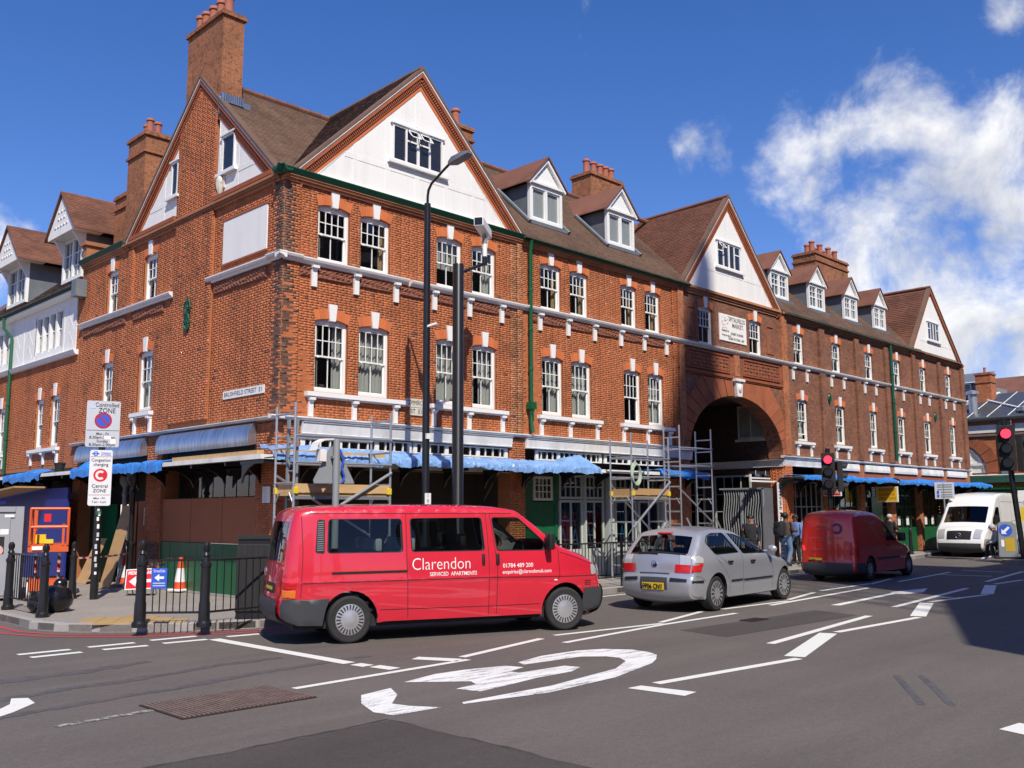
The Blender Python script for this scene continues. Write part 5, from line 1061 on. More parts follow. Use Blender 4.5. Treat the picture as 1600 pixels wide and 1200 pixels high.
# ------------------------------------------------------------------ tarpaulins on the canopy
def tarp(F, u0, u1, label, seed, heap=None, z=2.66, d=.80, m=None, hang=.1, rise=0, group='blue tarpaulins on the canopy'):
    r = np.random.default_rng(seed); n = max(12, int((u1-u0)/.045)); prof = [(.16, .10+rise), (.30, .095+rise*.7), (.44, .085+rise*.4), (.58, .08+rise*.15), (d-.06, .075), (d+.012, .05), (d+.03, .0), (d+.028, -hang)]; V = []
    k1, k2, k3 = r.uniform(0, 6, 3); W1 = np.convolve(r.normal(0, 1, n+40), np.hanning(19), 'same')[20:20+n+1]*.011; W2 = np.convolve(r.normal(0, 1, n+40), np.hanning(7), 'same')[20:20+n+1]*.011; W3 = np.convolve(r.normal(0, 1, n+40), np.hanning(13), 'same')[20:20+n+1]*.010
    for i in range(n+1):
        u = u0+(u1-u0)*i/n; e = min(i, n-i)/n; h = 0
        if heap: h = heap[2]*math.exp(-((u-heap[0])/heap[1])**2)
        sl = W1[i]+W2[i]
        for j, (dd, zz) in enumerate(prof):
            w = max(0, 1-abs(j-3)/4); V.append(F(u+r.uniform(-.012, .012)+(.03*math.sin(j*2+k1) if i in (0, n) else 0), z+zz+w*(h+.01+abs(sl))+r.uniform(-.02, .024)*(j < 7)+((W3[i]+r.uniform(-.014, .014)) if j == 7 else 0), dd-(h*.5 if j < 6 else 0)*w+r.uniform(-.014, .014)+(abs(sl)*.2 if j > 4 else 0)))
    q = len(prof); b = MB(); b.add(V, [(i*q+j, (i+1)*q+j, (i+1)*q+j+1, i*q+j+1) for i in range(n) for j in range(q-1)])
    o = b.build('tarpaulin', m or tarpm, None, smooth=True, angle=16); tag(o, label, 'tarpaulin', group)
    o.data.transform(Matrix.Translation(-Vector(F((u0+u1)/2, z, .6)))); o.location = F((u0+u1)/2, z, .6); return o
tarp(FB, 2.9, 7.6, 'long rumpled blue tarpaulin on the side street canopy behind the zone signs', 1, (7.0, .25, .22))
tarp(FB, 9.6, 12.3, 'small blue tarpaulin on the canopy by the green downpipe, at far left', 2, (10.4, .3, .1))
tarp(FC, -.55, 3.3, 'faded blue tarpaulin on the canopy above the corner scaffold tower', 3, (.2, .5, .1), m=tarpf, hang=.06, rise=.16)
tarp(FC, 3.32, 8.35, 'long faded tarpaulin with a crumpled heap at its right end, above the red minibus', 4, (7.7, .38, .24), m=tarpf, hang=.05, rise=.12)
tarp(FC, 10.7, 12.95, 'flat blue tarpaulin on the canopy behind the tall scaffold tower', 5, m=tarpm, hang=.08)
tarp(FC, 18.2, 25.2, 'bright blue tarpaulin along the canopy edge right of the archway pier', 6, (21.2, .4, .1), z=2.72, d=.85, hang=.03)
tarp(FC, 25.3, 35.1, 'narrow bright blue tarpaulin at the far end of the canopy, above the white van', 7, (28, .6, .08), z=2.72, d=.85, hang=.05)
# ------------------------------------------------------------------ scaffold towers
def tower(name, label, x0, x1, y0, y1, z1, step, boards, clips, ladder=None, raker=True):
    """mobile access tower: two ladder frames (at x0 and x1), rails, diagonal, boarded deck with toe boards"""
    t = thing('scaffold_tower', label, 'scaffold tower', ((x0+x1)/2, (y0+y1)/2, G0), group='aluminium scaffold towers in front of the shops')
    def tb(n, pts, r=.022): b = MB(); b.tube(pts, r, 8); return b.build(n, steel, t, smooth=True)
    for x in (x0, x1):
        for y in (y0, y1): tb('upright', [(x, y, G0), (x, y, z1+random.uniform(-.06, .06))]); b = MB(); b.lathe([(.05, 0), (.05, .03), (.03, .05)], (x, y, G0), 8); b.build('base_plate', steel, t)
        z = G0+.35
        while z < z1-.1:
            tb('rung', [(x, y0, z), (x, y1, z)], .018); z += step
        for y, s in ((y0, 1), (y1, -1)): tb('frame_brace', [(x, y, 1.85), (x, y+s*.14, 2.05)], .012); tb('frame_brace', [(x, y, 1.35), (x, y+s*.14, 1.17)], .012)
    for y in (y0, y1):
        for z in (z1-.55, z1-1.0): tb('guard_rail', [(x0, y-.03, z), (x1, y-.03, z+.01)], .02)
    if raker: tb('diagonal_brace', [(x0, y0-.03, 1.35), (x1, y0-.03, 2.42)], .028); tb('diagonal_brace', [(x0, y1, 2.35), (x1, y1, 1.3)], .022)
    for z in boards:
        b = MB(); b.box(x0+.02, x1-.02, y0+.03, y1-.03, z, z+.045); b.build('platform', timber, t); b = MB(); b.box(x0+.02, x1-.02, y0-.005, y0+.02, z-.06, z-.0); b.build('platform_edge', steel, t)
        b = MB(); b.box(x0+.02, x1-.02, y0+.0, y0+.025, z+.05, z+.20); b.build('toe_board', clips, t); b = MB(); b.box(x0+.03, x0+.05, y0+.03, y1-.03, z+.05, z+.19); b.build('toe_board', clips, t)
        for x in (x0+.03, x1-.03):
            for y in (y0, y1): b = MB(); b.box(x-.045, x+.045, y-.035, y+.035, z+.03, z+.14); b.build('toe_board_clip', yellow, t, bevel=.01)
    if ladder:
        for y in (y0+.16, y1-.16): b = MB(); b.box(ladder-.02, ladder+.02, y-.03, y+.03, 1.55, z1-.25); b.build('ladder_stile', greysteel, t)
        for k in range(7): tb('ladder_rung', [(ladder, y0+.16, 1.7+k*.24), (ladder, y1-.16, 1.7+k*.24)], .014)
    return t
tower('t', 'scaffold tower at the street corner with one boarded deck and inner ladder', -.64, 1.37, -1.6, -1.02, 3.55, .58, [2.0], timber, ladder=-.5)
t2 = tower('t', 'middle scaffold tower with brown toe boards and a coiled hose', 8.42, 9.9, -1.65, -1.02, 3.52, .5, [2.05], ply)
t3 = tower('t', 'tallest scaffold tower, next to the archway', 10.6, 12.03, -1.5, -1.02, 3.86, .31, [], ply, raker=False)
for x in (8.75, 10.05, 10.95, 12.25):
    b = MB(); b.tube([(x-.3, -1.62, 1.55), (x+.28, -1.95, .2)], .024, 8); b.build('outrigger', steel, t2 if x < 10.1 else t3, smooth=True)
b = MB(); b.tube([(8.65, -1.75, .5), (9.6, -1.75, 1.45)], .024, 8); b.build('outrigger', steel, t2, smooth=True)
b = MB(); b.tube([(10.6, -1.45, 2.3), (12.03, -1.45, 1.45)], .02, 8); b.build('diagonal_brace', steel, t3, smooth=True)
hose = mat('pale_green_hose', (.35, .45, .34), .5)
b = MB()
for k in range(4): b.tube([(8.5+.16*math.cos(a)+.01*k, -1.69-.012*k, 2.62+.24*math.sin(a)-.02*k) for a in [i*math.pi/10 for i in range(21)]], .012, 6)
tag(b.build('hose_coil', hose, smooth=True), 'coil of pale green hose hung on the middle scaffold tower', 'hose')
# ------------------------------------------------------------------ poles
lp = thing('street_lamp', 'slim black street lamp post with an arm reaching over the road', 'street lamp', (1.95, -1.9, G0))
b = MB(); b.lathe([(.1, 0), (.1, 1.1), (.07, 1.2), (.068, 4.5), (.062, 7.42)], (1.95, -1.9, G0), 14); b.build('post', black, lp, smooth=True)
b = MB(); b.tube([(1.95, -1.9, 7.5), (1.95, -1.9, 7.68), (1.945, -1.93, 7.8), (1.92, -2.05, 7.9), (1.84, -2.5, 8.03), (1.80, -2.75, 8.1)], .025, 8); b.build('arm', black, lp, smooth=True)
b = MB(); b.add([(1.80+sx*w*.8, -2.68+(y+2.68)*.8, 8.06+(z-8.06)*.8) for y, w, z in ((-2.68, .04, 8.06), (-2.85, .12, 8.04), (-3.25, .13, 8.09), (-3.4, .08, 8.14)) for sx in (-1, 1)]+[(1.80+sx*w*.66, -2.68+(y+2.68)*.8, 8.06+(z-8.06)*.8) for y, w, z in ((-2.68, .04, 8.14), (-2.85, .11, 8.19), (-3.25, .11, 8.22), (-3.4, .07, 8.19)) for sx in (-1, 1)],
      [(0, 1, 3, 2), (2, 3, 5, 4), (4, 5, 7, 6), (8, 10, 11, 9), (10, 12, 13, 11), (12, 14, 15, 13)]+[(i, i+2, i+10, i+8) for i in (0, 2, 4)]+[(i+1, i+9, i+11, i+3) for i in (0, 2, 4)]+[(0, 8, 9, 1), (6, 7, 15, 14)]); b.build('lantern', lead, lp, smooth=True, angle=50)
b = MB(); b.box(1.88, 2.02, -1.975, -1.965, 1.86, 2.06); b.build('number_plate', white, lp)
for s, z in (('1', 2.01), ('9', 1.91)): text('pole_number', s, .1, (1.945, -1.978, z), (1, 0, 0), (0, 0, 1), black, lp)
b = MB(); b.tube([(1.93, -1.93, 5.15), (2.03, -2.1, 5.2)], .03, 6); b.box(1.9, 1.98, -1.99, -1.95, 3.05, 3.15); b.build('bracket', weather, lp)
cp = thing('camera_pole', 'thick black pole carrying a white security camera on a side arm', 'camera pole', (2.83, -1.8, G0))
b = MB(); b.lathe([(.14, 0), (.14, 1.2), (.112, 1.25), (.108, 6.4), (.1, 6.42)], (2.83, -1.8, G0), 18); b.build('post', black, cp, smooth=True)
b = MB(); b.tube([(2.85, -1.8, 6.36), (3.72, -1.62, 6.76)], .035, 8); b.tube([(3.72, -1.62, 6.72), (3.72, -1.62, 6.88)], .05, 10); b.build('arm', black, cp, smooth=True)
b = MB(); b.tube([(3.72, -1.62, 6.9), (3.72, -1.62, 7.18)], .05, 12); b.build('camera_column', white, cp, smooth=True)
b = MB(); b.tube([(3.72, -1.62, 7.18), (3.7, -1.62, 7.36)], [.06, .04], 10); b.tube([(3.76, -1.62, 7.25), (3.82, -1.62, 7.34)], .03, 6); b.build('pan_head', greysteel, cp, smooth=True)
b = MB(); q = [(3.98, -1.42), (3.30, -1.88)]; dx, dy = Vector((q[1][0]-q[0][0], q[1][1]-q[0][1])).normalized(); nx, ny = -dy, dx
b.add([(x+nx*s*.1, y+ny*s*.1, z) for (x, y), zz in ((q[0], 7.36), (q[1], 7.41)) for s, z in ((-1, zz), (1, zz), (1, zz+.19), (-1, zz+.19))], [(0, 1, 2, 3), (7, 6, 5, 4), (0, 4, 5, 1), (1, 5, 6, 2), (2, 6, 7, 3), (3, 7, 4, 0)]); hd = b.build('camera_housing', white, cp, bevel=.02)
b = MB(); x, y = q[1]; b.add([(x+dx*.004+nx*s*.08, y+dy*.004+ny*s*.08, z) for s, z in ((-1, 7.43), (1, 7.43), (1, 7.58), (-1, 7.58))], [(0, 1, 2, 3)]); b.build('lens_window', black, cp)
# controlled-zone signs
zp = thing('zone_sign_pole', 'black pole covered in stickers with two parking zone panels on it', 'sign pole', (-1.9, 3.2, G0))
rt = Vector((.57, -.22, 0)).normalized(); nn = Vector((-.36, -.93, 0)).normalized(); c0 = Vector((-1.9, 3.2, 0))
b = MB(); b.lathe([(.075, 0), (.075, .95), (.068, 1.0), (.055, 3.7)], (-1.9, 3.2, G0), 14); b.build('post', black, zp, smooth=True)
def panel(nm, w, z0, z1, off, m, th=.012):
    F = lambda u, v, d: tuple(c0+rt*u+nn*(off+d)+Vector((0, 0, v))); b = MB(); r = .025
    b.poly(F, [(-w/2+r, z0), (w/2-r, z0), (w/2, z0+r), (w/2, z1-r), (w/2-r, z1), (-w/2+r, z1), (-w/2, z1-r), (-w/2, z0+r)], -th, 0); return b.build(nm, m, zp), F
signg = mat('grey_sign_sheet', (.50, .52, .56), .45, var=.04); signw = mat('white_sign_sheet', (.70, .70, .72), .45, var=.03); purple = mat('red_ring', (.40, .015, .04), .4, var=.03); cobalt = mat('blue_roundel', (.03, .10, .55), .4, var=.03)
p1, F1 = panel('controlled_zone_panel', .60, 2.99, 3.88, .075, signg); p2, F2 = panel('congestion_panel', .40, 1.87, 2.93, .075, signw)
def disc(F, u, v, r, m, d, nm, par, r0=0, n=28, a0=0, a1=2*math.pi):
    P = [(u+r*math.cos(a0+(a1-a0)*i/n), v+r*math.sin(a0+(a1-a0)*i/n)) for i in range(n+(a1-a0 < 6.2))]; b = MB()
    if r0 or a1-a0 < 6.2:
        Q = [(u+r0*math.cos(a0+(a1-a0)*i/n), v+r0*math.sin(a0+(a1-a0)*i/n)) for i in range(n+(a1-a0 < 6.2))]; m_ = len(P)
        b.add([F(*q, d) for q in P]+[F(*q, d) for q in Q], [(i, (i+1) % m_, m_+(i+1) % m_, m_+i) for i in range(m_ if a1-a0 > 6.2 else m_-1)])
    else: b.add([F(*q, d) for q in P], [tuple(range(len(P)))])
    return b.build(nm, m, par)
def bar(F, u0, u1, v0, v1, d, m, par, nm='rule_line'): b = MB(); b.add([F(u0, v0, d), F(u1, v0, d), F(u1, v1, d), F(u0, v1, d)], [(0, 1, 2, 3)]); return b.build(nm, m, par)
disc(F1, 0, 3.50, .118, cobalt, .002, 'roundel', p1); disc(F1, 0, 3.50, .155, purple, .003, 'roundel_ring', p1, .118)
b = MB(); b.add([F1(u, v, .004) for u, v in ((-.1, 3.575), (-.075, 3.6), (.1, 3.425), (.075, 3.4))], [(0, 1, 2, 3)]); b.build('roundel_bar', purple, p1); bar(F1, -.29, .29, 3.305, 3.313, .002, black, p1)
def tx(F, par, s, size, u, v, w=None, m=None, bold=.0008, d=.003): return text('lettering', s, size, (0, 0, 0), rt, (0, 0, 1), m or black, par, width=w, bold=bold, fn=lambda x, y: Vector(F(u+x, v+y, d))-Vector((-1.9, 3.2, G0)))
for s, sz, u, v, w in (('Controlled', .115, .06, 3.80, .42), ('ZONE', .135, .06, 3.69, .30), ('Mon - Fri', .075, 0, 3.24, .22), ('8.30am-7.00pm', .075, 0, 3.17, .46), ('Sunday', .075, 0, 3.10, .2), ('8.30am-2.00pm', .075, 0, 3.03, .46)): tx(F1, p1, s, sz, u, v, w)
bar(F1, .03, .15, 3.135, 3.2, .0045, white, p1, 'sticker'); bar(F1, .14, .24, 3.05, 3.15, .0046, weather, p1, 'sticker'); bar(F1, -.24, -.14, 3.73, 3.80, .004, mat('pale_sticker', (.45, .55, .68), .5), p1, 'sticker')
disc(F2, -.1, 2.86, .045, cobalt, .002, 'transport_roundel', p2, .028); bar(F2, -.165, -.035, 2.85, 2.87, .003, cobalt, p2, 'roundel_bar')
for s, sz, u, v, w in (('Transport', .045, .08, 2.875, .17), ('for London', .045, .085, 2.84, .18)): tx(F2, p2, s, sz, u, v, w, m=cobalt, bold=.001)
for v in (2.80, 2.07): bar(F2, -.19, .19, v, v+.006, .002, black, p2)
for s, sz, u, v, w in (('Congestion', .085, 0, 2.735, .34), ('charging', .085, 0, 2.65, .26), ('Central', .09, 0, 2.24, .28), ('ZONE', .09, 0, 2.15, .23), ('Mon - Fri', .055, 0, 2.01, .2), ('7 am - 6 pm', .055, 0, 1.94, .25)): tx(F2, p2, s, sz, u, v, w)
disc(F2, 0, 2.45, .125, redp, .002, 'charge_disc', p2); disc(F2, 0, 2.45, .088, signw, .003, 'charge_disc', p2, .046, a0=R(48), a1=R(312))
random.seed(3)
for i in range(11): z = .6+i*.12+random.uniform(-.04, .04); F = lambda u, v, d: tuple(c0+rt*u+nn*(.064+d)+Vector((0, 0, v))); u = random.uniform(-.04, .0); bar(F, u, u+.04, z, z+random.uniform(.03, .09), .012, random.choice((weather, signg, white)), zp, 'sticker')
bar(F, -.05, .05, 1.70, 1.78, .012, green, zp, 'sticker')
# back of an illuminated warning sign at the kerb
wp = thing('warning_sign', 'grey pole with the back of a triangular sign and a small hood light', 'road sign', (-.22, -2.2, G0))
b = MB(); b.lathe([(.055, 0), (.055, 2.78), (.05, 2.8)], (-.22, -2.2, G0), 12); b.build('post', greysteel, wp, smooth=True)
b = MB(); Fs = lambda u, v, d: (-.22+u*.96+d*.2, -2.13-u*.28+d, v); b.poly(Fs, [(-.34, 2.22), (.34, 2.22), (.34, 2.25), (.04, 2.84), (-.04, 2.84), (-.34, 2.25)], 0, .015); b.fb(Fs, -.34, .34, 2.19, 2.23, -.03, 0); b.fb(Fs, -.06, .06, 2.6, 2.64, -.1, 0); b.build('sign_panel', greysteel, wp)
b = MB(); b.poly(lambda u, v, d: (-.42+d*.1+u*.3, -2.2+d, v), [(-.7, 2.72), (-.5, 2.86), (-.1, 2.92), (.5, 2.93), (.5, 2.91), (-.1, 2.89), (-.48, 2.83), (-.66, 2.71)], 0, .22); b.box(-.5, -.38, -2.15, -2.02, 2.55, 2.75); b.build('hood_light', weather, wp)
b = MB(); b.tube([(-.17, -2.22, 2.75), (-.1, -2.24, 2.6), (-.14, -2.24, 2.45), (-.08, -2.24, 2.3), (-.13, -2.24, 2.2)], .02, 6); b.build('cable', cobalt, wp, smooth=True)
# ------------------------------------------------------------------ bollards and railings
def bollard_mb():
    b = MB(); b.lathe([(.13, 0), (.13, .05), (.10, .08), (.095, .3), (.085, .34), (.08, .78), (.095, .80), (.095, .84), (.07, .86), (.055, .93), (.075, .95), (.045, .99), (.05, 1.0), (.068, 1.04), (.062, 1.09), (.03, 1.125)], (0, 0, 0), 16); return b
bm0 = None
for x, y, s, lb in ((-3.68, 2.33, 1.0, 'black cast bollard at far left in front of the grey cabin'), (-3.72, .6, 1.0, 'black bollard by the rubbish sack at the left of the corner'), (-2.13, 3.67, .95, 'black bollard standing between the scissor lift and the zone sign pole'),
                    (-3.27, -1.87, 1.08, 'black bollard at the kerb beside the red pedestrians sign'), (-2.61, -2.48, 1.05, 'black bollard at the kerb in the railing by the black cabinet'), (26.3, -.75, .95, 'black bollard on the far pavement near the white van')):
    o = bollard_mb().build('bollard', black, smooth=True, angle=35) if bm0 is None else link('bollard', bm0); bm0 = o.data; tag(o, lb, 'bollard', 'cast iron bollards along the kerb'); o.location = (x, y, G0); o.scale = (s*.78, s*.78, s)
def railing(P, label, n=None, z0=.32, z1=1.05):
    a, c = Vector((*P[0], 0)), Vector((*P[1], 0)); L = (c-a).length; t = (c-a)/L; g = thing('guard_railing', label, 'railing', ((a.x+c.x)/2, (a.y+c.y)/2, G0), group='black pedestrian guard railings')
    for z in (z0, z1): b = MB(); b.tube([(a.x, a.y, z), (c.x, c.y, z)], .016, 6); b.build('rail', black, g)
    n = n or int(L/.105)
    for i in range(1, n): q = a+t*(L*i/n); b = MB(); b.tube([(q.x, q.y, z0), (q.x, q.y, z1)], .009, 6); b.build('bar', black, g)
    return g
railing(((-3.68, 2.25), (-3.72, .68)), 'black guard railing between the two leftmost bollards')
railing(((-3.22, -1.93), (-2.66, -2.45)), 'black guard railing panel between the two kerb bollards', 8)
railing(((-2.56, -2.49), (-1.2, -2.36)), 'black guard railing in front of the black cabinet', 11)
for x0, lb in ((3.1, 'black guard railing behind the bonnet of the red minibus'), (5.15, 'black guard railing between the red minibus and silver car'), (7.2, 'black guard railing behind the silver car')):
    railing(((x0, -2.28), (x0+2.0, -2.25)), lb)
    b = MB(); b.box(x0-.03, x0+.0, -2.31, -2.25, G0, 1.15); tag(b.build('railing_post', black), lb.replace('guard railing', 'square railing post'), 'post', 'railing posts')
cb = thing('litter_cabinet', 'tall black slatted cabinet on the pavement behind the minibus', 'cabinet', (-1.52, -1.95, G0), R(-38))
b = MB(); b.box(-.25, .25, -.2, .2, .1, 1.12); b.build('body', blackm, cb, local=True, bevel=.012)
b = MB(); b.box(-.26, .26, -.21, .21, 1.20, 1.25); b.build('lid', blackm, cb, local=True); b = MB(); b.box(-.23, .23, -.18, .18, 0, .1); b.build('plinth', black, cb, local=True); b = MB(); b.box(-.23, .23, -.18, .18, 1.12, 1.2); b.build('slot', black, cb, local=True)
for i in range(6): b = MB(); b.box(-.245+i*.083, -.17+i*.083, -.214, -.20, .12, 1.1); b.build('slat', blackm, cb, local=True)
# ------------------------------------------------------------------ works at the corner
def cone(x, y, lb, s=1, rz=0):
    t = thing('traffic_cone', lb, 'traffic cone', (x, y, G0+.02), rz, 'red and white traffic cones'); red = mat('cone_red', (.62, .07, .02), .5)
    b = MB(); b.box(-.21*s, .21*s, -.21*s, .21*s, 0, .05*s); b.build('base', white, t, local=True, bevel=.02)
    for r0, r1, z0, z1, m in ((.15, .125, .05, .2, red), (.124, .078, .2, .5, signw), (.078, .045, .5, .7, red), (.05, .045, .7, .74, red)): b = MB(); b.lathe([(r0*s, z0*s), (r1*s, z1*s)], n=16, mi=0); b.build('sleeve', m, t, smooth=True, local=True)
cone(-.02, 3.55, 'red and white traffic cone in front of the green boards', .92, .3); cone(-.1, 6.1, 'red and white traffic cone half hidden behind the red sign', .85, .8)
ps = thing('pedestrian_sign', 'red temporary pedestrians sign with a white arrow leaning behind a bollard', 'sign', (-.98, 3.3, G0)); rr = Vector((.62, -.78, .05)).normalized(); nq = Vector((-.75, -.6, .2)).normalized(); uu = rr.cross(nq) if rr.cross(nq).z > 0 else -rr.cross(nq)
FP2 = lambda u, v, d: tuple(Vector((-.98, 3.3, G0+.32))+rr*u+uu*v+nq*d)
b = MB(); b.poly(FP2, [(-.3, -.2), (.3, -.2), (.3, .2), (-.3, .2)], -.02, 0); b.build('panel', white, ps); b = MB(); b.poly(FP2, [(-.28, -.18), (.28, -.18), (.28, .18), (-.28, .18)], 0, .002); b.build('face', redp, ps)
b = MB(); b.poly(FP2, [(-.22, -.04), (-.08, .06), (-.08, -.01), (.24, -.01), (.24, -.07), (-.08, -.07), (-.08, -.14)], .002, .004); b.build('arrow', white, ps)
text('lettering', 'PEDESTRIANS', .085, (0, 0, 0), rr, uu, white, ps, width=.5, bold=.003, fn=lambda x, y: Vector(FP2(x, y+.12, .0045))-Vector((-.98, 3.3, G0)))
b = MB(); 
for s in (-.25, .25): b.tube([FP2(s, -.2, -.02), tuple(Vector((FP2(s, -.2, -.02)[0]+.05, FP2(s, -.2, -.02)[1]+.1, G0)))], .012, 6); b.tube([FP2(s, .1, -.02), tuple(Vector((FP2(s, 0, 0)[0]+.25, FP2(s, 0, 0)[1]+.3, G0)))], .012, 6)
each(b, 'leg', steel, ps)
bs = thing('direction_sign', 'small blue sign with a white left arrow tied to the railing', 'sign', (-3.05, -2.1, .6)); rr2 = Vector((.73, -.68, 0)).normalized(); nq2 = Vector((-.68, -.73, 0)).normalized(); FB2 = lambda u, v, d: tuple(Vector((-3.09, -2.06, .80))+rr2*u*.85+Vector((0, 0, v*.85))+nq2*(d+.02))
b = MB(); b.poly(FB2, [(-.13, -.17), (.13, -.17), (.13, .17), (-.13, .17)], 0, .006); b.build('panel', cobalt, bs); b = MB(); b.poly(FB2, [(-.08, .01), (-.0, .07), (-.0, .03), (.08, .03), (.08, -.01), (0, -.01), (0, -.05)], .006, .008); b.build('arrow', white, bs)
for s, v, w, sz in (('Market', .12, .2, .07), ('SHOPS OPEN', -.085, .2, .035), ('AS USUAL', -.125, .16, .03)): pass
text('lettering', 'StreetSide', .07, (0, 0, 0), rr2, (0, 0, 1), white, bs, width=.19, fn=lambda x, y: Vector(FB2(x, y+.12, .0085))-Vector((-3.05, -2.1, .6)))
for v in (-.09, -.13): bar(FB2, -.1, .1, v, v+.018, .0085, signg, bs, 'small_print')
b = MB(); pts = [(-3.68, 2.33, .92), (-2.13, 3.67, .88), (-1.9, 3.26, .86), (-1.0, 3.9, .86), (-3.0, -.0, .9)]
def tape(a, c, sag, n, lb):
    t = thing('barrier_tape', lb, 'barrier tape', ((a[0]+c[0])/2, (a[1]+c[1])/2, .9)); a, c = Vector(a), Vector(c)
    for i in range(n):
        b = MB(); P = []
        for k in (i/n, (i+1)/n): q = a.lerp(c, k); q.z -= sag*4*k*(1-k); P.append(q)
        b.add([tuple(P[0]), tuple(P[1]), tuple(P[1]+Vector((0, 0, .035))), tuple(P[0]+Vector((0, 0, .035)))], [(0, 1, 2, 3)]); b.build('tape_stripe', redp if i % 2 else white, t)
tape((-2.05, 3.63, .86), (-.5, 5.0, .86), .02, 16, 'red and white barrier tape strung from bollard to column')
tape((-3.27, -1.8, .92), (-.1, 3.7, .80), .02, 24, 'red and white barrier tape running from the kerb bollard to the cone')
b = MB(); b.ball((0, 0, .2), (.3, .26, .24), 16); b.ball((.12, .1, .42), (.12, .1, .12), 10); b.ball((-.22, .08, .14), (.18, .2, .15), 10)
sack = b.build('rubbish_sack', mat('black_polythene', (.008, .008, .009), .22, var=.2, bump=.8, bs=9), smooth=True); sack.location = (-3.3, 1.3, G0); tag(sack, 'shiny black rubbish sack beside the left railing', 'rubbish sack')
# grey site cabin
cbn = thing('site_cabin', 'grey steel site cabin with stickers and a torn poster, at far left', 'cabin', (-3.6, 4.9, G0)); cf = Vector((-2.98, 4.02, 0)); rq = Vector((.94, -.34, 0)).normalized(); nqq = Vector((-.34, -.94, 0)).normalized(); FK = lambda u, v, d: tuple(cf+rq*u+nqq*d+Vector((0, 0, v)))
gcab = mat('cabin_grey', (.30, .31, .33), .5, var=.08, dirt=.15)
b = MB(); b.fb(FK, -2.6, 0, G0+.05, 1.8, -2.2, 0); b.build('body', gcab, cbn); b = MB(); b.fb(FK, -.12, .02, G0, 1.86, -.1, .03); b.build('corner_post', gcab, cbn); b = MB(); b.fb(FK, -2.6, -.125, 1.76, 1.86, -.1, .03); b.build('top_rail', gcab, cbn)
b = MB(); b.fb(FK, -1.1, -.2, G0+.1, 1.7, 0, .02); b.build('door', gcab, cbn); b = MB(); b.fb(FK, -.3, -.14, 1.66, 1.71, .021, .024); b.fb(FK, -.36, -.22, 1.34, 1.44, .021, .024); each(b, 'sticker', white, cbn)
b = MB(); b.fb(FK, -1.05, -.28, .98, 1.3, .02, .024); po = b.build('poster', blackm, cbn)
for u, v, r, m in ((-.62, 1.2, .07, 'cream_ink'), (-.45, 1.21, .07, 'pink_ink'), (-.72, 1.06, .1, 'pale_ink'), (-.38, 1.05, .09, 'pink_ink')): disc(FK, u, v, r, mat(m, {'cream_ink': (.6, .5, .42), 'pink_ink': (.6, .35, .3), 'pale_ink': (.55, .6, .65)}[m], .6), .0245+random.uniform(0, .001), 'poster_print', po)
b = MB(); b.tube([FK(-.55+.08*math.cos(a*2), 1.42+.05*math.sin(a*3), .022) for a in [i*.35 for i in range(18)]], .006, 4); b.build('graffiti_tag', black, cbn)
# scissor lift
sl_ = thing('scissor_lift', 'small orange scissor lift with its basket raised in front of the blue hoarding', 'access platform', (-2.33, 4.45, G0), math.atan2(-.34, .94))
def lb_(n, m, *a): b = MB(); b.box(*a); return b.build(n, m, sl_, local=True)
x0, x1, y0, y1 = -.33, .33, -.55, .55
lb_('platform', orange, x0-.02, x1+.02, y0, y1, .88, 1.02)
for y in (y0, y1):
    for x in (x0, x1): b = MB(); b.tube([(x, y, 1.0), (x, y, 1.70)], .024, 8); b.build('upright', orange, sl_, local=True)
    for z in (1.35, 1.70): b = MB(); b.tube([(x0, y, z), (x1, y, z)], .024, 8); b.build('guard_rail', orange, sl_, local=True)
    b = MB(); b.box(x0+.06, x0+.1, y-.01, y+.01, 1.0, 1.7); b.box(x1-.1, x1-.06, y-.01, y+.01, 1.0, 1.4); each(b, 'gate_bar', orange, sl_, local=True)
for x in (x0, x1):
    for z in (1.35, 1.70): b = MB(); b.tube([(x, y0, z), (x, y1, z)], .024, 8); b.build('guard_rail', orange, sl_, local=True)
lb_('label_plate', yellow, -.06, .08, y0-.03, y0-.024, 1.04, 1.12); lb_('label_plate', white, -.28, -.1, y0-.03, y0-.021, .92, .99); lb_('control_box', redp, -.1, .02, y0+.02, y0+.12, 1.45, 1.6); lb_('tool_tray', yellow, -.33, -.05, -.2, .2, 1.03, 1.2)
for k in range(3):
    for s in (-1, 1):
        z0 = .36+k*.165; b = MB(); b.tube([(-.2, s*-.45, z0), (-.2, s*.45, z0+.16)], .03, 6); b.tube([(.2, s*-.45, z0), (.2, s*.45, z0+.16)], .03, 6); each(b, 'scissor_arm', orange if k % 2 else steel, sl_, local=True)
lb_('chassis', orange, -.3, .3, -.6, .6, .16, .36)
for x in (-.3, .3):
    for y in (-.42, .42): b = MB(); b.lathe([(.15, -.05), (.16, -.03), (.16, .03), (.15, .05)], (x, y, .16), 14, 'x'); b.build('wheel', weather, sl_, smooth=True, local=True)
b = MB(); b.fb(FB, 8.45, 16, G0, 2.35, .50, .55); tag(b.build('hoarding', navy), 'dark blue plywood hoarding behind the scissor lift', 'hoarding')
b = MB(); b.poly(lambda u, v, d: (-.6-v*.0-d, u, v), [(9.6, 2.40), (16, 2.05), (16, 2.0), (9.6, 2.36)], .05, .8); tag(b.build('ceiling_board', ply), 'tan sloping soffit board under the side street canopy', 'board')
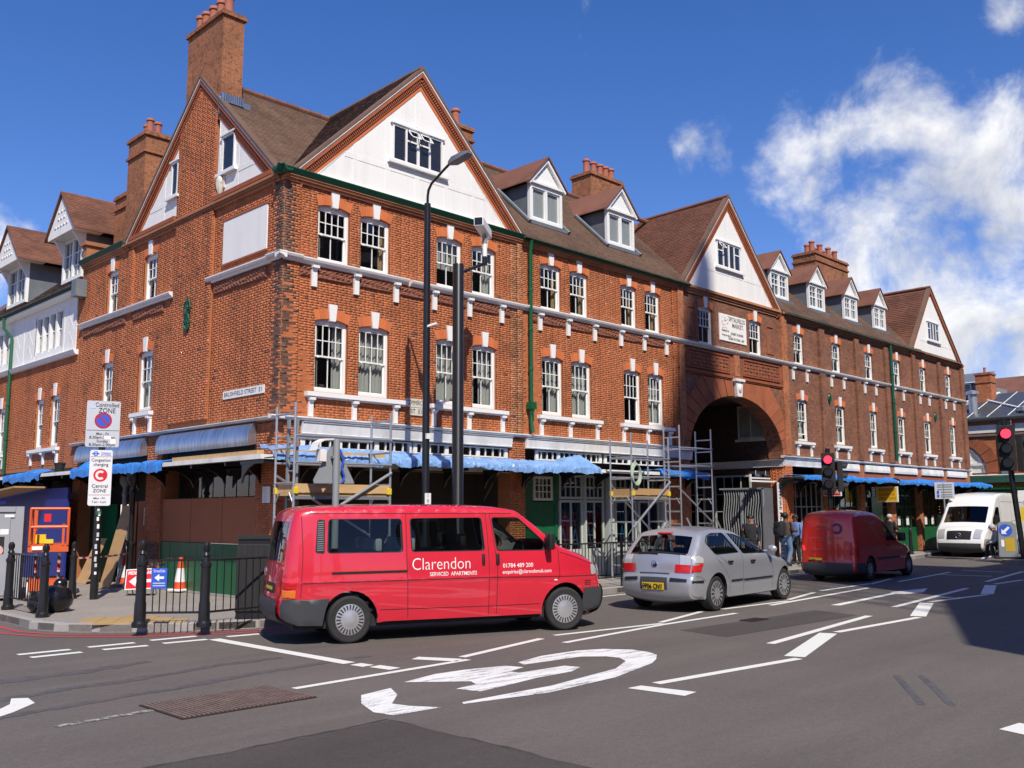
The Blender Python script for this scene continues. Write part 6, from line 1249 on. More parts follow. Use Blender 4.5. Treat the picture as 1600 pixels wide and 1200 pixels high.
for y, x, lb in ((5.9, -.15, 'plywood sheet leaning by the dark doorway behind the zone sign pole'), (7.5, -.05, 'narrow plywood sheet leaning at the left of the zone sign pole')):
    b = MB(); b.add([(x-.45, y-.25, G0), (x-.45, y+.3, G0), (x, y+.3, 1.15 if y > 6 else 1.9), (x, y-.25, 1.15 if y > 6 else 1.9)]+[(x-.43, y-.25, G0), (x-.43, y+.3, G0), (x+.02, y+.3, 1.15 if y > 6 else 1.9), (x+.02, y-.25, 1.15 if y > 6 else 1.9)], [(0, 1, 2, 3), (7, 6, 5, 4), (0, 4, 5, 1), (1, 5, 6, 2), (2, 6, 7, 3), (3, 7, 4, 0)]); tag(b.build('plywood_sheet', ply), lb, 'plywood sheet')
b = MB(); b.lathe([(.09, 0), (.13, .22), (.14, .22), (.14, .24), (.12, .24), (.085, .02)], (-.45, 9.35, 2.74), 14); o = b.build('bucket', blackm, smooth=True); tag(o, 'black builder\'s bucket standing on the side street canopy', 'bucket')
b = MB(); b.tube([(-.9, 15.3, 1.9), (-.9, 15.25, 2.62)], .035, 8); tag(b.build('prop', steel, smooth=True), 'short steel prop under the canopy above the grey cabin', 'prop')
# blue trestles inside the shop windows
tb_ = mat('trestle_blue', (.04, .32, .80), .45)
for i, (x, lb) in enumerate(((8.05, 'first blue folding trestle from the left behind the shop glass'), (8.5, 'second blue folding trestle from the left behind the shop glass'), (9.0, 'third blue folding trestle, behind the middle shop light'), (10.35, 'fourth blue folding trestle, seen through the middle scaffold tower'), (10.85, 'fifth blue folding trestle, seen behind the scaffold uprights'), (11.5, 'blue folding trestle nearest the archway, behind the tall tower'))):
    t = thing('trestle', lb, 'trestle', (x, .45, G0), group='blue trestles behind the shop glass')
    for s in (-1, 1):
        for y in (.19, .42): b = MB(); b.tube([(x+s*.16, y, G0+.5), (x-s*.13, y, 1.95)], .016, 6); b.build('leg', tb_, t)
    for z in (.95, 1.4): b = MB(); b.tube([(x-.1, .19, z), (x+.1, .19, z)], .014, 6); b.build('rung', steel, t)
# ------------------------------------------------------------------ archway gate, banner, lamps
gt = thing('archway_gate', 'folded grey steel gate of tall wavy fins standing inside the archway', 'gate', (17.7, 1.0, G0))
gst = mat('gate_steel', (.42, .44, .46), .42, metal=.4)
for i in range(17):
    y = .25+i*.088; b = MB(); P = [(17.55+.0*k, y+.03*math.sin(k*.62+.5)+(0.02*math.sin(k*.31)), .2+k*.115) for k in range(20)]; b.tube(P, .016, 5)
    V = b.v; b.build('fin', gst, gt, smooth=True)
b = MB(); b.box(17.5, 18.15, .22, .25, .18, 2.44); b.build('end_plate', mat('end_plate_grey', (.12, .125, .14), .5), gt); b = MB(); b.box(17.62, 17.66, .25, 1.75, .2, 2.4); b.build('backing_plate', blackm, gt); b = MB(); b.box(17.5, 17.58, .22, 1.78, 2.4, 2.45); b.build('top_rail', gst, gt); b = MB(); b.box(17.5, 17.56, .95, 1.02, .2, 2.3); b.build('lock_stile', gst, gt)
bn_ = thing('vertical_banner', 'tall narrow white banner with black letters beside the archway pier', 'banner', (18.34, .12, G0)); b = MB(); b.box(18.25, 18.53, .10, .12, .25, 2.62); b.build('panel', signw, bn_)
text('lettering', 'SPITFIRE Mk.VB W3311', .2, (18.39, .097, 1.45), (0, 0, -1), (1, 0, 0), black, bn_, width=2.2, bold=.004)
for i, (u, lb) in enumerate(((17.6, 'left spotlight on the bracket above the archway gate'), (18.2, 'right spotlight on the bracket above the archway gate'))):
    t = thing('spotlight', lb, 'spotlight', (u-.35, .3, 2.9), group='spotlights above the gate'); b = MB(); b.tube([(u-.45, .3, 2.82), (u-.15, .3, 2.82)], .06, 8); b.tube([(u-.3, .3, 2.82), (u-.3, .3, 2.98)], .02, 6); b.build('housing', chrome, t, smooth=True)
b = MB(); b.box(16.9, 18.5, .25, .3, 2.62, 2.67); b.box(16.9, 16.95, .25, .3, 2.67, 2.85); b.box(16.95, 18.1, .25, .3, 2.72, 2.76); tag(b.build('lamp_bracket', weather), 'pale steel bracket over the archway gate', 'bracket')
# ------------------------------------------------------------------ traffic signals, island bollard, shop signs
def lensmat(n, c, e): return mat(n, c, .3, emit=e, var=.01)
redlit = lensmat('lit_red_lens', (1, .03, .06), 2.6); doff = mat('unlit_lens', (.02, .02, .015), .2)
def signal(name, label, base, top, hz, hs, face, side, lean=(0, 0), tabs=None):
    t = thing('traffic_light', label, 'traffic light', (base[0], base[1], G0 if base[2] is None else base[2]), group='traffic lights showing red'); bz = G0 if base[2] is None else base[2]
    P = lambda z: (base[0]+lean[0]*(z-bz), base[1]+lean[1]*(z-bz)); b = MB(); b.tube([(*P(bz), bz), (*P(top), top)], .06*hs, 12); b.build('post', black, t, smooth=True)
    f = Vector((math.cos(face), math.sin(face), 0)); r = Vector((-f.y, f.x, 0))
    def head(c, f, r, lit, k):
        F = lambda u, v, d: tuple(Vector(c)+r*u+f*d+Vector((0, 0, v))); b = MB(); b.fb(F, -.17*k, .17*k, -.5*k, .5*k, -.1*k, .06*k); hd = b.build('signal_head', blackm, t, bevel=.015)
        for i, z in enumerate((.32, 0, -.32)):
            b = MB(); b.add([F(.105*k*math.cos(a), z*k+.105*k*math.sin(a), .064*k) for a in [j*math.pi/10 for j in range(20)]], [tuple(range(20))]); b.build('lens', redlit if (i == 0 and lit) else doff, hd)
            V = []; 
            for j in range(15): a = R(-25)+R(230)*j/14; V += [F(.125*k*math.cos(a), z*k+.125*k*math.sin(a), .06*k), F(.125*k*math.cos(a), z*k+.12*k*math.sin(a)-.012*k, (.20+.05*math.sin(a))*k)]
            b = MB(); b.add(V, [(2*j, 2*j+2, 2*j+3, 2*j+1) for j in range(14)]); b.build('visor', blackm, hd, smooth=True)
    x, y = P(hz); head((x+f.x*.16*hs+r.x*.0, y+f.y*.16*hs, hz), f, r, True, hs)
    if side is not None:
        g = Vector((math.cos(side), math.sin(side), 0)); head((x+g.x*.3*hs, y+g.y*.3*hs, hz-.12*hs), g, Vector((-g.y, g.x, 0)), False, hs*.8)
    for (z0, z1, w, m) in tabs or (): x, y = P((z0+z1)/2); b = MB(); F = lambda u, v, d: tuple(Vector((x, y, 0))+r*u+f*d+Vector((0, 0, v))); b.fb(F, .10, w+.16, z0, z1, -.08, .08); b.build('push_button_box' if m is yellow else 'plate', m, t)
    return t
signal('a', 'traffic light showing red on the near pavement behind the red post van', (17.35, -2.1, None), 3.55, 2.85, 1.12, R(-155), R(-60))
signal('b', 'larger traffic light showing red on the traffic island at far right', (24.9, -5.0, .12), 4.75, 3.75, 1.5, R(-166), R(-90), lean=(0, .07), tabs=((1.35, 1.8, .22, yellow), (2.0, 2.35, .15, white)))
kb = thing('island_bollard', 'grey keep-left bollard with a blue arrow roundel on the traffic island', 'illuminated bollard', (24.6, -4.62, .12), R(-155)+math.pi/2)
b = MB(); b.poly(lambda u, v, d: (u, d, v), [(-.29, 0), (.29, 0), (.27, 1.12), (.18, 1.2), (0, 1.22), (-.18, 1.2), (-.27, 1.12)], -.14, .14); b.build('body', greysteel, kb, local=True, bevel=.02)
KF = lambda u, v, d: (u, -.14-d, v)
def kd(n, m, fn): b = MB(); fn(b); return b.build(n, m, kb, local=True)
kd('roundel', cobalt, lambda b: b.add([KF(-.05+.2*math.cos(a), .93+.2*math.sin(a), .004) for a in [i*math.pi/14 for i in range(28)]], [tuple(range(28))]))
kd('arrow', white, lambda b: b.add([KF(-.05+u, .93+v, .007) for u, v in ((-.12, -.12), (-.12, .04), (-.07, -.01), (.08, .13), (.13, .08), (-.01, -.07), (.04, -.12))], [tuple(range(7))]))
kd('yellow_panel', mat('dull_yellow', (.5, .32, .02), .5), lambda b: b.fb(KF, -.08, .2, .25, .68, 0, .004)); kd('white_panel', white, lambda b: b.fb(KF, -.2, -.11, .4, .62, 0, .004)); kd('base', blackm, lambda b: b.box(-.4, .4, -.2, .2, 0, .07))
pk = thing('parking_plate', 'grey parking plate on a thin pole near the far bollard', 'sign pole', (28.6, -1.2, G0)); b = MB(); b.tube([(28.6, -1.2, G0), (28.6, -1.2, 2.75)], .03, 8); b.build('post', greysteel, pk)
FKP = lambda u, v, d: (28.6+u*.45, -1.23-u*.9-d*.5, v); b = MB(); b.fb(FKP, -.34, .34, 2.15, 2.78, 0, .02); pn = b.build('panel', signg, pk)
for i, v in enumerate((2.68, 2.6, 2.5, 2.4, 2.3, 2.22)): bar(lambda u, v, d: (28.6+u*.45-.002-d, -1.23-u*.9-.012-d, v), -.26+(.12 if i > 2 else 0), .26, v, v+.03, .01, greysteel, pn, 'print_line')
for v in (2.36, 2.22): bar(lambda u, v, d: (28.6+u*.45-.002-d, -1.23-u*.9-.012-d, v), -.28, -.2, v, v+.1, .012, cobalt, pn, 'symbol')
def shopsign(label, x, z0, z1, w, m, lines, tm, frame):
    t = thing('hanging_sign', label, 'shop sign', (x, -.4, z0), group='signs hung under the right-hand canopy'); F = lambda u, v, d: (x-d, -.45-u, v)
    b = MB(); b.fb(F, -w/2, w/2, z0, z1, -.03, .03); b.build('frame', frame, t); b = MB(); b.fb(F, -w/2+.03, w/2-.03, z0+.03, z1-.03, .03, .034); b.build('face', m, t)
    for i, (s, k) in enumerate(lines): text('lettering', s, (z1-z0)*.9/len(lines)*.8, (x-.036, -.45, z1-.05-(z1-z0-.1)*(i+.5)/len(lines)), (0, -1, 0), (0, 0, 1), tm, t, width=w*k, bold=.003)
shopsign('red hanging shop sign with white lettering behind the traffic light', 20.9, 2.2, 2.5, .62, redp, [('ROYAL MAIL', .8)], white, weather)
shopsign('yellow hanging shop sign in red letters, near the green shop door', 25.2, 2.02, 2.58, .8, yellow, [('BEVERAGE', .75), ('LICENCE', .7), ('OPEN 7 DAYS', .8)], redp, weather)
b = MB()
for i in range(9): b.lathe([(.0, -.02), (.03, 0), (0, .02)], (30.6, -.25, 1.5+i*.12), 8)
tag(b.build('string_of_lights', mat('warm_bulbs', (.7, .35, .12), .4)), 'vertical string of small orange bulbs in the far shop doorway', 'string of lights')
# ------------------------------------------------------------------ vehicles
def chaikin(P, n=2, closed=False):
    P = [tuple(q) for q in P]
    for _ in range(n):
        Q = [] if closed else [P[0]]
        for a, c in zip(P, P[1:]+P[:1] if closed else P[1:]): Q += [(a[0]*.75+c[0]*.25, a[1]*.75+c[1]*.25), (a[0]*.25+c[0]*.75, a[1]*.25+c[1]*.75)]
        P = Q if closed else Q+[P[-1]]
    return P
def fillet(P, r=.04, n=4):
    out = []; m = len(P)
    for i in range(m):
        a, q, c = Vector(P[i-1]), Vector(P[i]), Vector(P[(i+1) % m]); u, v = (a-q).normalized(), (c-q).normalized(); k = min(r, (a-q).length*.45, (c-q).length*.45)
        for j in range(n+1): t = j/n; out.append(tuple((q+u*k)*(1-t)**2+q*2*t*(1-t)+(q+v*k)*t*t))
    return out
def inp(X, Z, P):
    c = np.zeros(len(X), bool); P = np.asarray(P); j = len(P)-1
    for i in range(len(P)):
        k = ((P[i, 1] > Z) != (P[j, 1] > Z)); dz = P[j, 1]-P[i, 1] or 1e-12
        c ^= k & (X < (P[j, 0]-P[i, 0])*(Z-P[i, 1])/dz+P[i, 0]); j = i
    return c
def pdist(X, Z, P):
    P = np.asarray(P); d = np.full(len(X), 9.)
    for a, c in zip(P[:-1], P[1:]):
        v = c-a; L = (v**2).sum()+1e-12; t = np.clip(((X-a[0])*v[0]+(Z-a[1])*v[1])/L, 0, 1); d = np.minimum(d, np.hypot(X-a[0]-t*v[0], Z-a[1]-t*v[1]))
    return d
def cdt(outer, holes=(), sp=.09, extra=()):
    pts = []; ed = []
    for L in (outer, *holes): k = len(pts); pts += [tuple(q) for q in L]; ed += [(k+i, k+(i+1) % len(L)) for i in range(len(L))]
    O = np.asarray(outer); gx, gz = np.meshgrid(np.arange(O[:, 0].min()+sp*.5, O[:, 0].max(), sp), np.arange(O[:, 1].min()+sp*.5, O[:, 1].max(), sp)); G = np.stack([gx.ravel(), gz.ravel()], 1)
    if len(extra): G = np.concatenate([G, np.asarray(extra)])
    ok = inp(G[:, 0], G[:, 1], outer)
    for h in holes: ok &= ~inp(G[:, 0], G[:, 1], h)
    G = G[ok]
    if len(G):
        dd = np.minimum.reduce([pdist(G[:, 0], G[:, 1], list(L)+[L[0]]) for L in (outer, *holes)]); G = G[dd > .008]
    pts += [tuple(q) for q in G]
    v, _, f, *_ = geometry.delaunay_2d_cdt([Vector(q) for q in pts], ed, [], 0, 1e-5); V = np.array([tuple(q) for q in v])
    F = np.array([t for t in f if len(t) == 3]); C = V[F].mean(1); ok = inp(C[:, 0], C[:, 1], outer)
    for h in holes: ok &= ~inp(C[:, 0], C[:, 1], h)
    return V, F[ok]
class Car:
    def __init__(s, root, top, bottom, base, rr=.08, bulge=lambda x, z: .03):
        """top: profile from rear bottom over the roof to front bottom; bottom: sill line with wheel arches, front to rear; base(x,z): half width"""
        s.t = root; s.P = np.array(chaikin(top, 2)); s.base = base; s.rr = rr; P = s.P; s.out = [tuple(q) for q in P]+[tuple(q) for q in bottom]
        T = np.gradient(P, axis=0); T /= np.linalg.norm(T, axis=1)[:, None]; s.Nn = np.stack([-T[:, 1], T[:, 0]], 1); s.bul = np.array([bulge(*q) for q in P]); s.ye = s.Y(P[:, 0], P[:, 1])
    def Y(s, X, Z):
        X = np.asarray(X, float); Z = np.asarray(Z, float); y = s.base(X, Z); d = pdist(X, Z, s.P); r = s.rr; k = np.clip(r-d, 0, r); return y-(r-np.sqrt(np.maximum(r*r-k*k, 0)))
    def sidepts(s, V, off=0, sd=-1): y = s.Y(V[:, 0], V[:, 1])+off; return [(x, sd*yy, z) for (x, z), yy in zip(V, y)]
    def strip(s, idx, ts, off=0):
        V = [(s.P[i, 0]+s.Nn[i, 0]*(s.bul[i]*(1-t*t)+off), (s.ye[i]+off*.5)*t, s.P[i, 1]+s.Nn[i, 1]*(s.bul[i]*(1-t*t)+off)) for i in idx for t in ts]; n = len(ts)
        return V, [(k*n+j, k*n+j+1, (k+1)*n+j+1, (k+1)*n+j) for k in range(len(idx)-1) for j in range(n-1)]
    def idx(s, f): return [i for i, q in enumerate(s.P) if f(*q)]
    def shell(s, m, holes, screens, lining=None, crease=()):
        """screens: (condition on profile, t limit): left open in the skin and glazed"""
        b = MB(); E = []
        for k in (.012, .03, .06, .1): E += [tuple(q) for q in (s.P-s.Nn*k)]
        for z in crease: E += [(x, z) for x in np.arange(s.P[:, 0].min(), s.P[:, 0].max(), .07)]
        V, F = cdt(s.out, holes, .09, E)
        for sd in (-1, 1): b.add(s.sidepts(V, 0, sd), [tuple(f) for f in F])
        ts = [-1, -.985, -.96, -.93, -.9, -.75, -.6, -.4, -.2, 0, .2, .4, .6, .75, .9, .93, .96, .985, 1]; VV, FF = s.strip(range(len(s.P)), ts); n = len(ts)-1; keep = []
        for q, f in enumerate(FF):
            i, j = q//n, q % n; tm = (ts[j]+ts[j+1])/2
            if not any(c(*s.P[i]) and c(*s.P[i+1]) and abs(tm) < lim for c, lim in screens): keep.append(f)
        b.add(VV, keep); o = b.build('body', m, s.t, smooth=True, angle=38, local=True)
        if lining:
            b = MB(); V, F = cdt(s.out, holes, .16)
            for sd in (-1, 1): b.add(s.sidepts(V, -.045, sd), [tuple(f) for f in F])
            b.build('lining', lining, s.t, smooth=True, local=True)
        return o
    def patch(s, name, poly, m, off=.003, sp=.07, sides=(-1, 1), par=None, holes=()):
        V, F = cdt(poly, holes, sp); out = []
        for sd in sides: b = MB(); b.add(s.sidepts(V, off, sd), [tuple(f) for f in F]); out.append(b.build(name, m, par or s.t, smooth=True, local=True))
        return out
    def spatch(s, name, cond, t0, t1, m, off=.004, par=None, n=9):
        ts = [t0+(t1-t0)*i/n for i in range(n+1)]; V, F = s.strip(s.idx(cond), ts, off); b = MB(); b.add(V, F); return b.build(name, m, par or s.t, smooth=True, local=True)
    def seam(s, pts, m, wd=.009, off=.0022, sides=(-1, 1), name='panel_gap'):
        P = [Vector(q) for q in pts]; S = []
        for a, c in zip(P[:-1], P[1:]): n = max(1, int((c-a).length/.06)); S += [a.lerp(c, i/n) for i in range(n)]
        S.append(P[-1]); L = []
        for i, q in enumerate(S): t = (S[min(i+1, len(S)-1)]-S[max(i-1, 0)]).normalized(); nn = Vector((-t.y, t.x)); L += [tuple(q+nn*wd/2), tuple(q-nn*wd/2)]
        V = np.array(L)
        for sd in sides: b = MB(); b.add(s.sidepts(V, off, sd), [(2*i, 2*i+1, 2*i+3, 2*i+2) for i in range(len(S)-1)]); b.build(name, m, s.t, local=True)
    def block(s, name, x0, x1, z0, z1, m, th=.02, sides=(-1,), bev=.006, base=-.01):
        for sd in sides:
            b = MB(); ys = [float(s.Y([x], [z])[0]) for x in (x0, x1) for z in (z0, z1)]; V = []
            for dd in (base, th): V += [(x0, sd*(ys[0]+dd), z0), (x1, sd*(ys[2]+dd), z0), (x1, sd*(ys[3]+dd), z1), (x0, sd*(ys[1]+dd), z1)]
            b.add(V, [(0, 3, 2, 1), (4, 5, 6, 7), (0, 1, 5, 4), (1, 2, 6, 5), (2, 3, 7, 6), (3, 0, 4, 7)]); b.build(name, m, s.t, bevel=bev, smooth=True, local=True)
    def glaze(s, polys, g, surround=None, grow=.018):
        for nm, poly in polys:
            for o in s.patch(nm, poly, g, -.008):
                pass
            if surround:
                c = Vector((sum(q[0] for q in poly)/len(poly), sum(q[1] for q in poly)/len(poly))); big = [tuple(Vector(q)+(Vector(q)-c).normalized()*grow) for q in poly]; s.patch('window_seal', big, surround, .002, holes=[poly])
    def text(s, tx, size, x, z, w, m, bold=0, name='lettering', off=.004):
        # the near (right) side of the vehicle, read with x running forward
        return text(name, tx, size, (0, 0, 0), (1, 0, 0), (0, 0, 1), m, s.t, width=w, bold=bold, fn=lambda a, c: (x+a, -float(s.Y([x+a], [z+c])[0])-off, z+c))
    def rtext(s, tx, size, t, i, w, m, name='lettering', off=.02, bold=0):
        """lettering on the rear face at profile point i, read from behind"""
        P = s.P[i]; N_ = s.Nn[i]; x = P[0]+N_[0]*(s.bul[i]*(1-t*t)+off); y = s.ye[i]*t; me = text_mesh(tx, size, w, bold=bold); u = Vector((-N_[1], 0, N_[0])) if N_[0] < 0 else Vector((0, 0, 1)); u = u if u.z > 0 else -u
        for v in me.vertices: v.co = Vector((x, y, P[1]))+Vector((0, -1, 0))*v.co.x+u*v.co.y
        me.materials.clear(); me.materials.append(m); return link(name, me, s.t)
def wheel(parent, x, y, r, wd, cap_r, m, slots=20, sd=-1, steer=0, style='slot'):
    g = MB(); w2 = wd/2; g.lathe([(r*.62, -w2*.9), (r*.9, -w2), (r*.97, -w2*.85), (r, -w2*.6), (r, w2*.6), (r*.97, w2*.85), (r*.9, w2), (r*.62, w2*.9)], (0, 0, 0), 32, 'y')
    w = g.build('wheel', rubber, parent, smooth=True, angle=30, local=True); w.location = (x, y, r); w.rotation_euler = (0, 0, steer)
    g = MB(); o = sd*w2; k = cap_r; g.lathe([(k, o*.80), (k*.98, o*.95), (k*.88, o*1.0), (k*.55, o*.97), (k*.38, o*1.06), (k*.2, o*1.1), (.001, o*1.1)], (0, 0, 0), 32, 'y'); c = g.build('hubcap', m, w, smooth=True, angle=30, local=True)
    g = MB()
    for i in range(slots):
        a = 2*math.pi*i/slots; d = .45*math.pi/slots
        for r0, r1 in (((.62, .93),) if style == 'slot' else ((.45, .92),)):
            P = [(k*q*math.cos(a+e), k*q*math.sin(a+e)) for q, e in ((r0, -d), (r1, -d), (r1, d), (r0, d))]; g.add([(px, o*1.012 if abs(o) else 0, pz) for px, pz in P], [(0, 1, 2, 3)])
    stuff(g.build('hubcap_slots', blackm, w, local=True)); return w
def seat(parent, x, y, m, w=.44, z=.52, tilt=.12):
    b = MB(); b.box(x-.2, x+.24, y-w/2, y+w/2, z-.04, z+.1); o = b.build('seat', m, parent, bevel=.04, smooth=True, local=True)
    b = MB(); b.add([(x-.26-tilt*h, y+s*w/2*(1-.15*h), z+.02+.6*h) for h in (0, 1) for s in (-1, 1)]+[(x-.14-tilt*h, y+s*w/2*(1-.15*h), z+.02+.6*h) for h in (0, 1) for s in (-1, 1)], [(0, 1, 3, 2), (4, 6, 7, 5), (0, 2, 6, 4), (1, 5, 7, 3), (2, 3, 7, 6), (0, 4, 5, 1)]); b.build('seat_back', m, o, bevel=.04, smooth=True, local=True)
    b = MB(); b.box(x-.30-tilt, x-.2-tilt, y-.12, y+.12, z+.66, z+.84); b.build('headrest', m, o, bevel=.035, smooth=True, local=True)
def arc(cx, cz, r, a0, a1, n=14): return [(cx+r*math.cos(R(a0+(a1-a0)*i/n)), cz+r*math.sin(R(a0+(a1-a0)*i/n))) for i in range(n+1)]
def carpaint(n, c, **k): return mat(n, c, .35, var=.035, vs_=1.5, coat=1.0, spec=.5, dirt=.10, **k)
redv = carpaint('minibus_red', (.60, .015, .036)); silver = mat('silver_metallic', (.46, .47, .50), .30, metal=.55, var=.02, coat=.5); postred = carpaint('post_van_red', (.66, .022, .014)); vanwhite = carpaint('van_white', (.78, .78, .77))
plastic = mat('dark_bumper_plastic', (.045, .047, .052), .55, var=.08); trimb = mat('black_trim', (.012, .012, .013), .45); grey_in = mat('grey_seat_cloth', (.30, .31, .33), .9, var=.15); lin = mat('cabin_lining', (.20, .20, .20), .9); gapm = mat('panel_gap_shadow', (.03, .008, .012), .8); gapg = mat('silver_gap', (.07, .07, .075), .8)
lampred = mat('red_lamp_lens', (.55, .012, .015), .15, var=.02, coat=.5); lampor = mat('amber_lamp_lens', (.65, .16, .02), .15, var=.02, coat=.5); lampcl = mat('clear_lamp_lens', (.60, .60, .60), .12, metal=.4, var=.1); platey = mat('yellow_plate', (.74, .50, .03), .4, var=.02)
# --- red minibus
mb_ = thing('red_minibus', 'red minibus with white lettering on its side waiting at the corner', 'minibus', (0, 0, 0), R(-21)); lft = Vector((.3584, .9336, 0)); mb_.location = Vector((-1.721, -4.745, 0))+lft*.79; mb_.scale = (.965, .95, 1.0); del ORG[mb_.name]
top = [(-.86, .33), (-.935, .36), (-.95, .50), (-.92, .62), (-.905, .80), (-.885, 1.0), (-.83, 1.42), (-.79, 1.62), (-.73, 1.735), (-.55, 1.775), (.0, 1.795), (1.2, 1.80), (2.15, 1.785), (2.45, 1.75), (2.60, 1.71), (3.20, 1.245), (3.27, 1.20), (3.6, 1.085), (3.84, .98), (3.93, .90), (3.99, .76), (4.02, .62), (4.07, .57), (4.08, .42), (4.03, .28), (3.9, .25)]
bot = [(3.72, .25)]+arc(3.32, .29, .40, -8, 188)+[(2.9, .255), (1.6, .26), (.5, .265)]+arc(0, .285, .40, -5, 186)+[(-.45, .27), (-.7, .29)]
def wmb(X, Z): return .865+.010*np.exp(-((Z-.80)/.022)**2)-.05*np.clip((.79-Z)/.55, 0, 1)**1.4-.115*np.clip((Z-.95)/.85, 0, 1)**1.3-.20*np.clip((X-3.2)/.85, 0, 1)**1.8-.15*np.clip((-.45-X)/.5, 0, 1)**2.2
c = Car(mb_, top, bot, wmb, .075, lambda x, z: .10 if x > 3.7 else .035 if (x < -.7 and z < 1.7) else .05 if x > 2.6 else .035)
W1 = fillet([(-.32, 1.185), (-.30, 1.62), (.725, 1.62), (.735, 1.18)], .05); W2 = fillet([(.885, 1.18), (.87, 1.625), (1.95, 1.63), (1.985, 1.175)], .05); W3 = fillet([(2.20, 1.17), (2.13, 1.63), (2.55, 1.62), (2.97, 1.27), (2.97, 1.165)], .05)
scr = [(lambda x, z: x > 2.55 and 1.24 < z < 1.715, .9), (lambda x, z: x < -.6 and 1.02 < z < 1.62, .86)]
c.shell(redv, [W1, W2, W3], scr, lin, (.755, .778, .80, .822, .845)); c.glaze([('side_window', W1), ('side_window', W2), ('door_window', W3)], carglass, trimb)
c.spatch('windscreen', scr[0][0], -.9, .9, carglass, -.004); c.spatch('rear_window', scr[1][0], -.86, .86, tint, -.004)
b = MB(); b.box(-.85, 3.2, -.74, .74, .40, .44); b.build('floor', blackm, mb_, local=True); b = MB(); b.box(-.7, 2.4, -.70, .70, 1.70, 1.72); b.build('roof_lining', lin, mb_, local=True); b = MB(); b.box(2.75, 3.25, -.70, .70, .45, 1.12); b.build('dashboard', trimb, mb_, bevel=.04, local=True)
b = MB(); b.box(-.75, 3.8, -.70, .70, .2, .4); b.build('underbody', blackm, mb_, local=True)
for x in (-.05, .85, 1.35): [seat(mb_, x, y, grey_in) for y in (-.42, .05, .5)]
for y in (-.42, .42): seat(mb_, 2.15, y, trimb, z=.56)
b = MB(); b.tube([(2.72+.09*math.cos(a)*.5, -.40+.19*math.cos(a+1.57), 1.10+.19*math.sin(a+1.57)) for a in [i*math.pi/10 for i in range(21)]], .016, 6); b.build('steering_wheel', trimb, mb_, smooth=True, local=True)
for V_ in (W1,): c.patch('vent_louvre', fillet([(-.50, 1.19), (-.465, 1.62), (-.36, 1.62), (-.37, 1.175)], .03), trimb, .004, sides=(-1,))
for k in range(14): z = 1.22+k*.028; c.seam([(-.478+.0015*k, z), (-.385+.0005*k, z+.004)], greysteel, .009, .009, (-1,), 'louvre')
for pts in ([(.80, 1.70), (.80, 1.1), (.83, .30)], [(2.03, 1.70), (2.055, 1.1), (2.06, .28)], [(2.09, 1.70), (2.17, 1.1), (2.19, .92), (2.185, .29)], [(3.02, 1.30), (3.19, 1.17), (3.21, .80), (3.17, .72)], [(-.66, .80), (2.05, .80), (3.95, .765)], [(-.68, 1.73), (-.66, 1.2), (-.68, .62)], [(.42, .42), (2.15, .40), (2.88, .40)], [(-.62, 1.70), (2.45, 1.69)], [(3.21, 1.13), (3.55, 1.03), (3.80, .945)]): c.seam(pts, gapm)
c.patch('door_rail', [(-.27, .905), (-.27, .935), (.80, .935), (.80, .905)], trimb, .006, sides=(-1,))
c.block('door_handle', 1.945, 1.985, .985, 1.125, trimb, .03, (-1, 1)); c.block('door_handle', 2.165, 2.215, .985, 1.125, trimb, .03, (-1, 1))
b = MB()
for sd in (-1, 1):
    V, F = cdt([(3.60, .26), (3.66, .60), (3.9, .60), (4.01, .60), (4.05, .57), (4.07, .42), (4.02, .29), (3.9, .26)], (), .06); b.add(c.sidepts(V, .022, sd), [tuple(f) for f in F])
    V, F = cdt([(-.38, .25), (-.345, .45), (-.29, .595), (-.86, .60), (-.91, .59), (-.935, .50), (-.92, .38), (-.86, .32), (-.7, .26)], (), .06); b.add(c.sidepts(V, .022, sd), [tuple(f) for f in F])
VV, FF = c.strip(c.idx(lambda x, z: x > 3.7 and z < .60), [-1, -.95, -.8, -.5, 0, .5, .8, .95, 1], .03); f_ = MB(); f_.add(VV, FF); f_.build('front_bumper', plastic, mb_, smooth=True, local=True)
VV, FF = c.strip(c.idx(lambda x, z: x < -.7 and z < .605), [-1, -.95, -.8, -.5, 0, .5, .8, .95, 1], .035); f_ = MB(); f_.add(VV, FF); f_.build('rear_bumper', plastic, mb_, smooth=True, local=True)
each(b, 'bumper_corner', plastic, mb_, smooth=True, local=True)
c.patch('headlight', [(3.80, .79), (3.79, .93), (3.86, .935), (3.93, .87), (3.975, .79), (3.97, .77)], lampcl, .008); [c.spatch('headlight', lambda x, z: x > 3.8 and .76 < z < .92, a, e, lampcl, .008) for a, e in ((-1, -.6), (.6, 1))]; c.spatch('grille', lambda x, z: x > 3.8 and .76 < z < .92, -.55, .55, trimb, .006)
for z in (.70, .672, .645): c.seam([(3.68, z), (3.80, z)], gapm, .012, .004, (-1,), 'vent_slot')
c.patch('tail_lamp', [(-.745, .72), (-.74, .82), (-.90, .82), (-.905, .72)], lampred, .012, .02); c.patch('indicator_lens', [(-.75, .61), (-.746, .715), (-.905, .715), (-.91, .61)], lampor, .012, .02); [c.spatch('tail_lamp', lambda x, z: x < -.8 and .60 < z < .84, a, e, lampred, .006) for a, e in ((-1, -.86), (.86, 1))]
c.spatch('plate_recess', lambda x, z: x < -.8 and .64 < z < .80, -.5, .5, trimb, .004); c.spatch('number_plate', lambda x, z: x < -.8 and .66 < z < .76, -.36, .36, platey, .01); b = MB(); b.lathe([(.06, 0), (.06, -.015), (.04, -.02)], (-1.0, 0, .93), 16, 'x'); b.build('badge', chrome, mb_, local=True)
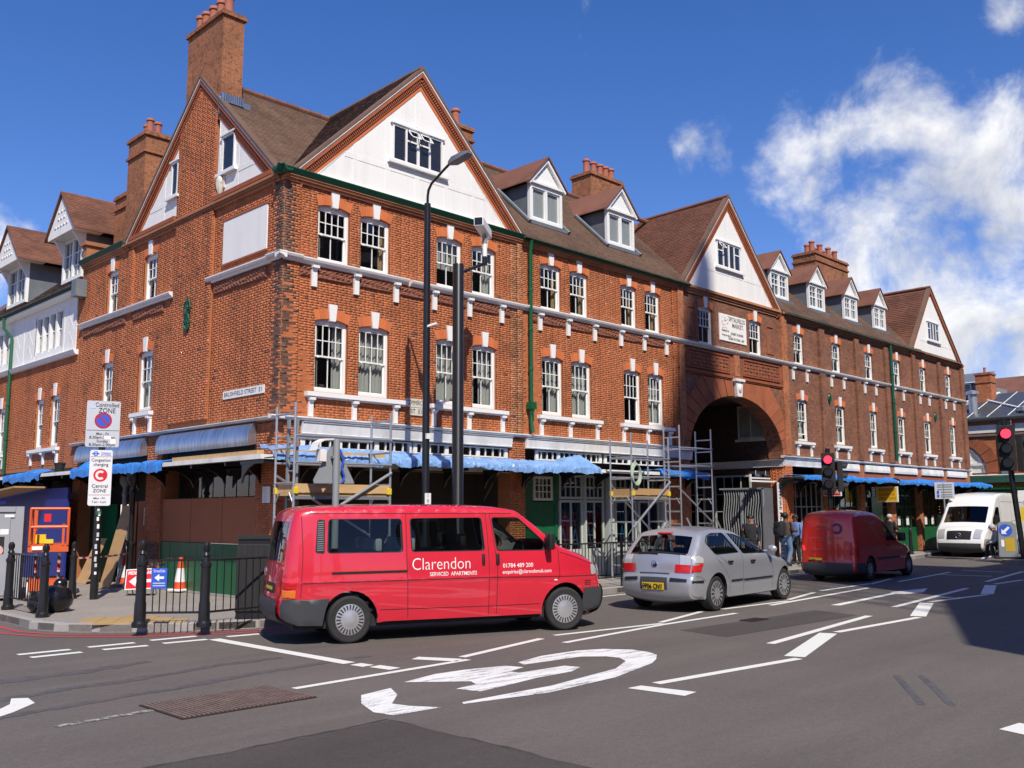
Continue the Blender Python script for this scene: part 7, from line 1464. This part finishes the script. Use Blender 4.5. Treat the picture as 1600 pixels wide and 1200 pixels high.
b = MB(); b.tube([(3.02, -.80, 1.24), (3.0, -.95, 1.22)], .025, 6); b.add([(x, y, z) for x in (2.96, 3.05) for y, z in ((-.88, 1.16), (-1.05, 1.17), (-1.05, 1.40), (-.88, 1.41))], [(0, 1, 2, 3), (7, 6, 5, 4), (0, 4, 5, 1), (1, 5, 6, 2), (2, 6, 7, 3), (3, 7, 4, 0)]); b.build('wing_mirror', trimb, mb_, bevel=.02, smooth=True, local=True)
for x, st in ((0, 0), (3.32, R(-7))):
    for sd in (-1, 1): wheel(mb_, x, sd*.745, .31, .2, .205, hub, 24, sd, st)
for sd in (-1, 1):
    for cx in (0, 3.32):
        b = MB(); A_ = arc(cx, .29, .405, -5, 185, 20); V = c.sidepts(np.array(A_), -.004, sd); V2 = [(x, y*.62, z) for x, y, z in V]; n = len(A_); b.add(V+V2, [(i, i+1, n+i+1, n+i) for i in range(n-1)]); b.build('wheel_arch', blackm, mb_, smooth=True, local=True)
c.text('Clarendon', .235, 1.32, 1.00, .88, white, -.003); c.text('SERVICED  APARTMENTS', .075, 1.50, .865, .72, white, .0005); c.text('01784 489 200', .085, 2.52, .952, .49, white, .0005); c.text('enquiries@clarendonuk.com', .075, 2.67, .865, .80, white, .0005)
c.block('badge_lamp', 3.12, 3.17, .72, .74, white, .01)
# --- silver hatchback
sv = thing('silver_hatchback', 'silver five-door hatchback queuing behind the red minibus, seen from behind', 'car', (0, 0, 0), R(4.81)); sv.location = Vector((5.0165, -6.0015, 0))+Vector((-.0839, .9965, 0))*.755; del ORG[sv.name]
top = [(-.40, .22), (-.58, .23), (-.66, .30), (-.69, .46), (-.68, .56), (-.64, .62), (-.625, .70), (-.615, .82), (-.585, .93), (-.555, .97), (-.25, 1.27), (-.20, 1.32), (-.05, 1.36), (.45, 1.395), (.85, 1.385), (1.05, 1.345), (1.20, 1.29), (2.16, .94), (2.30, .885), (2.75, .81), (3.10, .70), (3.27, .58), (3.33, .45), (3.32, .30), (3.22, .20)]
bot = [(3.18, .20)]+arc(2.80, .30, .355, -8, 188)+[(2.43, .215), (1.5, .21), (.47, .215)]+arc(.05, .30, .36, -8, 188)+[(-.33, .22)]
def wsv(X, Z): return .80-.03*np.clip((.45-Z)/.3, 0, 1)-.21*np.clip((Z-.86)/.55, 0, 1)**1.15-.17*np.clip((X-2.6)/.75, 0, 1)**2-.10*np.clip((-.05-X)/.65, 0, 1)**1.8+.022*np.exp(-((X-.05)/.42)**2-((Z-.62)/.2)**2)+.02*np.exp(-((X-2.8)/.42)**2-((Z-.62)/.2)**2)+.012*np.exp(-((Z-.80)/.06)**2)
c = Car(sv, top, bot, wsv, .07, lambda x, z: .16 if x > 3.0 else .085 if (x < -.4 and z < .97) else .06 if x > .95 else .05)
W1 = fillet([(-.10, 1.10), (-.02, 1.275), (.12, 1.31), (.56, 1.315), (.93, .965), (.10, .96)][::1], .05); W2 = fillet([(.76, 1.305), (1.0, 1.285), (1.32, 1.21), (2.02, .955), (2.0, .93), (1.10, .945)], .04)
W1 = fillet([(-.15, 1.17), (-.03, 1.28), (.15, 1.315), (.58, 1.32), (.94, .97), (.06, .965)], .05)
W2 = fillet([(.74, 1.315), (1.02, 1.285), (1.35, 1.205), (2.02, .945), (1.98, .93), (1.10, .95)], .04)
scr = [(lambda x, z: x > .95 and .93 < z < 1.31, .88), (lambda x, z: x < -.2 and .97 < z < 1.285, .86)]
c.shell(silver, [W1, W2], scr, trimb); c.glaze([('rear_door_window', W1), ('front_door_window', W2)], carglass, trimb, .014)
c.spatch('windscreen', scr[0][0], -.88, .88, carglass, -.004); c.spatch('tailgate_window', scr[1][0], -.86, .86, carglass, -.002); c.spatch('window_band', lambda x, z: x < -.45 and .94 < z < .985, -.87, .87, trimb, .003)
b = MB(); b.box(-.45, 2.2, -.66, .66, .30, .36); b.build('floor', blackm, sv, local=True); b = MB(); b.box(1.9, 2.25, -.62, .62, .4, .9); b.build('dashboard', trimb, sv, local=True); b = MB(); b.box(-.3, 3.1, -.66, .66, .18, .3); b.build('underbody', blackm, sv, local=True)
for x, y in ((1.25, -.35), (1.25, .35), (.35, -.35), (.35, .35)): seat(sv, x, y, trimb, .46, .42, .15)
b = MB(); b.box(-.2, .12, -.6, .6, .38, .8); b.build('parcel_shelf', trimb, sv, local=True)
for pts in ([(.65, 1.31), (1.02, .95), (1.04, .62), (1.03, .26)], [(.43, .80), (.10, .97), (.05, .9), (.36, .66), (.50, .5), (.52, .27)], [(2.08, .95), (2.22, .86), (2.27, .5), (2.24, .27)], [(2.3, .88), (2.6, .815), (3.0, .71)], [(-.63, .62), (-.45, .60), (-.33, .52)]): c.seam(pts, gapg, .008)
c.block('side_trim', .56, 1.0, .475, .505, trimb, .016, (-1, 1)); c.block('side_trim', 1.06, 2.22, .465, .497, trimb, .016, (-1, 1)); c.block('door_handle', .44, .60, .805, .84, trimb, .03, (-1, 1)); c.block('door_handle', 1.32, 1.48, .79, .825, trimb, .03, (-1, 1))
c.spatch('bumper_strip', lambda x, z: x < -.6 and .50 < z < .575, -.96, -.5, trimb, .012); c.spatch('bumper_strip', lambda x, z: x < -.6 and .50 < z < .575, .5, .96, trimb, .012); c.patch('bumper_strip', [(-.66, .50), (-.66, .545), (-.40, .545), (-.40, .50)], trimb, .012)
c.spatch('plate_recess', lambda x, z: x < -.6 and .37 < z < .58, -.42, .42, plastic, .003); pl_ = [i for i, q in enumerate(c.P) if q[0] < -.6 and q[1] < .52][-1]
c.spatch('number_plate', lambda x, z: x < -.6 and .37 < z < .52, -.34, .34, platey, .012); c.rtext('PP06 CNY', .12, .0, [i for i, q in enumerate(c.P) if q[0] < -.6 and .40 < q[1] < .50][0], .40, black, 'plate_number', .018, .003)
for sg in (-1, 1):
    a, e = sorted((sg*1.0, sg*.60)); c.spatch('tail_lamp', lambda x, z: x < -.5 and .66 < z < .82, a, e, lampred, .012); c.spatch('clear_lamp', lambda x, z: x < -.5 and .80 < z < .955, *sorted((sg*1.0, sg*.72)), lampcl, .012)
c.patch('tail_lamp', [(-.631, .665), (-.622, .73), (-.617, .80), (-.40, .83), (-.46, .69)], lampred, .012, .02); c.patch('clear_lamp', [(-.616, .805), (-.605, .86), (-.587, .93), (-.46, .96), (-.37, .91), (-.40, .835)], lampcl, .012, .02)
c.spatch('chrome_strip', lambda x, z: x < -.55 and .655 < z < .69, -.6, .6, chrome, .02); c.spatch('handle_recess', lambda x, z: x < -.55 and .61 < z < .66, -.45, .45, plastic, .006); b = MB(); b.lathe([(.06, 0), (.06, -.012), (.045, -.018)], (-.70, 0, .81), 18, 'x'); b.build('badge', chrome, sv, smooth=True, local=True)
b = MB(); b.box(-.34, -.26, -.14, .14, 1.31, 1.345); b.build('brake_light', lampred, sv, bevel=.01, local=True); b = MB(); b.tube([(-.66, -.05, .985), (-.64, .35, 1.0)], .012, 6); b.build('wiper', trimb, sv, local=True)
b = MB(); b.tube([(2.03, -.72, .955), (2.05, -.84, .97)], .02, 6); b.ball((2.06, -.90, 1.0), (.06, .10, .075), 12); mr_ = b.build('wing_mirror', silver, sv, smooth=True, local=True)
for x in (.05, 2.80):
    for sd in (-1, 1): wheel(sv, x, sd*.69, .30, .19, .215, hub, 14, sd, R(-3) if x > 1 else 0, 'spoke')
    for sd in (-1, 1): b = MB(); A_ = arc(x, .30, .362, -8, 188, 20); V = c.sidepts(np.array(A_), -.004, sd); V2 = [(p_, q*.65, z) for p_, q, z in V]; n = len(A_); b.add(V+V2, [(i, i+1, n+i+1, n+i) for i in range(n-1)]); b.build('wheel_arch', blackm, sv, smooth=True, local=True)
# --- red post van
pv = thing('red_post_van', 'small red post van ahead of the silver car, in the shadow, one brake light lit', 'van', (0, 0, 0), R(3.6)); pv.location = Vector((13.605, -4.886, 0))+Vector((-.0628, .998, 0))*.66; del ORG[pv.name]
top = [(-.70, .20), (-.82, .21), (-.90, .27), (-.91, .42), (-.88, .50), (-.875, .9), (-.85, 1.42), (-.80, 1.58), (-.68, 1.65), (-.3, 1.69), (.2, 1.695), (.65, 1.65), (1.0, 1.54), (1.15, 1.47), (1.92, 1.0), (2.05, .93), (2.5, .84), (2.9, .72), (3.10, .58), (3.18, .42), (3.16, .25), (3.05, .19)]
bot = [(3.08, .19)]+arc(2.72, .28, .34, -8, 188)+[(2.35, .20), (.4, .20)]+arc(0, .28, .34, -8, 188)+[(-.4, .21)]
def wpv(X, Z): return .715-.02*np.clip((.4-Z)/.3, 0, 1)-.10*np.clip((Z-.9)/.8, 0, 1)**1.2-.14*np.clip((X-2.5)/.7, 0, 1)**2-.03*np.clip((-.6-X)/.3, 0, 1)**2+.012*np.exp(-((Z-.86)/.05)**2)
c = Car(pv, top, bot, wpv, .08, lambda x, z: .12 if x > 2.8 else .05 if (x < -.7 and z < 1.6) else .05)
W2 = fillet([(1.02, 1.44), (1.13, 1.42), (1.88, .99), (1.85, .95), (1.10, .96)], .04); scr = [(lambda x, z: x > 1.1 and 1.0 < z < 1.48, .88)]
c.shell(postred, [W2], scr, trimb); c.glaze([('door_window', W2)], carglass, trimb, .012); c.spatch('windscreen', scr[0][0], -.88, .88, carglass, -.004)
b = MB(); b.box(-.6, 2.9, -.6, .6, .18, .5); b.build('underbody', blackm, pv, local=True); seat(pv, 1.3, -.32, trimb, .42, .5)
gp = mat('post_van_gap', (.10, .004, .006), .8)
for pts in ([(.95, 1.50), (1.02, .95), (1.02, .27)], [(1.95, .98), (2.02, .85), (2.0, .3)], [(-.75, 1.55), (-.76, .5)]): c.seam(pts, gp)
c.spatch('rear_bumper', lambda x, z: x < -.7 and z < .455, -1, 1, plastic, .03); c.patch('bumper_corner', [(-.86, .25), (-.86, .46), (-.42, .46), (-.36, .3), (-.4, .22), (-.8, .22)], plastic, .02); c.patch('front_bumper', [(3.02, .21), (3.0, .45), (3.14, .45), (3.13, .26)], plastic, .02); c.spatch('front_bumper', lambda x, z: x > 2.8 and z < .46, -1, 1, plastic, .03)
c.block('side_trim', .42, 2.0, .50, .56, plastic, .015, (-1, 1)); c.block('door_handle', 1.12, 1.24, .83, .87, trimb, .025, (-1, 1)); c.spatch('trim_panel', lambda x, z: x < -.7 and .60 < z < .70, -.78, .78, trimb, .01)
c.spatch('number_plate', lambda x, z: x < -.7 and .48 < z < .60, .2, .78, platey, .012); c.rtext('EK03 ZSE', .11, .49, [i for i, q in enumerate(c.P) if q[0] < -.7 and .50 < q[1] < .62][0], .34, black, 'plate_number', .018, .003)
c.patch('tail_lamp', [(-.83, .60), (-.83, .98), (-.73, .98), (-.72, .60)], lampred, .008); c.spatch('tail_lamp', lambda x, z: x < -.7 and .60 < z < .98, -1, -.9, lampred, .008); c.spatch('brake_light', lambda x, z: x < -.7 and .72 < z < .90, .93, 1.0, mat('lit_brake_lens', (1, .02, .04), .3, emit=2.0, var=.01), .012)
i0 = [i for i, q in enumerate(c.P) if q[0] < -.7 and q[1] > 1.2][0]; navyp = mat('van_logo_blue', (.05, .03, .16), .4)
b = MB(); V = []
for j in range(19): a = R(150-300*j/18); V += [(c.P[i0][0]-.064+.0*r, -.26+r*math.cos(a)*-1, 1.28+r*math.sin(a)) for r in (.085, .13)]
b.add(V, [(2*j, 2*j+1, 2*j+3, 2*j+2) for j in range(18)]); b.build('logo_arc', navyp, pv, local=True)
greyl = mat('faint_lettering', (.38, .12, .14), .5)
for z, w, t_, tx_ in ((1.33, .22, .22, 'THE'), (1.26, .34, .2, 'REAL NETWORK'), (1.06, .8, .05, 'collecting from local businesses'), (1.0, .4, .05, 'every day'), (.78, .5, .35, 'FREEPHONE 0800')): 
    i1 = min(range(len(c.P)), key=lambda i: abs(c.P[i][1]-z)+(9 if c.P[i][0] > -.7 else 0)); me = text_mesh(tx_, .06, w); 
    for v in me.vertices: v.co = Vector((c.P[i1][0]-.066, .3*t_-v.co.x, z+v.co.y))
    me.materials.clear(); me.materials.append(greyl); link('lettering', me, pv)
V, F = cdt([(-.35, 1.50), (.0, 1.40), (.55, 1.02), (.72, .98), (.45, 1.22), (.1, 1.47)], (), .08); b = MB(); b.add(c.sidepts(V, .004, -1), [tuple(f) for f in F]); b.build('side_stripe', mat('stripe_orange', (.45, .10, .03), .4), pv, smooth=True, local=True)
c.patch('side_stripe', [(.1, 1.42), (.45, 1.47), (.55, 1.40), (.2, 1.36)], greyl, .004, sides=(-1,))
b = MB(); b.box(1.78, 1.90, -.93, -.74, .93, 1.15); b.build('wing_mirror', trimb, pv, bevel=.03, smooth=True, local=True); b = MB(); b.box(-.92, -.86, -.08, .08, .74, .79); b.build('door_handle', trimb, pv, bevel=.01, local=True)
for x in (0, 2.72):
    for sd in (-1, 1): wheel(pv, x, sd*.61, .28, .18, .16, hub, 12, sd)
    for sd in (-1, 1): b = MB(); A_ = arc(x, .28, .345, -8, 188, 18); V = c.sidepts(np.array(A_), -.004, sd); V2 = [(p_, q*.62, z) for p_, q, z in V]; n = len(A_); b.add(V+V2, [(i, i+1, n+i+1, n+i) for i in range(n-1)]); b.build('wheel_arch', blackm, pv, smooth=True, local=True)
# --- white van
wv = thing('white_van', 'white high-roof delivery van coming out by the far corner', 'van', (27.4, -2.1, 0), R(181)); wv.scale = (1.12, 1.12, 1.08); del ORG[wv.name]
top = [(-4.55, .30), (-4.62, .32), (-4.62, 1.0), (-4.60, 1.9), (-4.52, 2.1), (-4.3, 2.18), (-2.4, 2.2), (-1.75, 2.15), (-1.42, 2.02), (-1.18, 1.80), (-.62, 1.20), (-.52, 1.12), (-.20, .92), (-.05, .78), (.02, .60), (.05, .45), (.03, .30), (-.08, .22)]
bot = [(-.28, .22)]+arc(-.75, .32, .36, -10, 190)+[(-1.15, .24), (-3.2, .25)]+arc(-3.6, .32, .36, -10, 190)+[(-4.0, .25)]
def wwv(X, Z): return .81-.02*np.clip((.5-Z)/.3, 0, 1)-.07*np.clip((Z-1.0)/1.2, 0, 1)**1.3-.08*np.clip((X+.5)/.55, 0, 1)**2
c = Car(wv, top, bot, wwv, .065, lambda x, z: .08 if x > -.3 else .035)
W2 = fillet([(-1.62, 1.12), (-1.60, 1.68), (-1.33, 1.68), (-.86, 1.22), (-.84, 1.12)], .05); scr = [(lambda x, z: -1.17 < x < -.55 and 1.14 < z < 1.80, .9)]
c.shell(vanwhite, [W2], scr, trimb); c.glaze([('door_window', W2)], carglass, trimb, .012); c.spatch('windscreen', scr[0][0], -.9, .9, carglass, -.004)
b = MB(); b.box(-4.5, -.2, -.7, .7, .2, .6); b.build('underbody', blackm, wv, local=True); b = MB(); b.box(-1.9, -1.85, -.7, .7, .6, 2.0); b.build('bulkhead', blackm, wv, local=True); b = MB(); b.box(-.95, -.5, -.68, .68, .6, 1.1); b.build('dashboard', trimb, wv, local=True)
c.spatch('bumper', lambda x, z: x > -.5 and z < .48, -1, 1, plastic, .03); c.patch('bumper_corner', [(-.36, .26), (-.33, .62), (-.05, .62), (.0, .5), (.0, .3), (-.08, .25)], greysteel, .02)
c.spatch('grille', lambda x, z: x > -.4 and .55 < z < .84, -.55, .55, trimb, .012); [c.spatch('headlight', lambda x, z: x > -.45 and .62 < z < .92, *sorted((s*.97, s*.66)), lampcl, .012) for s in (-1, 1)]
b = MB(); b.tube([(.10, .09*math.cos(a), .73+.09*math.sin(a)) for a in [i*math.pi/10 for i in range(21)]], .008, 5)
for a in (90, 210, 330): b.tube([(.10, 0, .73), (.10, .09*math.cos(R(a)), .73+.09*math.sin(R(a)))], .008, 5)
b.build('badge', chrome, wv, local=True); b = MB(); b.box(.09, .11, -.27, .27, .40, .51); np_ = b.build('number_plate', signw, wv, local=True)
me = text_mesh('YG02 TBP', .11, .44); 
for v in me.vertices: v.co = Vector((.113, v.co.x, .455+v.co.y))
me.materials.clear(); me.materials.append(black); link('plate_number', me, wv)
for pts in ([(-1.75, 2.0), (-1.72, 1.1), (-1.72, .3)], [(-.80, 1.1), (-.72, .9), (-.7, .72)], [(-2.9, 1.95), (-2.9, .3)], [(-4.4, 1.85), (-1.9, 1.88)], [(-4.4, 1.3), (-1.0, 1.05), (-.4, .80)], [(-4.4, .75), (-1.2, .75)]): c.seam(pts, gapg, .012)
for x in (-1.55, -1.30): c.block('door_handle', x-.05, x+.05, .98, 1.02, trimb, .02, (-1, 1))
for s in (-1, 1): b = MB(); b.box(-.98, -.84, s*.82-.06+s*.1, s*.82+.06+s*.1, 1.08, 1.42); b.build('wing_mirror', trimb, wv, bevel=.03, smooth=True, local=True)
c.block('side_lamp', -.62, -.56, .88, .91, lampor, .01, (-1, 1)); b = MB(); b.tube([(-.58, -.5, 1.14), (-.75, .1, 1.26)], .012, 5); b.tube([(-.58, .2, 1.14), (-.75, .7, 1.24)], .012, 5); each(b, 'wiper', trimb, wv, local=True); c.spatch('scuttle_vent', lambda x, z: -.5 < x < -.4 and 1.0 < z < 1.12, -.5, .5, trimb, .006)
for x in (-.75, -3.6):
    for sd in (-1, 1): wheel(wv, x, sd*.70, .32, .2, .19, greysteel, 10, sd)
# ------------------------------------------------------------------ people
def skinned(name, V, E, rad, m, parent, sub=2):
    me = bpy.data.meshes.new(name); me.from_pydata(V, E, []); o = bpy.data.objects.new(name, me); COL.objects.link(o)
    sk = o.modifiers.new('s', 'SKIN'); sk.use_smooth_shade = True; o.modifiers.new('u', 'SUBSURF').levels = sub
    for i, r in enumerate(rad): me.skin_vertices[0].data[i].radius = (r if isinstance(r, tuple) else (r, r))
    for i in range(len(V)): me.skin_vertices[0].data[i].use_root = (i == 0)
    bpy.context.view_layer.update(); d = bpy.data.meshes.new_from_object(o.evaluated_get(bpy.context.evaluated_depsgraph_get())); bpy.data.objects.remove(o); bpy.data.meshes.remove(me)
    d.name = name; d.materials.clear(); d.materials.append(m); q = link(name, d, parent)
    for f in d.polygons: f.use_smooth = True
    return q
def person(label, loc, face, J, top, legs, hairm, skinm, shoe=None, hair_len=.0, seated=False, hat=None, H=1.5):
    """J: joints in metres for a figure facing +x; jacket, trousers, hair and shoes are children over one continuous body"""
    t = thing('person', label, 'person', loc, face, group=None); del ORG[t.name]; k = H/1.5
    names = ['pelvis', 'waist', 'chest', 'neck', 'chin', 'head', 'crown', 'shL', 'elL', 'wrL', 'shR', 'elR', 'wrR', 'hipL', 'knL', 'anL', 'toL', 'hipR', 'knR', 'anR', 'toR']
    rad = dict(pelvis=(.12, .10), waist=(.11, .085), chest=(.125, .095), neck=.05, chin=.062, head=.085, crown=.045, shL=.05, elL=.038, wrL=.028, shR=.05, elR=.038, wrR=.028, hipL=.075, knL=.052, anL=.036, toL=.032, hipR=.075, knR=.052, anR=.036, toR=.032)
    ed = [('pelvis', 'waist'), ('waist', 'chest'), ('chest', 'neck'), ('neck', 'chin'), ('chin', 'head'), ('head', 'crown'), ('chest', 'shL'), ('shL', 'elL'), ('elL', 'wrL'), ('chest', 'shR'), ('shR', 'elR'), ('elR', 'wrR'), ('pelvis', 'hipL'), ('hipL', 'knL'), ('knL', 'anL'), ('anL', 'toL'), ('pelvis', 'hipR'), ('hipR', 'knR'), ('knR', 'anR'), ('anR', 'toR')]
    V = [tuple(Vector(J[n])*k) for n in names]; E = [(names.index(a), names.index(b)) for a, b in ed]; rr = [tuple(x*k for x in rad[n]) if isinstance(rad[n], tuple) else rad[n]*k for n in names]
    for s in 'LR':                                                   # palm, four fingers and a thumb on each hand
        w_, e_ = Vector(J['wr'+s]), Vector(J['el'+s]); d = (w_-e_).normalized(); side = d.cross(Vector((1, 0, .3))).normalized(); cu = d.cross(side).normalized(); wi = names.index('wr'+s); p0 = len(V)
        V.append(tuple((w_+d*.05)*k)); E.append((wi, p0)); rr.append(.026*k)
        for f, ln in ((-1.5, .045), (-.5, .055), (.5, .05), (1.5, .04)):
            q = len(V); a = w_+d*.085+side*f*.013; V.append(tuple(a*k)); V.append(tuple((a+d*ln*.7+cu*.018)*k)); E += [(p0, q), (q, q+1)]; rr += [.0085*k, .007*k]
        q = len(V); V.append(tuple((w_+d*.05+cu*.03+side*.02)*k)); V.append(tuple((w_+d*.085+cu*.045+side*.02)*k)); E += [(p0, q), (q, q+1)]; rr += [.010*k, .0085*k]
    skinned('body', V, E, rr, skinm, t)
    def cloth(nm, ns, es, grow, m, ext=None):
        P = {n: Vector(J[n]) for n in ns}; W_ = [tuple(P[n]*k) for n in ns]; Rr = [(rad[n][0]*k*grow*1.02+.006,)*2 if isinstance(rad[n], tuple) else (.080*k if n == 'neck' else .078*k if n in ('shL', 'shR') else rad[n]*k*grow+.01) for n in ns]; return skinned(nm, W_, [(ns.index(a), ns.index(b)) for a, b in es], Rr, m, t)
    cloth('jacket', ['waist', 'pelvis', 'chest', 'neck', 'shL', 'elL', 'wrL', 'shR', 'elR', 'wrR'], [('waist', 'pelvis'), ('waist', 'chest'), ('chest', 'neck'), ('chest', 'shL'), ('shL', 'elL'), ('elL', 'wrL'), ('chest', 'shR'), ('shR', 'elR'), ('elR', 'wrR')], 1.2, top)
    cloth('trousers', ['pelvis', 'hipL', 'knL', 'anL', 'hipR', 'knR', 'anR'], [('pelvis', 'hipL'), ('hipL', 'knL'), ('knL', 'anL'), ('pelvis', 'hipR'), ('hipR', 'knR'), ('knR', 'anR')], 1.18, legs)
    for s in 'LR': a, b_ = Vector(J['an'+s]), Vector(J['to'+s]); skinned('shoe', [tuple((a+Vector((-.03, 0, -.01)))*k), tuple((a+b_)/2*k), tuple((b_+(b_-a)*.2)*k)], [(0, 1), (1, 2)], [.045*k, .042*k, .032*k], shoe or blackm, t)
    hd, cr = Vector(J['head'])*k, Vector(J['crown'])*k; up = (cr-hd).normalized(); b = MB(); b.ball(hd+up*.03*k+Vector((-.022*k, 0, 0)), (.100*k, .092*k, .088*k), 16); b.build('hair', hairm, t, smooth=True, local=True)
    b = MB(); fx = hd+Vector((.083*k, 0, 0)); b.add([tuple(fx+Vector(q)*k) for q in ((-.01, -.012, -.035), (-.01, .012, -.035), (.022, 0, -.035), (-.005, 0, .012))], [(0, 1, 2), (0, 3, 1), (1, 3, 2), (2, 3, 0)]); b.build('nose', skinm, t, local=True)
    for sy in (-1, 1): b = MB(); b.ball(hd+Vector((.078, sy*.032, .008))*k, .011*k, 8); b.build('eye', blackm, t, local=True); b = MB(); b.ball(hd+Vector((-.0, sy*.086, -.01))*k, (.02*k, .012*k, .03*k), 8); b.build('ear', skinm, t, smooth=True, local=True)
    b = MB(); b.box(hd.x+.070*k, hd.x+.082*k, -.025*k+hd.y, .025*k+hd.y, hd.z-.058*k, hd.z-.05*k); b.build('mouth', mat('lip', (.25, .09, .07), .6), t, local=True)
    return t
STAND = dict(pelvis=(0, 0, .80), waist=(.0, 0, .93), chest=(.0, 0, 1.12), neck=(.0, 0, 1.245), chin=(.015, 0, 1.31), head=(.02, 0, 1.38), crown=(.01, 0, 1.44), shL=(0, .17, 1.19), elL=(-.02, .22, .95), wrL=(.05, .22, .74), shR=(0, -.17, 1.19), elR=(-.02, -.22, .95), wrR=(.06, -.21, .74),
             hipL=(0, .08, .76), knL=(.02, .09, .42), anL=(-.02, .09, .07), toL=(.10, .10, .03), hipR=(0, -.08, .76), knR=(.02, -.09, .42), anR=(-.02, -.09, .07), toR=(.10, -.10, .03))
J2 = dict(STAND); J2.update(elR=(.05, -.22, .97), wrR=(.26, -.16, .98), elL=(.06, .22, .97), wrL=(.27, .15, .99), knR=(.08, -.09, .43), anR=(-.06, -.09, .08), knL=(.10, .09, .43), anL=(.12, .09, .07), toL=(.24, .1, .03), toR=(.05, -.1, .03))
hairb = mat('dark_hair', (.012, .009, .008), .6, var=.2); hairg = mat('grey_hair', (.45, .43, .40), .7, var=.1)
brownj = mat('brown_jacket', (.085, .055, .038), .85, var=.15, bump=.2, bs=30); denim = mat('blue_denim', (.12, .20, .33), .9, var=.15, bump=.2, bs=30); blackc = mat('black_cloth', (.018, .018, .022), .9, var=.2); blues = mat('blue_shirt', (.12, .2, .45), .85, var=.1); greyj = mat('pale_grey_jacket', (.42, .43, .45), .8, var=.25, bump=.3, bs=16); shirtw = mat('white_shirt', (.62, .63, .68), .8, var=.08)
person('man in a black top standing behind the silver car', (14.35, -1.2, G0), R(-150), STAND, blackc, blackc, hairb, skin, H=1.5)
bp = person('man in a brown jacket and jeans with a black backpack beside a bicycle', (16.2, -1.25, G0), R(-12), J2, brownj, denim, hairb, skind, H=1.56)
person('man in a blue shirt behind the backpack man, next to the red post van', (17.35, -.95, G0), R(170), STAND, blues, blackc, hairb, skind, H=1.5)
person('grey-haired man in a dark coat walking past the green shop door', (24.0, -1.0, G0), R(-20), J2, blackc, blackc, hairg, skin, H=1.48)
JS = dict(STAND); JS.update(pelvis=(0, 0, .40), waist=(.06, 0, .52), chest=(.16, 0, .70), neck=(.22, 0, .82), chin=(.27, 0, .87), head=(.30, 0, .93), crown=(.30, 0, .99), shL=(.16, .17, .76), elL=(.24, .22, .54), wrL=(.42, .12, .46), shR=(.16, -.17, .76), elR=(.24, -.22, .54), wrR=(.42, -.12, .46),
                    hipL=(.04, .09, .40), knL=(.36, .12, .48), anL=(.30, .12, .07), toL=(.44, .13, .03), hipR=(.04, -.09, .40), knR=(.40, -.12, .46), anR=(.46, -.12, .02), toR=(.60, -.13, -.03))
person('person in a pale hooded jacket and dark trousers crouching beside the island bollard', (24.9, -4.38, .12), R(120), JS, greyj, blackc, greyj, skin, shoe=mat('pale_trainer', (.45, .45, .55), .6), H=1.62)
JD = dict(STAND); JD.update(pelvis=(0, 0, .10), waist=(-.02, 0, .24), chest=(-.05, 0, .44), neck=(-.05, 0, .57), chin=(-.02, 0, .62), head=(-.02, 0, .69), crown=(-.03, 0, .75), shL=(-.05, .17, .51), elL=(.14, .2, .32), wrL=(.40, .12, .44), shR=(-.05, -.17, .51), elR=(.12, -.2, .33), wrR=(.38, -.12, .43), hipL=(.06, .09, .10), knL=(.36, .1, .16), anL=(.5, .1, -.18), toL=(.62, .1, -.2), hipR=(.06, -.09, .10), knR=(.36, -.1, .16), anR=(.5, -.1, -.18), toR=(.62, -.1, -.2))
dl = mb_.matrix_basis if False else None
ang = R(-21); o = mb_.location; dx, dy = 2.14, -.38
person('minibus driver in a pale shirt with a hand on the steering wheel', (o.x+dx*math.cos(ang)-dy*math.sin(ang), o.y+dx*math.sin(ang)+dy*math.cos(ang), .58), ang, JD, shirtw, blackc, hairb, skin, H=1.5)
# backpack, worn by the man: a thing of its own
b = MB(); b.box(-.13, .10, -.14, .14, -.2, .2); b.box(-.18, -.13, -.1, .1, -.17, .05); pk_ = b.build('backpack', mat('backpack_nylon', (.02, .021, .025), .6, var=.2), bevel=.05, smooth=True); pk_.location = (16.2-.24, -1.25+.05, G0+1.08); pk_.rotation_euler = (0, 0, R(-12)); tag(pk_, 'black rucksack on the back of the man in a brown jacket', 'backpack')
bk = thing('bicycle', 'dark bicycle standing between the silver car and the red post van', 'bicycle', (16.85, -1.75, G0-.05), R(10)); del ORG[bk.name]
for x in (-.45, .45):
    b = MB(); b.tube([(x+.29*math.cos(a), 0, .3+.29*math.sin(a)) for a in [i*math.pi/12 for i in range(25)]], .018, 6); w_ = b.build('wheel', rubber, bk, smooth=True, local=True); b = MB()
    for i in range(14): a = i*math.pi/7; b.tube([(x, 0, .3), (x+.275*math.cos(a), 0, .3+.275*math.sin(a))], .003, 4)
    stuff(b.build('spokes', steel, w_, local=True))
b = MB(); P = dict(bb=(-.05, 0, .27), st=(-.15, 0, .75), hd=(.32, 0, .78), ra=(-.45, 0, .3), fa=(.45, 0, .3))
for a, c_ in (('bb', 'st'), ('bb', 'hd'), ('st', 'hd'), ('bb', 'ra'), ('st', 'ra'), ('hd', 'fa')): b.tube([P[a], P[c_]], .016, 6)
b.build('frame', cobalt, bk, local=True)
b = MB(); b.tube([(.32, 0, .78), (.31, 0, .88)], .014, 6); b.tube([(.28, -.24, .9), (.33, 0, .88), (.28, .24, .9)], .013, 6); b.build('handlebar', blackm, bk, local=True); b = MB(); b.ball((-.17, 0, .80), (.12, .06, .03), 10); b.build('saddle', blackm, bk, smooth=True, local=True)
